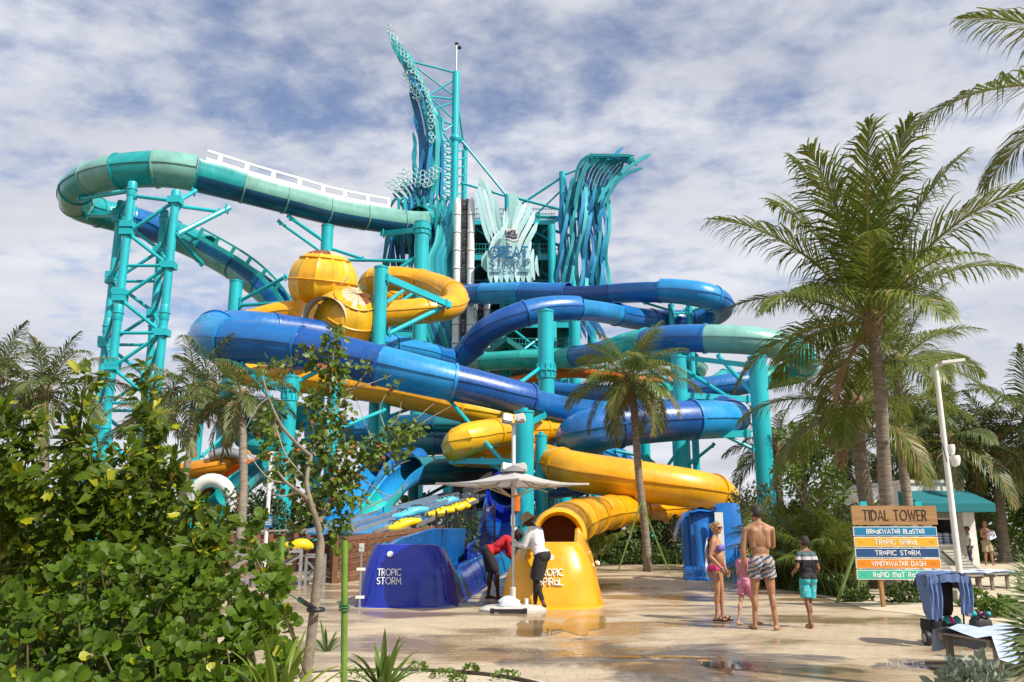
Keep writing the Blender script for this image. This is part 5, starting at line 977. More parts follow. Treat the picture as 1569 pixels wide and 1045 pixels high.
for i, (px, py, lab) in enumerate(((1448, 912, 'taupe sun lounger directly behind the lamp post, nearest the sign'), (1492, 908, 'taupe sun lounger just right of the lamp post with a pale towel'), (1534, 906, 'taupe sun lounger farthest right in the row behind the fan palm'))):
    g = G(px, py); W3 = lounger(lab, g.x, g.y+.5, R(122), .75)
    if i > 0:
        mb = MB(); rws = []
        for k in range(12): f = k/11; a = -.75+f*1.05; rws.append([W3(a, b, .375+.018*math.sin(b*20+k)+.015*noise.noise(Vector((k*.7, b*8, i)))-(.10 if abs(b) > .35 else 0)) for b in (-.37, -.33, -.2, 0, .2, .33, .36)])
        mb.grid(rws); solo('beach_towel', mb, TOWL, ['', 'pale blue towel on the lounger right of the lamp post', 'pale blue towel on the lounger farthest right behind the fan palm'][i], 'towel')
g = G(1492, 1036); W3 = lounger('near sun lounger covered with towels at the lower right corner', g.x+1.0, g.y+.42, R(14), .5, 'sun loungers on the sand', .0)
mb = MB(); rws = []
for k in range(12):
    f = k/11; rws.append([W3(-1.02+1.2*f, b, .39+.03*math.sin(f*14+b*9)+.02*noise.noise(Vector((f*5, b*6, 0)))-(.22 if abs(b) > .42 else 0)) for b in (-.46, -.4, -.2, 0, .2, .4, .45)])
mb.grid(rws); solo('beach_towel', mb, mat('blue_white_beach_towel', (.34, .44, .68), .95, 0, .1, 7, bump=.3, bscale=90, col2=(.56, .62, .76)), 'white and blue towel spread on the near lounger at the lower right', 'towel')
bq = W3(-.05, .62, .20); bk = thing('backpack', 'black backpack with bright trinkets behind the near lounger', 'bag', bq); bk.scale = (.8, .8, .8); mb = MB(); rws = []
for z, sx, sy in ((0, .13, .08), (.02, .15, .10), (.15, .155, .105), (.26, .14, .09), (.33, .09, .06), (.35, .02, .02)): rws.append([bq+Vector((-.1+sx*math.copysign(abs(math.cos(a))**.6, math.cos(a)), .1+sy*math.copysign(abs(math.sin(a))**.6, math.sin(a)), z+.012*noise.noise(Vector((a*2, z*9, 1))))) for a in np.linspace(0, 6.283, 24, endpoint=False)])
mb.grid(rws, True); mk('bag_body', mb, DARK, bk)
mb = MB(); mb.tube([bq+Vector((-.16, .02, .3)), bq+Vector((-.1, .0, .38)), bq+Vector((-.04, .02, .3))], .012, 6); mk('grab_handle', mb, DARK, bk)
for k, c in enumerate(((.02, .5, .5), (.7, .1, .25), (.05, .4, .5))): mb = MB(); mb.ell(bq+Vector((-.2+.1*k, .05, .36)), .035); mk('trinket', mb, mat('trinket_%d' % k, c, .4), bk)
# ------------------------------------------------------------------ stroller with a towel over it
sq = G(1452, 990); st = thing('stroller', 'black three wheeled stroller with a blue towel over its canopy', 'stroller', sq); FAB = mat('black_stroller_fabric', (.018, .018, .022), .8, 0, .3, 15, bump=.3, bscale=60); MAG = mat('magenta_trim', (.42, .015, .16), .5)
for dx, dy, r in ((-.30, .02, .115), (.27, -.1, .125), (.02, .55, .1)):
    c = sq+Vector((dx, dy, r)); mb = MB(); mb.tube([c+Vector((k, 0, 0)) for k in (-.035, -.03, .03, .035)], [r*.86, r, r, r*.86], 22); o = mk('wheel', mb, DARK, st)
    for s in (-1, 1): mb = MB(); mb.tube([c+Vector((s*.036, 0, 0)), c+Vector((s*.042, 0, 0))], r*.55, 16); mk('hub', mb, GRYM if dx < .2 else MAG, o)
mb = MB()
for a, b in (((-.28, .02, .12), (.25, -.1, .12)), ((-.26, .0, .14), (-.30, -.12, 1.0)), ((.24, -.08, .14), (.26, -.16, 1.0)), ((-.26, 0, .16), (.0, .55, .16)), ((.24, -.05, .16), (.02, .55, .16)), ((-.30, -.12, 1.0), (.26, -.16, 1.0))): mb.tube([sq+Vector(a), sq+Vector(b)], .014, 8)
mk('frame', mb, DARK, st)
mb = MB(); rws = []
for z, sx, sy in ((.13, .18, .16), (.15, .25, .22), (.27, .27, .24), (.36, .26, .22), (.35, .22, .19)): rws.append([sq+Vector((math.copysign(abs(math.cos(a))**.5, math.cos(a))*sx-.01, .12+math.copysign(abs(math.sin(a))**.5, math.sin(a))*sy, z+.01*math.sin(a*6))) for a in np.linspace(0, 6.283, 28, endpoint=False)])
mb.grid(rws, True); mk('basket', mb, FAB, st)
mb = MB(); mb.box(sq+Vector((-.02, -.13, .24)), (.16, .015, .025)); mk('red_tag', mb, mat('red_tag', (.5, .02, .02), .5), st, False)
mb = MB(); mb.grid([[sq+Vector((x, y, z+.01*math.sin(x*40))) for x in np.linspace(-.2, .18, 12)] for y, z in ((.3, .40), (.12, .42), (.05, .5), (.0, .8), (-.02, .98))]); mk('seat', mb, FAB, st)
for k, (x, c) in enumerate(((.06, (.45, .02, .2)), (.16, (.03, .33, .28)), (.0, (.03, .33, .3)))): mb = cloth_lump(sq+Vector((x, -.05, .33)), .07, .07, .10, k); mk('packed_cloth', mb, mat('packed_cloth_%d' % k, c, .8), st)
mb = MB(); rws = []
for i in range(15):
    f = i/14; a = math.pi*(.04+.92*f); rws.append([sq+Vector((-.02-.27*math.cos(a), y, .80+.26*math.sin(a))) for y in (-.22, 0, .22, .34)])
mb.grid(rws); mk('sun_canopy', mb, FAB, st)
mb = MB(); rws = []
for i in range(41):
    u = i/40*2-1; s = abs(u); x = math.copysign(min(1, s/.42), u)*.30; drop = max(0, s-.40)/.60; top = 1.075-.05*min(1, s/.4)**3
    row = []
    for j in range(9):
        v = j/8; fold = .022*math.sin(u*34+j*.4)*(.35+drop); z = top-drop*(.62 if u < 0 else .52)-.03*abs(v-.5)+.014*math.sin(v*9+u*6); row.append(sq+Vector((x+math.copysign(.05*drop, u)*(1-.6*drop)+fold*.8, -.29+.5*v*(1-.55*drop)+fold, z)))
    rws.append(row)
st.scale = (.8, .8, .84)
mb.grid(rws)
for xa, xb, zb_ in ((-.35, -.15, .40), (.14, .33, .47)):
    mb.grid([[sq+Vector((xa+(xb-xa)*j/9+.03*math.sin(i*.5)*(i/10), -.27-.05*(i/10)+.022*math.sin(j*1.9+i*.25), 1.03-.05*abs((xa+xb)/2*(1-j/9*.2))-(1.02-zb_)*i/10+.02*math.sin(j*1.2)*(i/10))) for j in range(10)] for i in range(11)])
mb.grid([[sq+Vector((-.34+.66*j/15, -.28+.012*math.sin(j*1.7), 1.06-.035*abs(j/7.5-1)**2-.13*i/3+.01*math.sin(j*2))) for j in range(16)] for i in range(4)])
mk('towel', mb, TOWB, st, label='blue towel draped over the stroller canopy')
# ------------------------------------------------------------------ plants
LF_PALM = mat('palm_leaflet_green', (.20, .25, .035), .40, 0, .1, .7, trans=.35, island=.65, col2=(.085, .13, .022))
LF_PALM2 = mat('deep_palm_green', (.13, .18, .04), .48, 0, .1, .7, trans=.3, island=.65, col2=(.055, .085, .024))  # deeper green for the coarse fronds
LF_DRY = mat('dry_frond_tan', (.36, .25, .12), .7, 0, .2, 2, trans=.2, island=.5, col2=(.20, .13, .06)); RACH = mat('frond_stalk', (.24, .22, .045), .5, 0, .2, 2)
BARK_P = mat('palm_bark', (.30, .25, .19), .85, 0, .3, 3, bump=.6, bscale=9, stretch=(1, 1, 5), col2=(.13, .105, .08)); BARK = mat('grey_bark', (.30, .25, .19), .85, 0, .3, 6, bump=.5, bscale=25, col2=(.15, .12, .09)); TWIG = mat('pale_twig', (.40, .35, .28), .8, 0, .2, 6)
def frond_mesh(elev, Ln, nl, seed, lw=.017, ll=.33, m=None, dry=0.0, bend=None):
    rr = random.Random(seed); mb = MB(); n = 16; e0 = R(elev); bend = R(bend if bend is not None else (34 if elev > 65 else 58 if elev > 25 else 62)); pts = [Vector((0, 0, 0))]; tang = []; yaw = rr.uniform(-.12, .12)
    for k in range(n):
        f = (k+.5)/n; a = e0-bend*f**1.5; t = Vector((math.cos(a)*math.cos(yaw*f), math.cos(a)*math.sin(yaw*f), math.sin(a))); tang.append(t); pts.append(pts[-1]+t*Ln/n)
    tang.append(tang[-1]); mb.cur = 1; mb.tube(pts, [.026*Ln/3*(1-.85*k/n)+.004 for k in range(n+1)], 5); mb.cur = 0
    tw = rr.uniform(-.35, .35)
    for k in range(nl):
        f = .13+.87*(k+.5)/nl; q = f*n; i = min(n-1, int(q)); p = pts[i].lerp(pts[i+1], q-i); t = tang[i].lerp(tang[min(i+1, n)], q-i).normalized(); sd = Vector((0, 0, 1)).cross(t)
        sd = sd.normalized() if sd.length > .05 else Vector((0, 1, 0)); up = t.cross(sd); sd = (sd*math.cos(tw)+up*math.sin(tw)); up = t.cross(sd)
        for s in (-1, 1):
            l = Ln*ll*(math.sin(math.pi*min(1, .16+.80*f))**.7)*rr.uniform(.82, 1.08)*(1 if f < .94 else .75); al = R(64-38*f+rr.uniform(-7, 7)); v = R(rr.uniform(8, 34))
            d = (t*math.cos(al)+(sd*s*math.cos(v)+up*math.sin(v)*.8)*math.sin(al)).normalized(); g = rr.uniform(.45, 1.05); wv = t.cross(d); wv = (t-d*t.dot(d)).normalized()*lw*Ln/3*rr.uniform(.8, 1.15)
            p1 = p+d*l*.45-Vector((0, 0, g*l*.06)); d2 = (d-Vector((0, 0, g*1.0))).normalized(); p2 = p1+d2*l*.33; d3 = (d2-Vector((0, 0, g*1.0))).normalized(); p3 = p2+d3*l*.24
            mi = 2 if rr.random() < dry+max(0, f-.88)*2.2*dry*4 else 0
            mb.add([p-wv*.5, p+wv*.5, p1+wv*.9, p1-wv*.9, p2+wv*.65, p2-wv*.65, p3], [(0, 1, 2, 3), (3, 2, 4, 5), (5, 4, 6)], mi)
    return mb.mesh('frond', [m or LF_PALM, RACH, LF_DRY])
ELEV = (84, 72, 60, 46, 32, 16, 0, -22, -45)
FM, FM2 = {}, {}
for e in ELEV:
    for v in range(2): FM[(e, v)] = frond_mesh(e, 3.0, 74, e*7+v*31+500, dry=.03 if e > -20 else .25)
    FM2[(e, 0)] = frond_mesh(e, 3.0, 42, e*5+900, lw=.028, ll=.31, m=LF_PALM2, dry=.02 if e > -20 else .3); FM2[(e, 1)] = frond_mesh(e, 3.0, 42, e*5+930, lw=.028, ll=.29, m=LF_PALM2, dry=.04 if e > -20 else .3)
DRYF = frond_mesh(-50, 2.0, 30, 77, lw=.05, m=LF_DRY, bend=30)
def palm(label, bpx, Yb, cpx, cpy, Yc, Ls, n, tw_, hi=True, grp='palm trees', emax=84, emin=-30, seed=1, coco=False, pw_=.9, up_=.95, az0=0.0, flare=1.6, skip=None, dryn=0, bz=0, wind=0.0, trunk=True):
    rr = random.Random(seed); b = Vector((P(bpx, 800, Yb).x, Yb, bz)); c = P(cpx, cpy, Yc); th = thing('palm_tree', label, 'palm tree', b, grp)
    if trunk:
        mb = MB(); k = 44 if hi else 22; pts = []; rd = []; r = tw_/2*MPP(cpx, cpy, Yc)
        for i in range(k+1):
            f = i/k; p = b.lerp(c, f); p.x += (c.x-b.x)*(f*f-f)*.5+.06*math.sin(f*5+seed)*(c.z/6)*math.sin(math.pi*f); pts.append(p); rd.append(r*(1+(flare-1)*max(0, 1-f*6)**2+.16*(1-f))*(1.05 if i % 2 else .96)*(1.0 if f < .97 else 1.25))
        mb.tube(pts, rd, 14 if hi else 9); mk('trunk', mb, BARK_P, th, ang=.9)
        mb = MB(); mb.ell(c+Vector((0, 0, .05)), (r*1.7, r*1.7, r*2.8), n=12, m=8)
        for i in range(14): a = i*2.4; mb.add([c+Vector((math.cos(a)*r, math.sin(a)*r, -.2)), c+Vector((math.cos(a+.5)*r, math.sin(a+.5)*r, -.2)), c+Vector((math.cos(a+.25)*r*2.6, math.sin(a+.25)*r*2.6, .35*Ls))], [(0, 1, 2)])
        mk('crown_shaft', mb, mat('palm_fibre', (.26, .19, .10), .9, 0, .3, 8, bump=.5, bscale=30), th)
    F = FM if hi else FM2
    for i in range(n):
        f = i/max(1, n-1); e = emax-(emax-emin)*f**pw_; ek = min(ELEV, key=lambda q: abs(q-e)); az = az0+i*2.39996+rr.uniform(-.25, .25)
        if skip and skip(az % (2*math.pi), ek): continue
        s = Ls*rr.uniform(.86, 1.08)*(1.0 if ek < 60 else up_); az += wind*math.sin(az)
        o = link('frond', F[(ek, i % 2)], th, c-b+Vector((math.cos(az)*.06, math.sin(az)*.06, .1)), (rr.uniform(-.12, .12), R((ek-e))*.6, az), s)
    for i in range(dryn): az = i*2.1+seed; link('dry_frond', DRYF, th, c-b, (0, 0, az), Ls*.8)
    if coco:
        for i in range(7): a = i*.9; mb = MB(); mb.ell(c+Vector((math.cos(a)*.22, math.sin(a)*.22, -.12-.06*(i % 3))), (.085, .085, .11)); mk('coconut', mb, mat('green_coconut', (.20, .24, .04), .5), th)
    return th, c
palm('tall coconut palm with a full crown standing behind the direction sign', 1362, 18.3, 1337, 500, 17.6, 1.18, 25, 18, True, seed=3, emin=-12, emax=86, pw_=1.3, up_=1.22, flare=2.1, skip=lambda a, e: e < 46 and (a > 5.1 or a < .4), az0=.4, dryn=1)
palm('shorter coconut palm left of the tall one with fronds sweeping left', 1336, 20.5, 1308, 628, 20.2, .98, 15, 20, True, seed=8, coco=True, az0=2.9, emin=-28, dryn=1)
palm('coconut palm with a dark slim trunk right behind the tall one', 1392, 27, 1375, 560, 27, 1.12, 18, 13, True, seed=14, az0=1.0, emin=-22, flare=1.2)
palm('small drooping palm in front of the blue hook with a slender trunk', 990, 29.5, 966, 582, 29, .84, 28, 10.5, True, seed=21, emax=76, emin=-55, flare=1.2, dryn=4, az0=.3)
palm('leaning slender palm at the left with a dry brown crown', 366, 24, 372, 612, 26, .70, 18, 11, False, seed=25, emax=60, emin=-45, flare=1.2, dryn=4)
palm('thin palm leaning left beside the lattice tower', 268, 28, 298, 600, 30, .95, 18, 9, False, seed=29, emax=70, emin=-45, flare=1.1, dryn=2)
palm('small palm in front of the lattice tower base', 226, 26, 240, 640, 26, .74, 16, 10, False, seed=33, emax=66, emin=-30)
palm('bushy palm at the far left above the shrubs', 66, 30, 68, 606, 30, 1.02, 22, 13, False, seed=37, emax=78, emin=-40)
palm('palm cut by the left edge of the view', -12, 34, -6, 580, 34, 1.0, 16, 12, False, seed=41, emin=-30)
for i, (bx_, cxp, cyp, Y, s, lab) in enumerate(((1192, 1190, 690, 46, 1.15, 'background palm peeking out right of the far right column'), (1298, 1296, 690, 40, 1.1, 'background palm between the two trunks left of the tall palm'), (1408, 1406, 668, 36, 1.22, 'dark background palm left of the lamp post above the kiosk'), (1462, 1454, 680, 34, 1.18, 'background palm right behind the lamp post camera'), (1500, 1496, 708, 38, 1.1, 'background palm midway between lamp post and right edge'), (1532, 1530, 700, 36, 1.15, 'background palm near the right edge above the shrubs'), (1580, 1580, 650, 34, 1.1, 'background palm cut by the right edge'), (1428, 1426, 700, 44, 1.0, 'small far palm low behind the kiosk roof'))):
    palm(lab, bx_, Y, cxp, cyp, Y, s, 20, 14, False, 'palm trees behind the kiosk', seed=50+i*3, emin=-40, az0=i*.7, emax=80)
# the near palm standing outside the frame at the right, its fronds reaching in
nth, nc = palm('near palm beyond the right edge whose fronds reach into the view', 1900, 6.6, 1758, 150, 6.5, .62, 18, 26, True, seed=65, emax=76, emin=-20, az0=2.95, bz=0, skip=lambda a, e: 2.0 < a < 4.4)
for az, e, s_ in ((3.10, 16, .74), (2.85, 60, .60)): link('frond', FM[(e, 0)], nth, nc-Vector(nth.location), (0, 0, az), s_)
# ------------------------------------------------------------------ leaf scatter helpers
def leaf_poly(kind, l, w, rr):
    if kind == 'round': return [(0, 0), (.28, .30), (.62, .5), (.88, .38), (1, 0), (.88, -.38), (.62, -.5), (.28, -.30)]
    if kind == 'fish': return [(0, 0), (.35, .2), (.72, .46), (1.0, .55), (.90, .28), (1.08, .12), (.92, -.06), (1.02, -.28), (.80, -.26), (.66, -.36), (.3, -.16)]
    if kind == 'lobe': return [(0, 0), (.15, .38), (.42, .30), (.5, .52), (.72, .28), (1, 0), (.72, -.28), (.5, -.52), (.42, -.30), (.15, -.38)]
    if kind == 'lance': return [(0, 0), (.3, .5), (.65, .4), (1, 0), (.65, -.4), (.3, -.5)]
    return [(0, 0), (.5, .5), (1, 0), (.5, -.5)]
def leaf_mesh(kind, cup=.18):
    mb = MB(); pl = leaf_poly(kind, 1, 1, None); vs = [(x, y*(.9 if kind in ('round', 'lobe', 'quad') else .55), cup*abs(y)*1.2-.14*x*x) for x, y in pl]; n = len(vs)
    c = (.5, 0, -.05); vs2 = [c]+vs; mb.add(vs2, [(0, i+1, (i+1) % n+1) for i in range(n)]); return mb
LEAFM = {}
def get_leaf(kind, m):
    if (kind, m.name) not in LEAFM: LEAFM[(kind, m.name)] = (leaf_mesh(kind), leaf_mesh(kind).mesh('leaf', m))
    return LEAFM[(kind, m.name)]
def leaves(th, tr, kind, m, nobj=0, name='foliage'):
    """tr: list of (pos, dir, normal, size). The nobj that show largest are objects, the rest one part."""
    lm, me = get_leaf(kind, m); o0 = origin(th); tr = list(tr)
    if nobj:
        def vis(q): x, y, d = proj(q[0]); return -(q[3]/d)+(10 if not (0 < x < 1569 and 0 < y < 1045) else 0)+d*.004
        tr.sort(key=vis)
    base_v = np.array(lm.v); nv = len(base_v); V = []; F = []
    for k, (p, d, nn, s) in enumerate(tr):
        d = Vector(d).normalized(); nn = Vector(nn); y = nn.cross(d)
        if y.length < 1e-3: y = Vector((1, 0, 0)).cross(d)
        y.normalize(); z = d.cross(y); Mx = Matrix((d, y, z)).transposed()
        if k < nobj: o = link('leaf', me, th); o.matrix_local = Matrix.Translation(Vector(p)-o0) @ Mx.to_4x4() @ Matrix.Scale(s, 4)
        else:
            A = np.array(Mx)*s; o = len(V)*nv; V.append(base_v @ A.T+np.array(p)-np.array(o0)); F.append([tuple(i+o for i in f) for f in lm.f])
    if V:
        me2 = bpy.data.meshes.new(name); me2.from_pydata(np.concatenate(V).tolist(), [], [f for g in F for f in g]); me2.materials.append(m); me2.shade_smooth(); o = link(name, me2, th); o['kind'] = 'stuff'
def rdir(rr):
    z = rr.uniform(-1, 1); a = rr.uniform(0, 6.283); r = math.sqrt(1-z*z); return Vector((r*math.cos(a), r*math.sin(a), z))
def bush(label, px, pyt, Y, wpx, m, leaf=.11, n=1500, kind='lance', cat='bush', name='bush', grp=None, dy=None, seed=1, zb=0, nobj=0, rough=.35, stems=True):
    rr = random.Random(seed*13+5); c = P(px, pyt, Y); rx = wpx/2*MPP(px, pyt, Y); rz = (c.z-zb)/1.75; cz = zb+rz*.75; ry_ = dy or rx*.7; th = thing(name, label, cat, (c.x, Y, zb), grp); tr = []
    for k in range(n):
        d = rdir(rr); f = rr.uniform(.45, 1)**.4; kx = 1+rough*noise.noise(d*1.8+Vector((seed*3.1, 0, 0)))+rough*.6*noise.noise(d*4.5+Vector((0, seed, 0)))
        p = Vector((c.x+d.x*rx*f*kx, Y+d.y*ry_*f*kx, cz+d.z*rz*f*kx))
        if p.z < zb+.02: continue
        dd = (d*.8+rdir(rr)*.9+Vector((0, 0, .35))).normalized(); tr.append((p, dd, rdir(rr)+d, leaf*rr.uniform(.6, 1.25)))
    leaves(th, tr, kind, m, nobj)
    if stems:
        mb = MB()
        for k in range(6): a = k*1.05; mb.tube([Vector((c.x+.08*math.cos(a), Y+.08*math.sin(a), zb)), Vector((c.x+rx*.3*math.cos(a), Y+ry_*.3*math.sin(a), cz)), Vector((c.x+rx*.6*math.cos(a), Y+ry_*.6*math.sin(a), cz+rz*.5))], [.03, .02, .008], 6)
        mk('stem', mb, BARK, th)
    return th
GD = mat('dark_leaf_green', (.055, .10, .018), .5, 0, .1, 2, trans=.25, island=.7, col2=(.022, .045, .012)); GM = mat('mid_leaf_green', (.085, .15, .022), .48, 0, .1, 2, trans=.28, island=.7, col2=(.035, .07, .014)); GB = mat('bright_leaf_green', (.15, .25, .03), .48, 0, .1, 2, trans=.32, island=.7, col2=(.07, .13, .016)); GO = mat('olive_leaf_green', (.11, .125, .055), .55, 0, .1, 2, trans=.2, island=.7, col2=(.05, .06, .028)); GS = mat('silver_leaf', (.30, .36, .27), .6, 0, .1, 2, trans=.2, island=.6, col2=(.16, .21, .15))
GC = mat('glossy_clusia_green', (.10, .175, .009), .46, 0, .1, 2.5, trans=.34, island=.8, col2=(.040, .078, .005), spec=.22); GF = mat('fishtail_green', (.115, .18, .010), .42, 0, .1, 2.5, trans=.42, island=.8, col2=(.045, .08, .006), spec=.22); GFY = mat('yellowed_fishtail_green', (.46, .44, .015), .45, 0, .1, 2.5, trans=.35, island=.6, col2=(.26, .30, .012)); GY = mat('young_tree_leaf', (.14, .22, .014), .42, 0, .1, 2.5, trans=.35, island=.75, col2=(.05, .09, .010)); GBRN = mat('withered_leaf', (.30, .11, .025), .7, 0, .2, 3, trans=.2)
# far wood: one mass behind everything
rr = random.Random(4); wd_ = thing('far_wood', 'dark band of distant trees behind the slides and kiosk', 'trees', (0, 62, 0)); wd_['kind'] = 'stuff'; tr = []
for k in range(9000):
    x = rr.uniform(-58, 62); h = 3.4+1.6*noise.noise(Vector((x*.13, 0, 2)))+1.2*noise.noise(Vector((x*.5, 3, 1))); h += (1.4 if x > 22 else 0); z = h*rr.random()**.7; tr.append((Vector((x, 62+rr.uniform(-2, 2)-abs(x)*.12, z)), rdir(rr), rdir(rr), rr.uniform(.35, .75)))
leaves(wd_, tr, 'quad', GD)
for i, (px, pyt, Y, w_, mm, n, lf, lab) in enumerate((
    (920, 796, 36.5, 90, GD, 2600, .16, 'dark rounded hedge bush just right of the yellow tube mouth'), (1000, 800, 36.6, 70, GM, 2200, .16, 'rounded hedge bush under the yellow bend'), (1040, 792, 36.2, 50, GO, 1600, .15, 'hedge bush touching the blue raft stack'), (960, 830, 35.6, 120, GM, 2200, .15, 'low front hedge along the far paving edge'),
    (1150, 745, 34, 80, GO, 2400, .14, 'olive grey bush beside the foot of the far right column'), (1215, 770, 29, 90, GD, 2600, .14, 'dark bush behind the shirtless man'), (1290, 775, 27, 90, GD, 2600, .13, 'dark bush left of the sign behind the boy'), (1525, 750, 37.5, 120, GB, 4200, .17, 'bright green bush right of the kiosk behind two men'), (1595, 740, 36.5, 90, GM, 2400, .17, 'green bush at the right edge behind the fan palm'), (1345, 780, 30, 70, GM, 1600, .14, 'bush between the palm trunks and the kiosk'),
    (395, 742, 34, 120, GD, 2600, .17, 'dark bush behind the white pole at the left'), (560, 770, 36, 130, GD, 1800, .16, 'dark bush under the mat slide flumes'), (845, 795, 40, 110, GD, 1600, .16, 'dark bush behind the wide column and guards'), (700, 790, 40, 80, GD, 1200, .16, 'dark bush behind the mesh fence'), (1110, 800, 37.5, 70, GD, 1500, .15, 'dark bush right behind the blue raft stack'))):
    bush(lab, px, pyt, Y, w_, mm, lf, n, 'lance', seed=i+3, grp='bushes around the plaza')
bush('low flowering bush at the foot of the sign and palm', 1392, 892, 16.6, 62, GM, .07, 700, 'round', seed=31, grp='small shrubs on the sand'); bush('small bush right of the lamp post plinth', 1492, 905, 15.6, 44, GB, .07, 500, 'round', seed=32, grp='small shrubs on the sand'); bush('low bush on the sand behind the stroller at right', 1532, 918, 14, 64, GB, .07, 700, 'round', seed=33, grp='small shrubs on the sand'); bush('little bush hugging the sign post foot on the left', 1310, 905, 17.2, 46, GM, .08, 500, 'lance', seed=34, grp='small shrubs on the sand')
# areca clumps behind the people
def clump(label, px, Y, n, s, seed, grp='palm clumps at the paving edge', e0=84, e1=22):
    rr = random.Random(seed); b = Vector((P(px, 850, Y).x, Y, 0)); th = thing('palm_clump', label, 'palm clump', b, grp)
    for i in range(n):
        e = e0-(e0-e1)*(i/(n-1)); ek = min(ELEV, key=lambda q: abs(q-e)); link('frond', FM[(ek, i % 2)], th, (rr.uniform(-.3, .3), rr.uniform(-.3, .3), rr.uniform(.1, .7)), (0, 0, i*2.4+seed), s*rr.uniform(.8, 1.1))
    mb = MB()
    for i in range(7): x, y = b.x+rr.uniform(-.3, .3), Y+rr.uniform(-.25, .25); mb.tube([(x, y, 0), (x+rr.uniform(-.1, .1), y, .9)], [.035, .025], 7)
    mk('cane', mb, mat('green_cane', (.18, .20, .05), .5), th)
clump('areca palm clump directly behind the shirtless man', 1196, 22.5, 20, .66, 2); clump('areca palm clump behind the boy', 1246, 21, 20, .66, 5); clump('areca palm clump just left of the direction sign', 1290, 20, 18, .62, 9); clump('areca palm clump between boy and rafts at the back', 1168, 26, 16, .66, 13); clump('palm clump right of the yellow tube mouth with spiky leaves', 912, 33.5, 14, .62, 17, e1=40); clump('palm clump behind the wooden sign and kiosk corner', 1330, 24, 14, .6, 19)
# grassy edging
def grass(label, px0, px1, Y0, Y1, n, h, seed, m=None):
    rr = random.Random(seed); mb = MB(); a, b = P(px0, 880, Y0), P(px1, 880, Y1)
    for k in range(n):
        f = rr.random(); x = a.x+(b.x-a.x)*f+rr.uniform(-.2, .2); y = Y0+(Y1-Y0)*f+rr.uniform(-.05, .8); hh = h*rr.uniform(.5, 1.2); an = rr.uniform(0, 6.28); d = Vector((math.cos(an), math.sin(an), 0)); wv = Vector((-math.sin(an), math.cos(an), 0))*.018; p = Vector((x, y, 0))
        mb.add([p-wv, p+wv, p+d*hh*.3+Vector((0, 0, hh*.7))+wv*.8, p+d*hh*.3+Vector((0, 0, hh*.7))-wv*.8, p+d*hh*.75+Vector((0, 0, hh*.75))], [(0, 1, 2, 3), (3, 2, 4)])
    o = solo('strap_grass', mb, m or GM, label, 'grass', None, 'stuff')
grass('strappy grass edging under the palm clumps on the right', 1160, 1320, 22.5, 17.4, 1500, .55, 3); grass('strappy grass edging along the far hedge', 905, 1060, 35.8, 35.0, 700, .7, 4)
# airy small tree at the right
def small_tree(label, px, Y, pyt, clumps, m, lf, nper, tr_px, seed, kind='lance', nobj=0, base_px=None):
    rr = random.Random(seed); b = Vector((P(base_px or px, 850, Y).x, Y, 0)); th = thing('tree', label, 'tree', b); top = P(px, pyt, Y); r = tr_px/2*MPP(px, pyt, Y); crn = []; mb = MB(); mb.tube([b, b.lerp(top, .35)+Vector((.08, 0, 0)), b.lerp(top, .7)-Vector((.05, 0, 0)), top], [r*1.2, r, r*.7, r*.25], 9); mk('trunk', mb, BARK, th)
    for (cx_, cy_, rp) in clumps:
        c = P(cx_, cy_, Y+rr.uniform(-.8, .8)); rad = rp*MPP(cx_, cy_, Y); f = max(.3, min(.9, (c.z-.3)/top.z*.75)); s = b.lerp(top, f); mb = MB(); mb.tube([s, s.lerp(c, .5)+Vector((0, 0, .1)), c], [r*.45, r*.3, r*.1], 6); mk('limb', mb, BARK, th)
        for k in range(nper): d = rdir(rr); q = c+d*rad*rr.random()**.4*(1+.4*noise.noise(d*2+c)); crn.append((q, d+rdir(rr), rdir(rr), lf*rr.uniform(.6, 1.2)))
    leaves(th, crn, kind, m, nobj, 'crown'); return th
small_tree('airy bright green tree between the clumps and the palms', 1232, 27, 650, [(1218, 668, 22), (1246, 660, 22), (1262, 690, 22), (1232, 700, 24), (1205, 720, 20), (1275, 722, 20), (1250, 738, 26), (1222, 750, 24), (1284, 752, 22), (1262, 770, 26), (1240, 715, 20)], GB, .16, 170, 9, 5)
# ------------------------------------------------------------------ foreground young tree with its stakes
ty = 7.7; yt = thing('young_tree', 'young leafy tree with bare pale twigs tied to stakes in the foreground', 'tree', (P(472, 1045, ty).x, ty, 0)); rr = random.Random(9)
def limb(pts, r0, r1, nm, m): mb = MB(); a = catmull([(*P(x, y, ty+d),) for x, y, d in pts], 5); n = len(a); mb.tube(a, [r0+(r1-r0)*i/(n-1) for i in range(n)], 9); mk(nm, mb, m, yt); return a
b0 = P(468, 1045, ty); mb = MB(); tp = [Vector((b0.x-.03, ty, -.02)), b0]+[P(x, y, ty) for x, y in ((476, 985), (483, 920), (489, 860), (492, 830))]; mb.tube(tp, [.052, .049, .046, .043, .040, .037], 12); mk('trunk', mb, BARK, yt)
LIMBS = [([(492, 832, 0), (486, 800, -.05), (476, 770, -.1), (470, 735, -.1), (480, 690, 0), (500, 640, .1), (508, 580, .1), (512, 520, .1)], .031, .007), ([(489, 800, 0), (505, 770, .1), (520, 735, .2), (530, 700, .2), (525, 660, .2)], .03, .008), ([(480, 775, 0), (460, 755, -.2), (440, 740, -.3), (425, 722, -.3)], .024, .008), ([(515, 745, .2), (550, 722, .3), (585, 690, .3), (610, 670, .3), (640, 655, .3)], .018, .006), ([(478, 700, 0), (455, 680, -.1), (430, 650, -.2), (412, 610, -.2), (402, 575, -.2)], .02, .006), ([(500, 640, 0), (530, 610, .2), (550, 585, .2), (570, 560, .3)], .014, .004)]
for pts, r0, r1 in LIMBS: limb(pts, r0, r1, 'limb', BARK)
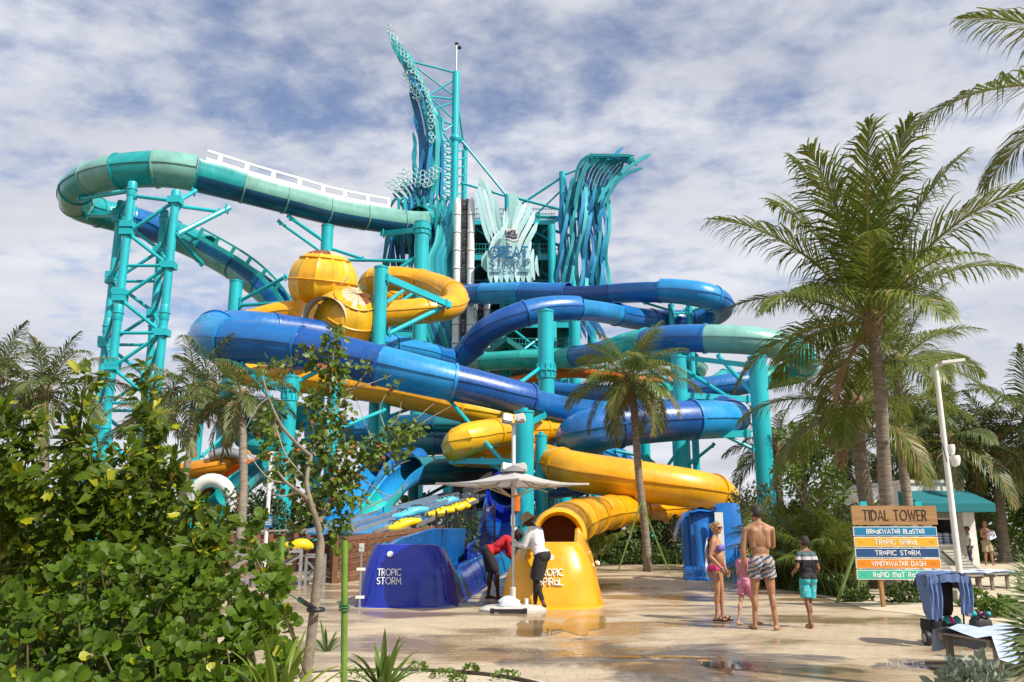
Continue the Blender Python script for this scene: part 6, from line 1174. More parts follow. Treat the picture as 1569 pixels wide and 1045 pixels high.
TW = [[(560, 715, .3), (570, 680, .3), (560, 650, .3), (545, 610, .2)], [(585, 690, .3), (590, 660, .3), (582, 630, .3), (590, 605, .3)], [(600, 680, .3), (630, 660, .3), (660, 640, .3), (692, 622, .3)], [(610, 670, .3), (640, 640, .2), (665, 618, .2)], [(570, 700, .3), (575, 720, .2), (600, 715, .2), (628, 705, .2)], [(545, 725, .2), (570, 745, .2), (600, 760, .1), (625, 735, .1)], [(600, 760, .1), (560, 780, .1), (540, 795, .1)], [(440, 740, -.3), (415, 735, -.3), (395, 715, -.3), (380, 690, -.3)], [(455, 755, -.2), (430, 760, -.2), (405, 745, -.3)], [(412, 610, -.2), (398, 620, -.2), (385, 640, -.2), (378, 655, -.2)], [(470, 735, 0), (440, 700, -.2), (428, 670, -.2), (420, 640, -.2)], [(520, 600, .2), (560, 590, .2), (600, 575, .2)], [(590, 660, .3), (610, 640, .3), (615, 615, .3)], [(505, 770, .1), (540, 765, .1), (570, 770, .1), (590, 790, .1)]]
for pts in TW: limb(pts, .008, .0025, 'bare_twig', TWIG)
CL = [(508, 520, 20, 26), (498, 545, 26, 34), (520, 560, 20, 24), (470, 545, 16, 14), (505, 590, 26, 40), (480, 610, 20, 24), (515, 635, 28, 44), (490, 660, 28, 44), (520, 690, 28, 44), (470, 700, 26, 36), (500, 725, 30, 46), (540, 710, 26, 34), (585, 690, 28, 40), (610, 670, 26, 34), (560, 690, 18, 20), (635, 655, 14, 10), (520, 755, 26, 34), (455, 745, 24, 30), (480, 770, 26, 34), (540, 760, 20, 18), (430, 725, 22, 24), (415, 690, 18, 18), (408, 655, 20, 22), (420, 625, 14, 12), (410, 560, 14, 8), (440, 560, 14, 8), (530, 800, 16, 14), (505, 800, 22, 22), (520, 830, 16, 12), (455, 800, 12, 8), (560, 560, 14, 7), (600, 590, 12, 6), (435, 835, 14, 14)]
tr, trb = [], []
for cx_, cy_, rp, n in CL:
    c = P(cx_, cy_, ty+.1); rad = rp*MPP(cx_, cy_, ty)*1.15
    for k in range(int(n*2.3)):
        d = rdir(rr); p = c+d*rad*rr.random()**.5; t_ = (p, (d*.7+rdir(rr)*.7+Vector((0, 0, -.35))), rdir(rr)*.6+Vector((.3, -.6, .6)), rr.uniform(.042, .082)); (trb if rr.random() < .045 else tr).append(t_)
leaves(yt, tr, 'lobe', GY, 300, 'crown'); leaves(yt, trb, 'lobe', GBRN, len(trb), 'withered_crown')
STK = mat('green_bamboo_stake', (.14, .26, .03), .45, 0, .15, 4, coat=.1); TIE = mat('green_tie', (.03, .16, .05), .6)
for px0, py0, px1, py1, Y, lab in ((527, 1060, 528, 828, 7.1, 'green stake standing right of the young tree'), (421, 1000, 432, 822, 7.2, 'green stake leaning left of the young tree behind the shrub')):
    a, b = P(px0, py0, Y), P(px1, py1, Y); a = a+(a-b)*(a.z/(b.z-a.z)); a.z = max(a.z, -.02); th = thing('tree_stake', lab, 'stake', a, 'green tree stakes'); mb = MB(); mb.tube([a, b], .027, 14); mk('pole', mb, STK, th)
    q = a.lerp(b, .58); d = (b-a).normalized(); mb = MB()
    for k in range(3): mb.tube([q+d*.022*k+Vector((math.cos(t)*.042, math.sin(t)*.042, 0)) for t in np.linspace(0, 6.283, 14)], .007, 5)
    mk('tie_wrap', mb, TIE, th)
mb = MB(); mb.tube([P(432, 905, 7.2), P(455, 918, 7.4), P(486, 938, 7.68)], .006, 5); mb.cur = 0; solo('tie_rope', mb, TIE, 'thin green tie rope from the stake to the young tree', 'rope')
mb = MB(); mb.tube([P(458, 918, 7.45), P(484, 934, 7.64)], .022, 8); mb.tube([P(484, 934, 7.64)+Vector((math.cos(t)*.065, math.sin(t)*.065, 0)) for t in np.linspace(0, 6.283, 16)], .02, 6); solo('trunk_sleeve', mb, DARK, 'black rubber sleeve looped round the young tree trunk', 'tie')
# stakes at the palms
for bx_, by_, tx_, ty_, Y, lab in ((1282, 925, 1312, 838, 17, 'pale green prop leaning to the palm, left of the sign'), (1430, 912, 1398, 838, 17.4, 'pale green prop leaning to the palm, right of the sign post'), (1312, 916, 1322, 840, 17.8, 'pale green prop half hidden behind the sign'), (1002, 818, 982, 768, 29, 'pale green prop right of the small centre palm'), (966, 818, 982, 770, 29, 'pale green prop left of the small centre palm'), (352, 812, 366, 788, 24, 'pale green prop at the left leaning palm'), (384, 812, 370, 788, 24, 'second pale green prop at the left leaning palm')):
    mb = MB(); a, b = P(bx_, by_, Y), P(tx_, ty_, Y); a = a+(a-b)*(a.z/(b.z-a.z)) if a.z > 0 else a; mb.beam(a, b, .085, .045); solo('palm_prop', mb, mat('pale_green_prop', (.14, .24, .05), .6, 0, .15, 3), lab, 'prop', 'props of the palms', smooth=False)
# ------------------------------------------------------------------ big foreground shrubs
def clusia(label, outline, seed, n1, x0, x1):
    rr = random.Random(seed); th = thing('round_leaf_shrub', label, 'shrub', (P((x0+x1)/2, 1000, 4.0).x, 4.0, 0), 'round leaved shrubs in the foreground'); tr = []; mb = MB(); xs = [q[0] for q in outline]; ys = [q[1] for q in outline]
    cnt = 0
    while cnt < n1:
        x = rr.uniform(x0, x1); top = np.interp(x, xs, ys); y = top+(1100-top)*rr.random()**.85; depth = rr.random(); Y = 3.35+(1100-y)/270*1.15+.9*depth**1.3+.38*noise.noise(Vector((x*.016, y*.024, seed)))
        c = P(x, y, Y); cnt += 1
        if noise.noise(Vector((x*.022, y*.030, seed*5.0))) < -.10 and depth < .8: continue
        nrm = Vector((rr.uniform(-.5, .5), -1+rr.uniform(-.1, .8), .75+rr.uniform(-.4, .5))).normalized(); a1 = nrm.cross(Vector((.3, .1, 1))).normalized(); a2 = nrm.cross(a1); k_ = rr.randint(5, 8); a0 = rr.uniform(0, 6)
        for k in range(k_):
            an = a0+k*2.4; op = R(rr.uniform(28, 74)); d = nrm*math.cos(op)+(a1*math.cos(an)+a2*math.sin(an))*math.sin(op); tr.append((c+d*.012, d, nrm*1.2-d*.4+rdir(rr)*.4, rr.uniform(.028, .062)))
        if depth < .5 and cnt % 3 == 0: mb.tube([c, c-nrm*.12-Vector((0, 0, .06)), c-nrm*.2-Vector((0, -.2, .25))], [.004, .006, .009], 5)
    leaves(th, [q for i, q in enumerate(tr) if i % 61], 'round', GC, 300); leaves(th, tr[::61], 'round', GFY, len(tr[::61]), 'yellowed_foliage'); o = mk('twigs', mb, mat('shrub_twig', (.16, .15, .06), .7), th); o['kind'] = 'stuff'
    mb = MB()
    for k in range(10): x = rr.uniform(x0, x1); q = P(x, 1045, 4.2+rr.random()); mb.tube([(q.x, q.y, 0), (q.x+.05, q.y, .5), (q.x+rr.uniform(-.2, .2), q.y-.1, .95)], [.02, .015, .008], 6)
    mk('stem', mb, BARK, th)
OUT = [(-40, 935), (0, 905), (60, 885), (105, 855), (150, 842), (200, 838), (240, 850), (290, 852), (335, 850), (380, 845), (392, 800), (402, 764), (415, 790), (428, 858), (445, 900), (452, 960)]
clusia('mass of glossy round leaves in the lower left corner', OUT, 1, 720, -40, 215); clusia('glossy round leaved shrub left of the yellow green strap plant', OUT, 2, 720, 205, 446)
def fishtail(label, shoots, seed, fill, nobj=300):
    rr = random.Random(seed); b = P(shoots[0][0], 900, shoots[0][3]); th = thing('fishtail_shrub', label, 'shrub', (b.x, b.y, 0), 'jagged leaved shrubs in the foreground'); tr, try_ = [], []
    for (bx, tx, tyy, Y) in shoots:
        base_ = Vector((P(bx, 850, Y).x, Y+.15, 0)); top = P(tx, tyy, Y-.25); mid = base_.lerp(top, .55)+Vector((0, .1, .15)); a = catmull([base_, mid, top], 12); mb = MB(); mb.tube(a, [.02*(1-.8*i/(len(a)-1))+.003 for i in range(len(a))], 6); mk('stem', mb, mat('shrub_cane', (.16, .17, .04), .5), th)
        n = len(a)
        for i in range(int(n*.28), n):
            t = Vector(a[min(i+1, n-1)]-a[i-1]).normalized(); p = Vector(a[i])
            for s in (0, 1):
                an = i*2.2+s*3.1+rr.uniform(-.5, .5); sd = Vector((math.cos(an), math.sin(an)*.8-.25, .1)); br = (sd*.8+t*.6).normalized(); ln_ = rr.uniform(.06, .22)*(1.25-i/n*.75)
                for q in range(6):
                    f = (q+1)/6; c = p+br*ln_*f-Vector((0, 0, .05*f*f)); d = (br*.5+rdir(rr)*.75+Vector((0, -.1, -.15))).normalized(); (try_ if rr.random() < .10 else tr).append((c, d, Vector((rr.uniform(-.6, .8), -.7, .8)), rr.uniform(.065, .135)))
    for k in range(fill[4]):
        x = rr.uniform(fill[0], fill[1]); y = rr.uniform(0, 1); top = np.interp(x, [q[0] for q in fill[5]], [q[1] for q in fill[5]]); yy = top+(fill[3]-top)*y**.9; Y = fill[2]+rr.uniform(-.35, .9); c = P(x, yy, Y); d = (rdir(rr)+Vector((0, -.4, -.1))).normalized(); (try_ if rr.random() < .035 else tr).append((c, d, Vector((rr.uniform(-.6, .8), -.6, .8)), rr.uniform(.065, .135)))
    leaves(th, tr, 'fish', GF, nobj); leaves(th, try_, 'fish', GFY, min(120, len(try_)), 'yellow_foliage')
fishtail('tall jagged leaved shrub reaching highest at the left edge', [(40, 132, 576, 5.6), (20, 50, 640, 5.5), (70, 138, 690, 5.6), (0, 10, 626, 5.4), (100, 95, 715, 5.3), (40, 30, 730, 5.2), (150, 160, 735, 5.6), (110, 108, 660, 5.8), (-20, -5, 690, 5.2)], 3, (-30, 190, 5.7, 905, 620, [(-30, 710), (40, 730), (120, 720), (160, 750), (200, 760)]))
fishtail('jagged leaved shrub with yellow green tips in the middle left', [(190, 226, 566, 6.2), (205, 240, 640, 6.2), (225, 262, 700, 6.0), (245, 300, 770, 5.8), (215, 195, 690, 6.0), (265, 338, 795, 5.6), (250, 318, 815, 5.3), (180, 185, 720, 5.8), (290, 300, 840, 5.2)], 4, (160, 335, 5.95, 905, 620, [(150, 735), (200, 715), (240, 735), (280, 785), (330, 825), (345, 850)]))
# strap-leaved plants
def strap(label, px, Y, n, L0, wd, seed, m, z=0.03, e0=82, e1=25, grp='strap leaved plants'):
    rr = random.Random(seed); b = Vector((P(px, 1000, Y).x, Y, z)); th = thing('strap_plant', label, 'plant', b, grp)
    for i in range(n):
        mb = MB(); e = R(e0-(e0-e1)*i/n+rr.uniform(-8, 8)); az = i*2.4+rr.uniform(-.3, .3); L_ = L0*rr.uniform(.7, 1.1); rows_ = []; p = b+Vector((math.cos(az)*.02, math.sin(az)*.02, 0)); bend = rr.uniform(.3, 1.3); n_ = 9
        for k in range(n_+1):
            f = k/n_; a = e-bend*f**2.2; t = Vector((math.cos(a)*math.cos(az), math.cos(a)*math.sin(az), math.sin(a))); sd = Vector((-math.sin(az), math.cos(az), 0)); up = t.cross(sd)*-1; w_ = wd*(math.sin(math.pi*min(1, .16+.84*f))**.7 if f < 1 else .03)*(1-.15*f); rows_.append([p-sd*w_+up*w_*.45, p, p+sd*w_+up*w_*.45]); p = p+t*L_/n_
        mb.grid(rows_); mk('blade', mb, m, th)
SL = mat('yellow_green_blade', (.24, .32, .025), .4, 0, .15, 3, trans=.35, island=.5, col2=(.12, .19, .02)); SLG = mat('green_blade', (.13, .20, .03), .4, 0, .15, 3, trans=.3, island=.5, col2=(.06, .11, .02))
strap('yellow green strap leaved plant in front of the shrubs, left of the trunk', 428, 3.35, 16, .36, .016, 3, SL, .72, 84, 25); strap('green and yellow strap leaved plant on the round bed', 588, 7.55, 22, .50, .030, 5, SLG, .08, 84, 15); strap('strap leaved tuft at the base of the young tree', 500, 8.2, 14, .30, .016, 8, SLG, .3, 80, 20)
for i, (px, py, w_, lab) in enumerate(((640, 1022, 30, 'small green seedling on the sand, leftmost'), (680, 1034, 42, 'leafy green seedling in the middle of the round bed'), (722, 1026, 22, 'tiny seedling near the kerb of the round bed'), (775, 1036, 44, 'green seedling at the right of the round bed'), (545, 1034, 50, 'low green sprigs near the strap plant on the bed'), (700, 1042, 26, 'seedling cut by the lower edge beside the leafy one'))):
    g = G(px, py+12); bush(lab, px, py-8, min(8.6, g.y), w_, GB, .03, 130, 'round', 'seedling', 'seedling', 'seedlings on the round bed', seed=60+i, zb=.05, stems=False)
# silver shrub and fan palm at the right
bush('silver leaved shrub at the lower right corner', 1492, 1015, 6.4, 96, GS, .085, 520, 'lance', 'shrub', 'silver_shrub', seed=71, nobj=160, rough=.5); bush('silver leaved sprig at the very bottom right', 1455, 1022, 6.2, 40, GS, .085, 120, 'lance', 'shrub', 'silver_shrub', seed=72, nobj=60)
fp = thing('fan_palm', 'fan palm with stiff spread leaves at the right edge', 'fan palm', (P(1600, 1000, 5.6).x, 5.6, 0)); rr = random.Random(12); FPM = mat('fan_palm_green', (.10, .15, .018), .6, 0, .1, 3, trans=.28, island=.6, col2=(.04, .07, .016))
def fan(c, ax, r, nseg, spread, seed):
    rr = random.Random(seed); mb = MB(); ax = Vector(ax).normalized(); sd = ax.cross(Vector((.2, -1, .4))).normalized(); nn = sd.cross(ax)
    for k in range(nseg):
        a = spread*(k/(nseg-1)*2-1); d = ax*math.cos(a)+sd*math.sin(a); l = r*(.75+.25*math.cos(a*.7))*rr.uniform(.92, 1.05); wv = d.cross(nn).normalized()*.011; e = nn*(.012*(-1)**k); p1 = c+d*l*.55+e; p2 = c+d*l+Vector((0, 0, -.10*l)); mb.add([c, p1-wv, p1+wv, p2], [(0, 1, 2), (1, 3, 2)])
    mk('fan_leaf', mb, FPM, fp); mb = MB(); b = fp.location; mb.tube([Vector((b.x, b.y, .3)), (Vector((b.x, b.y, .6))+c)/2+Vector((0, 0, .15)), c], [.02, .014, .009], 6); mk('leaf_stalk', mb, RACH, fp)
for i, (x, y, Y, ax, r) in enumerate(((1590, 890, 5.4, (-.9, 0, .35), .56), (1575, 930, 5.3, (-1, -.1, -.12), .50), (1580, 860, 5.7, (-.5, 0, .8), .55), (1600, 960, 5.0, (-.8, -.2, -.55), .62), (1610, 820, 5.8, (-.3, 0, 1), .6), (1625, 930, 5.2, (-.7, -.3, .1), .6), (1592, 985, 5.1, (-.35, -.2, -.9), .55), (1640, 880, 5.6, (-.6, .3, .6), .6))): fan(P(x+34, y+42, Y), ax, r*.70, 24, 1.0, i)
mb = MB(); mb.tube([(fp.location.x, fp.location.y, 0), (fp.location.x, fp.location.y, .45)], [.1, .08], 10); mk('trunk', mb, BARK_P, fp)
# creeper on the mesh fence
tr = []; rr = random.Random(44)
for k in range(700): q = P(rr.uniform(690, 735), 800, 30+rr.uniform(0, 1.2)); tr.append((Vector((q.x, q.y-.1, rr.uniform(.1, 1.9))), rdir(rr), Vector((0, -1, .4)), rr.uniform(.07, .14)))
cr_ = thing('creeper', 'green creeper climbing the black mesh fence', 'creeper', (P(710, 800, 30).x, 30, 0)); cr_['kind'] = 'stuff'; leaves(cr_, tr, 'lance', GM)
# ------------------------------------------------------------------ people
def skin(name, c): return mat(name, c, .5, 0, .14, 9, bump=.05, bscale=120, obj=True, spec=.4)
SK_TAN = skin('tanned_skin', (.40, .205, .115)); SK_WOM = skin('warm_skin', (.44, .22, .12)); SK_CH = skin('light_skin', (.50, .28, .18)); SK_DK = skin('deep_brown_skin', (.060, .026, .015)); SK_DK2 = skin('brown_skin', (.075, .034, .02)); SK_MID = skin('olive_skin', (.27, .13, .07)); SK_RED = skin('ruddy_skin', (.42, .19, .12))  # one skin colour per complexion
def cloth(name, c, sc=6, var=.15): return mat(name, c, .85, 0, var, sc, bump=.25, bscale=40, obj=True)
def banded(name, stops, axis=2, noise_amt=0.0, scale=6):      # horizontal bands by height on the cloth itself
    m = bpy.data.materials.new(name); m.use_nodes = True; t = m.node_tree; n = t.nodes; b = n['Principled BSDF']; b.inputs['Roughness'].default_value = .85; tc_ = n.new('ShaderNodeTexCoord'); sp2 = n.new('ShaderNodeSeparateXYZ'); t.links.new(tc_.outputs['Object'], sp2.inputs[0]); r = n.new('ShaderNodeValToRGB'); r.color_ramp.interpolation = 'CONSTANT'
    e = r.color_ramp.elements; e[0].position = stops[0][0]; e[0].color = (*stops[0][1], 1); e[1].position = stops[1][0]; e[1].color = (*stops[1][1], 1)
    for p, c in stops[2:]: q = e.new(p); q.color = (*c, 1)
    mm = n.new('ShaderNodeMath'); mm.operation = 'MULTIPLY'; mm.inputs[1].default_value = .5; t.links.new(sp2.outputs[axis], mm.inputs[0]); t.links.new(mm.outputs[0], r.inputs[0]); t.links.new(r.outputs[0], b.inputs['Base Color']); return m
def patterned(name, cols, scale, rot=.5, dist=3.0, kind='wave'):
    m = bpy.data.materials.new(name); m.use_nodes = True; t = m.node_tree; n = t.nodes; b = n['Principled BSDF']; b.inputs['Roughness'].default_value = .8; tc_ = n.new('ShaderNodeTexCoord'); mp = n.new('ShaderNodeMapping'); mp.inputs['Rotation'].default_value = (0, rot, .3); t.links.new(tc_.outputs['Object'], mp.inputs[0])
    if kind == 'wave': w_ = n.new('ShaderNodeTexWave'); w_.bands_direction = 'Z'; w_.inputs['Scale'].default_value = scale; w_.inputs['Distortion'].default_value = dist; w_.inputs['Detail'].default_value = 3; w_.inputs['Detail Scale'].default_value = 3
    else: w_ = n.new('ShaderNodeTexNoise'); w_.inputs['Scale'].default_value = scale; w_.inputs['Detail'].default_value = 2
    t.links.new(mp.outputs[0], w_.inputs['Vector']); r = n.new('ShaderNodeValToRGB'); e = r.color_ramp.elements; k = len(cols); e[0].position = cols[0][0]; e[0].color = (*cols[0][1], 1); e[1].position = cols[1][0]; e[1].color = (*cols[1][1], 1)
    for p, c in cols[2:]: q = e.new(p); q.color = (*c, 1)
    t.links.new(w_.outputs[0], r.inputs[0]); t.links.new(r.outputs[0], b.inputs['Base Color']); return m
def V3(*a): return Vector(a)
class Body:
    def __init__(s): s.pr = []; s.mb = MB()
    def cap(s, nm, a, b, ra, rb, n=12, bul=0.0):
        a, b = Vector(a), Vector(b); d = b-a; l = d.length; t = d/l; pts = []; rad = []
        for k in range(5): an = math.pi/2*(k/4); pts.append(a-t*ra*math.cos(an)*.98); rad.append(max(.002, ra*math.sin(an)))
        for k in range(1, 6): f = k/6; pts.append(a+d*f); rad.append(ra+(rb-ra)*f+bul*math.sin(math.pi*f))
        for k in range(5): an = math.pi/2*(k/4); pts.append(b+t*rb*math.sin(an)*.98); rad.append(max(.002, rb*math.cos(an)))
        s.mb.tube(pts, rad, n); s.pr.append((nm, a, b, ra, rb))
    def ell(s, nm, c, r, M=None):
        s.mb.ell(c, r, M, 16, 11); c = Vector(c); ax = max(range(3), key=lambda i: r[i]); v = Vector((0, 0, 0)); mn = sorted(r)[1]; v[ax] = max(r)-mn; v = M @ v if M is not None else v; s.pr.append((nm, c-v*.8, c+v*.8, mn, mn))
def person(name_label, sk, H, loc, rz, pose, clothes, hair=None, woman=False, child=False, vox=.0085):
    """pose: dict with lean, twist, head (pitch, yaw), arms: elbow/wrist offsets from the shoulder, legs: ankle offsets; local +Y is forward, +X the right side."""
    k = H/1.75; B = Body(); M = Matrix.Rotation(-pose.get('lean', 0), 3, 'X') @ Matrix.Rotation(pose.get('side', 0), 3, 'Y'); pel = Vector((0, 0, .95))+Vector(pose.get('hips', (0, 0, 0)))
    T = lambda x, y, z: pel+M @ Vector((x, y, z-.95)); sw = .165 if woman else .185; hw = .088
    if child: sw = .16
    slim = .88 if woman else (.86 if child else 1.0)
    B.ell('pelvis', T(0, -.005, .97), (.155*(1.0 if woman else slim), .108*slim, .125), M); B.ell('belly', T(0, .012+(.02 if pose.get('tummy') else 0), 1.11), (.135*slim, .098*slim+(.03 if pose.get('tummy') else 0), .16), M); B.ell('chest', T(0, .0, 1.30), (.165*slim, .112*slim, .19), M)
    B.cap('chest', T(-sw+.045, -.005, 1.405), T(sw-.045, -.005, 1.405), .062*slim, .062*slim)
    for s in (-1, 1):
        B.cap('chest', T(s*.03, -.01, 1.49), T(s*(sw-.03), -.005, 1.42), .042, .045); B.cap('chest', T(s*.08, -.045, 1.38), T(s*.10, -.03, 1.18), .075*slim, .055*slim); B.ell('glute', T(s*.078, -.055, .93), (.088*slim, .088*slim, .098), M)
        if woman: B.ell('bust', T(s*.075, .088, 1.285), (.062, .055, .062), M)
        else: B.ell('chest', T(s*.075, .065, 1.32), (.082*slim, .05, .06), M)
    nk = T(0, -.01, 1.45); hp, hy = pose.get('head', (0, 0)); MH = M @ Matrix.Rotation(hy, 3, 'Z') @ Matrix.Rotation(-hp, 3, 'X'); hb = T(0, .012, 1.545); hs = 1.12 if child else 1.0
    if pose.get('uphead'): MH = Matrix.Rotation(hy, 3, 'Z') @ Matrix.Rotation(-hp, 3, 'X')
    HT = lambda x, y, z: hb+MH @ (Vector((x, y, z))*hs)
    B.cap('neck', nk, HT(0, .0, .03), .055*slim, .05*slim); B.ell('head', HT(0, .012, .105), (.074, .094, .108), MH); B.ell('head', HT(0, .05, .045), (.05, .052, .058), MH); B.cap('head', HT(0, .100, .105), HT(0, .118, .078), .011, .015, 8); B.ell('head', HT(0, .092, .045), (.026, .014, .012), MH); B.ell('head', HT(0, .096, .018), (.024, .018, .016), MH)
    for s in (-1, 1): B.ell('head', HT(s*.076, .0, .09), (.012, .02, .032), MH); B.ell('head', HT(s*.03, .088, .128), (.022, .014, .009), MH)
    hands = {}
    for s, key in ((-1, 'L'), (1, 'R')):
        sh = T(s*sw, -.005, 1.405); e = sh+Vector(pose['el'+key]); w_ = e+Vector(pose['wr'+key]); B.cap('uparm', sh, e, .051*slim, .040*slim, bul=.004); B.cap('forearm', e, w_, .042*slim, .027*slim, bul=.006)
        fd = (w_-e).normalized(); fd = Vector(pose['hd'+key]).normalized() if 'hd'+key in pose else fd; pn = Vector(pose.get('pn'+key, (-s, 0, .1))); pn = (pn-fd*pn.dot(fd)).normalized(); sd = fd.cross(pn); Mh = Matrix((sd, pn, fd)).transposed(); hc = w_+fd*.05; B.ell('hand', hc, (.040*slim, .018, .05), Mh); curl = pose.get('curl'+key, .55)
        th_s = -1 if sd.dot(Vector((0, 1, .2))) < 0 else 1
        for q, (off, ln_) in enumerate(((-.029, .066), (-.010, .076), (.010, .072), (.029, .056))):
            ln_ = ln_ if th_s > 0 else (.056, .072, .076, .066)[q]; p0 = w_+fd*.088+sd*off; c1 = fd*math.cos(curl*.6)+pn*math.sin(curl*.6); p1 = p0+c1*ln_*.5; c2 = fd*math.cos(curl*1.5)+pn*math.sin(curl*1.5); B.cap('hand', p0, p1, .0098, .009, 8); B.cap('hand', p1, p1+c2*ln_*.5, .009, .0078, 8)
        p0 = w_+fd*.03+sd*th_s*.032; p1 = p0+(fd*.75+sd*th_s*.55+pn*.35).normalized()*.04; B.cap('hand', p0, p1, .012, .0105, 8); B.cap('hand', p1, p1+(fd+pn*.5).normalized()*.03, .0105, .0085, 8); hands[key] = (w_+fd*.09, fd, pn)
        hip = T(s*hw, -.005, .91); an = Vector(pose['an'+key]); kn = Vector(pose['kn'+key]) if 'kn'+key in pose else hip.lerp(an, .49)+Vector((0, .025, 0)); B.cap('thigh', hip, kn, .083*slim, .053*slim, bul=.008); B.cap('calf', kn, an, .050*slim, .033*slim, bul=.0); cd_ = (an-kn); B.ell('calf', kn+cd_*.30+Vector((0, -.022, 0)), (.046*slim, .046*slim, .115))
        fdv = Vector(pose.get('ft'+key, (s*.15, 1, -.0))).normalized(); ht = an+Vector((0, -.03*fdv.y, -.045)); toe = an+fdv*.155+Vector((0, 0, -.055)) if abs(fdv.z) < .3 else an+fdv*.15; heel = an-fdv*.035+Vector((0, 0, -.045)); B.cap('foot', heel, an+fdv*.07+Vector((0, 0, -.04+fdv.z*.05)), .033, .034); B.cap('foot', an+fdv*.07+Vector((0, 0, -.042+fdv.z*.05)), toe, .034, .022); sd_ = fdv.cross(Vector((0, 0, 1))).normalized()
        for q in range(-2, 3): B.cap('foot', toe+sd_*q*.015-fdv*.02, toe+sd_*q*.016+fdv*(.022-.003*abs(q)), .011, .009, 6)
    th = thing('person', *name_label[:2], loc, name_label[2] if len(name_label) > 2 else None, rz)
    for v in range(len(B.mb.v)): pass
    me = B.mb.mesh('tmp', sk); ob = bpy.data.objects.new('tmp', me); COL.objects.link(ob); rm = ob.modifiers.new('r', 'REMESH'); rm.mode = 'VOXEL'; rm.voxel_size = vox; sm = ob.modifiers.new('s', 'SMOOTH'); sm.factor = .5; sm.iterations = 5
    dg = bpy.context.evaluated_depsgraph_get(); body = bpy.data.meshes.new_from_object(ob.evaluated_get(dg)); bpy.data.objects.remove(ob); nv = len(body.vertices); co = np.empty(nv*3); body.vertices.foreach_get('co', co); co = co.reshape(-1, 3); no = np.empty(nv*3); body.vertices.foreach_get('normal', no); no = no.reshape(-1, 3)
    best = np.full(nv, 1e9); lab = np.zeros(nv, int); tt = np.zeros(nv)
    for i, (nm, a, b, ra, rb) in enumerate(B.pr):
        a_, b_ = np.array(a), np.array(b); d = b_-a_; L2 = max(1e-9, d@d); t = np.clip(((co-a_)@d)/L2, 0, 1); ds = np.linalg.norm(co-(a_+t[:, None]*d), axis=1)-(ra+(rb-ra)*t); m_ = ds < best; best[m_] = ds[m_]; lab[m_] = i; tt[m_] = t[m_]
    names = np.array([p[0] for p in B.pr])[lab]; Z = ((co-np.array(pel))@np.array(M))[:, 2]+.95; Yl = ((co-np.array(pel))@np.array(M))[:, 1]      # torso-frame height
    Hd = (co-np.array(hb))@np.array(MH)/hs
    polys = [tuple(p.vertices) for p in body.polygons]; body.materials.clear(); body.materials.append(sk); body.shade_smooth()
    bo = link('body', body, th, sc=k)
    def shell(nm, mask, off, m, lbl=None, wr=.004, sharp=False):
        fs = [f for f in polys if all(mask[i] for i in f)]; use = sorted(set(i for f in fs for i in f)); mp_ = {v: i for i, v in enumerate(use)}
        if not use: return
        vs = []
        for i in use:
            o_ = off[i] if hasattr(off, '__len__') else off; q = Vector(co[i]); w2 = wr*(noise.noise(q*11)+.6*noise.noise(q*24)); vs.append(tuple(co[i]+no[i]*(o_+w2)))
        m2 = bpy.data.meshes.new(nm); m2.from_pydata(vs, [], [tuple(mp_[i] for i in f) for f in fs]); m2.materials.append(m); m2.shade_smooth(); o = link(nm, m2, th, sc=k); sd2 = o.modifiers.new('t', 'SOLIDIFY'); sd2.thickness = .006; sd2.offset = -1; o2 = o
        if lbl: o['label'] = lbl
        return o
    ctx = dict(names=names, t=tt, Z=Z, co=co, H=Hd, Y=Yl)
    for c in clothes: shell(c[0], c[1](ctx), c[2](ctx) if callable(c[2]) else c[2], c[3], c[4] if len(c) > 4 else None, *(c[5:6]))
    if hair: shell('hair', hair[0](ctx), hair[1], hair[2], None, .006)
    return th, T, HT, MH, hands, k
inn = lambda c, *n: np.isin(c['names'], n)
def shorts(l, top=1.03, flare=.035): return lambda c: (inn(c, 'pelvis', 'glute', 'belly') & (c['Z'] < top)) | (inn(c, 'thigh') & (c['t'] < l)), lambda c: .012+np.where(inn(c, 'thigh'), flare*c['t'], .0)+.004
def shirt(bot=.93, sleeve=.55, long=False): return lambda c: (inn(c, 'chest', 'belly', 'bust', 'pelvis', 'glute') & (c['Z'] > bot) & (c['Z'] < 1.475)) | (inn(c, 'uparm') & (c['t'] < (2 if long else sleeve))) | (inn(c, 'forearm') & (c['t'] < (.92 if long else -1))), lambda c: .014+np.where(c['Z'] < 1.15, .010, 0)
hair_short = lambda c: inn(c, 'head') & ((c['H'][:, 2] > .135) | ((c['H'][:, 1] < .02) & (c['H'][:, 2] > .045))) & ~((c['H'][:, 1] > .06) & (c['H'][:, 2] < .165)) & (np.abs(c['H'][:, 0]) < .081)
HB = mat('dark_brown_hair', (.022, .014, .010), .55, 0, .3, 30, bump=.6, bscale=80, obj=True); HBL = mat('blonde_hair', (.42, .29, .13), .5, 0, .25, 25, bump=.5, bscale=70, obj=True); HG = mat('cropped_grey_hair', (.30, .26, .23), .7, 0, .2, 30, obj=True)
BLKC = cloth('black_shorts_fabric', (.018, .018, .020)); BLKL = cloth('black_leggings_fabric', (.012, .012, .013), 8)
stand = dict(elL=(-.05, -.01, -.28), wrL=(-.01, .06, -.25), elR=(.05, -.01, -.28), wrR=(.01, .06, -.25), anL=(-.10, 0, .085), anR=(.10, 0, .085))
def hgt(px, top, Y): return P(px, top, Y).z
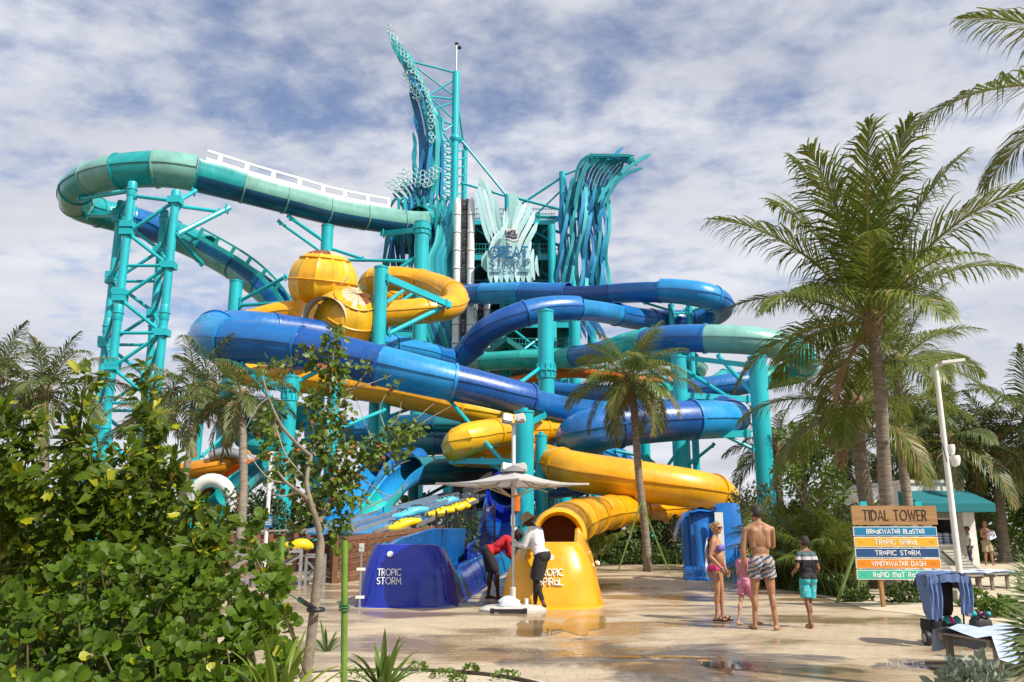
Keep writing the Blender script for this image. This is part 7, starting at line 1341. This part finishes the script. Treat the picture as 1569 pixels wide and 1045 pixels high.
# 1 shirtless man, back to the camera
TRUNK = patterned('tie_dye_trunk_print', [(0, (.012, .03, .10)), (.28, (.02, .12, .22)), (.42, (.50, .60, .62)), (.55, (.02, .07, .16)), (.72, (.16, .42, .46)), (.86, (.60, .20, .09)), (1, (.55, .35, .22))], 5.2, .5, 4.5)
g = G(1173, 966); s_ = shorts(.46, 1.03, .03)
person(('shirtless man in tie dye swim trunks seen from behind', 'person', 'family standing on the plaza'), SK_TAN, hgt(1160, 772, g.y)*.985, g, R(-4), dict(stand, elL=(-.055, .0, -.29), wrL=(.02, .05, -.25), elR=(.04, .16, -.24), wrR=(-.20, .05, .20), hdR=(-.6, -.45, .3), pnR=(-.1, -.6, -.6), anL=(-.13, .06, .085), anR=(.15, -.03, .085), ftL=(-.3, 1, 0), ftR=(.45, .9, 0), head=(.0, .35), side=-.02), [('swim_trunks', s_[0], s_[1], TRUNK)], (hair_short, .012, HB))
# 2 woman in a bikini
g = G(1103, 951); Hw = hgt(1100, 797, g.y)*.98
bik = lambda c: inn(c, 'chest', 'bust') & (c['Z'] > 1.225) & (c['Z'] < (1.335)) & ((c['Y'] > .05) | (c['Z'] < 1.255)); bot = lambda c: inn(c, 'pelvis', 'glute', 'thigh', 'belly') & (c['Z'] < .985) & (c['Z'] > .86) & ~(inn(c, 'thigh') & (c['t'] > .06))
th, T, HT, MH, hands, k = person(('smiling blonde woman in bikini and dark sunglasses holding a phone', 'person', 'family standing on the plaza'), SK_WOM, Hw, g, R(-118), dict(stand, elL=(-.05, .02, -.27), wrL=(.02, .10, -.24), elR=(.06, -.05, -.27), wrR=(-.03, .16, -.18), hdR=(-.1, .5, -.9), head=(.05, -.25), tummy=True, anL=(-.085, .03, .085), anR=(.085, -.03, .085)), [('bikini_top', bik, .010, mat('violet_bikini', (.17, .13, .46), .6, 0, .1, 9)), ('bikini_bottom', bot, .010, mat('pink_bikini', (.62, .03, .20), .6, 0, .15, 14))], (lambda c: inn(c, 'head') & ((c['H'][:, 2] > .15) | ((c['H'][:, 1] < .0) & (c['H'][:, 2] > .03))) & ~((c['H'][:, 1] > .055) & (c['H'][:, 2] < .17)), .013, HBL), woman=True)
def local_part(th, nm, mb, m, k, sm=True): me = mb.mesh(nm, m, smooth=sm); return link(nm, me, th, sc=k)
mb = MB(); mb.ell(HT(0, -.10, .13), (.045, .045, .045)); local_part(th, 'hair_bun', mb, HBL, k)
mb = MB()
for s in (-1, 1): mb.ell(HT(s*.035, .100, .108), (.030, .012, .023), MH); mb.tube([HT(s*.06, .098, .112), HT(s*.082, .03, .112), HT(s*.08, -.005, .105)], .0045, 6)
mb.tube([HT(-.012, .107, .113), HT(.012, .107, .113)], .005, 6); local_part(th, 'sunglasses', mb, mat('dark_lens', (.01, .009, .008), .08), k)
mb = MB(); rws = []
for i in range(15):
    f = i/14; z = 1.46-.72*f; rws.append([T(x, -.135-.02*math.sin(x*30+i*.3)-.03*math.sin(f*2.5)+.02*abs(x)*4, z-.02*abs(x)) for x in np.linspace(-.22, .20, 13)])
rws.insert(0, [T(x, -.02, 1.475) for x in np.linspace(-.17, .15, 13)]); mb.grid(rws); local_part(th, 'towel', mb, TOWL, k)
hp_, fd_, pn_ = hands['R']; mb = MB(); mb.box(hp_+fd_*.0+pn_*.028, (.075, .012, .15), Matrix.Rotation(.3, 3, 'Y')); local_part(th, 'phone', mb, mat('phone_case', (.16, .26, .34), .3), k, False)
SAND = mat('black_sandal', (.02, .018, .016), .6)
for s, a in ((-1, Vector((-.085, .03, 0))), (1, Vector((.085, -.03, 0)))):
    fd = Vector((s*.15, 1, 0)).normalized(); sdv = Vector((fd.y, -fd.x, 0)); mb = MB(); rws = [[a+fd*(-.075+.27*f)+sdv*(.046*math.sin(math.pi*(.12+.8*f))**.5)*q+Vector((0, 0, z)) for q, z in ((-1, .0), (-1, .016), (1, .016), (1, 0))] for f in np.linspace(0, 1, 9)]; mb.grid(rws, True)
    for f in (.06, .13): mb.tube([a+fd*f+sdv*.045*q+Vector((0, 0, .02+.055*math.sqrt(max(0, 1-q*q)))) for q in np.linspace(-1, 1, 9)], .011, 6)
    local_part(th, 'sandal', mb, SAND, k)
# 3 child beside the man
g = G(1146, 958); s_ = shorts(.62, 1.0, .05); PINK = cloth('pink_child_shorts', (.66, .25, .36))
th, T, HT, MH, hands, k = person(('child in pink shorts half hidden behind the shirtless man', 'person', 'family standing on the plaza'), SK_CH, 1.16, g, R(-52), dict(stand, elL=(-.05, .02, -.26), wrL=(.02, .12, -.2), elR=(.05, .08, -.25), wrR=(.0, .2, -.08), anL=(-.08, -.24, .10), anR=(.09, .22, .085), ftL=(-.1, 1, -.1)), [('shorts', s_[0], s_[1], PINK), ('rash_top', shirt(.98, .5)[0], shirt()[1], cloth('pink_rash_top', (.60, .22, .34)))], (hair_short, .02, HB), child=True)
# 4 boy walking away
g = G(1243, 963); s_ = shorts(.80, 1.02, .045); STR = banded('banded_polo', [(0, (.012, .013, .018)), (.655, (.55, .52, .56)), (.685, (.07, .11, .12))]); AQS = patterned('turquoise_shorts_print', [(0, (.02, .34, .40)), (.55, (.03, .42, .48)), (.64, (.35, .50, .50)), (.70, (.45, .25, .25)), (.76, (.03, .38, .44)), (1, (.02, .30, .36))], 14, 0, 0, 'noise')
Hb = hgt(1245, 821, g.y)*.985
person(('boy in a striped polo and turquoise shorts walking away', 'person', 'family standing on the plaza'), SK_MID, Hb, g, R(12), dict(stand, elL=(-.07, -.02, -.25), wrL=(.03, .20, -.10), elR=(.07, -.03, -.26), wrR=(-.01, .16, -.14), anL=(-.04, -.08, .10), anR=(.05, .12, .085), ftL=(-.05, .8, -.45), head=(0, .3), side=.02), [('shorts', s_[0], s_[1], AQS), ('polo_shirt', shirt(.94, .62)[0], shirt()[1], STR)], (hair_short, .018, HB), child=True)
# 5 lifeguard in red bending over the post
g = G(759, 919); s_ = shorts(.86, 1.04, .025); RED = cloth('red_shirt_fabric', (.52, .012, .022))
th, T, HT, MH, hands, k = person(('lifeguard in a red shirt bending over the steel post', 'person', 'lifeguards working under the umbrella'), SK_DK, 1.80, g, R(-84), dict(stand, lean=1.05, hips=(0, -.14, -.02), elL=(-.02, .02, -.28), wrL=(.04, .20, -.14), elR=(.02, .04, -.28), wrR=(-.04, .20, -.14), anL=(-.10, -.14, .085), anR=(.10, .04, .085), head=(-.25, 0), knR=(.1, .02, .5), knL=(-.1, -.08, .5)), [('shorts', s_[0], s_[1], BLKC), ('red_shirt', shirt(.97, .6, True)[0], shirt()[1], RED)], (hair_short, .01, HB))
mb = MB(); rws = []
for i in range(7): f = i/6; rws.append([HT(.088*math.cos(a)*math.cos(f*1.5), .012+.108*math.sin(a)*math.cos(f*1.5), .135+.085*math.sin(f*1.5)) for a in np.linspace(0, 6.283, 24, endpoint=False)])
mb.grid(rws, True); mb.grid([[HT(.07*math.cos(a), .06+.05*math.sin(a)*1.0, .135) for a in np.linspace(0, math.pi, 9)], [HT(.07*math.cos(a), .10+.09*math.sin(a), .125) for a in np.linspace(0, math.pi, 9)]]); local_part(th, 'cap', mb, cloth('navy_cap', (.03, .035, .05)), k)
# 6 lifeguard in white with a bucket hat
g = G(823, 934); s_ = shorts(.92, 1.05, .05); WSH = cloth('white_rash_shirt', (.70, .69, .72), 5, .08)
th, T, HT, MH, hands, k = person(('lifeguard in a white long sleeved shirt and bucket hat with crossed legs', 'person', 'lifeguards working under the umbrella'), SK_DK2, 1.76, g, R(62), dict(stand, lean=.30, hips=(0, -.08, 0), elL=(-.02, .10, -.26), wrL=(.05, .22, .02), elR=(.03, .08, -.27), wrR=(-.05, .23, -.02), anL=(-.02, .03, .085), anR=(-.10, -.18, .11), knR=(.0, .02, .5), ftR=(.1, .8, -.5), head=(.35, 0)), [('shorts', s_[0], s_[1], BLKC), ('rash_shirt', shirt(.97, .6, True)[0], shirt()[1], WSH), ('leggings', lambda c: (inn(c, 'calf') & (c['t'] < .86)) | (inn(c, 'thigh') & (c['t'] > .7)), .006, BLKL)], (hair_short, .008, HB))
mb = MB(); rws = []
for r, z in ((.165, .055), (.168, .06), (.115, .125), (.108, .15), (.10, .205), (.07, .228), (.01, .232)): rws.append([HT(r*.92*math.cos(a), .012+r*math.sin(a), z+.008*math.sin(3*a)) for a in np.linspace(0, 6.283, 28, endpoint=False)])
mb.grid(rws, True); local_part(th, 'bucket_hat', mb, mat('khaki_hat_cotton', (.36, .30, .20), .9, 0, .12, 15, bump=.3, bscale=90, obj=True), k)
rmk = lettering(None, 'LIFE', (0, 0, 0), (1, 0, 0), (0, 0, 1), .05, mat('red_print', (.5, .03, .03), .8), .18, .002, .2, fit=.17) if False else None
# 7, 8 the two men at the back right
g = G(1489, 870); s_ = shorts(2, 1.02, .0); WTE = cloth('white_tee', (.72, .71, .70))
th, T, HT, MH, hands, k = person(('man in a white tee, jeans and dark cap beside the kiosk', 'person', 'men standing by the kiosk'), SK_MID, hgt(1487, 806, g.y)*.98, (g.x, g.y, 0), R(75), dict(stand, head=(-.25, 0)), [('jeans', lambda c: s_[0](c) | (inn(c, 'calf') & (c['t'] < .95)), .014, cloth('blue_denim', (.045, .06, .10))), ('tee', shirt(.93, .6)[0], shirt()[1], WTE)], (hair_short, .01, HB), vox=.013)
mb = MB(); rws = []
for i in range(6): f = i/5; rws.append([HT(.09*math.cos(a)*math.cos(f*1.5), .012+.11*math.sin(a)*math.cos(f*1.5), .135+.085*math.sin(f*1.5)) for a in np.linspace(0, 6.283, 20, endpoint=False)])
mb.grid(rws, True); mb.prism([HT(-.07, .08, .135), HT(.07, .08, .135), HT(.05, .18, .125), HT(-.05, .18, .125)], (0, 0, .01)); local_part(th, 'cap', mb, cloth('black_cap', (.02, .02, .022)), k)
g = G(1516, 869); s_ = shorts(.8, 1.02, .05)
th, T, HT, MH, hands, k = person(('bald shirtless man in khaki shorts carrying folded towels', 'person', 'men standing by the kiosk'), SK_RED, hgt(1514, 797, g.y)*.98, (g.x, g.y, 0), R(200), dict(stand, tummy=True, elL=(-.06, .06, -.25), wrL=(.10, .2, .05), elR=(.06, .06, -.25), wrR=(-.10, .2, .05), anL=(-.11, .1, .085), anR=(.11, -.05, .085)), [('khaki_shorts', s_[0], s_[1], cloth('khaki_shorts_fabric', (.36, .29, .19)))], (lambda c: inn(c, 'head') & (c['H'][:, 1] < -.03) & (c['H'][:, 2] > .05) & (c['H'][:, 2] < .13), .004, HG), vox=.013)
mb = MB(); mb.box(T(-.02, .24, 1.20), (.34, .12, .26), Matrix.Rotation(.3, 3, 'Y')); local_part(th, 'folded_towels', mb, TOWL, k)
mb = MB()
for s in (-1, 1): mb.ell(HT(s*.033, .100, .108), (.028, .01, .018), MH)
local_part(th, 'sunglasses', mb, mat('dark_lens2', (.01, .01, .01), .1), k)
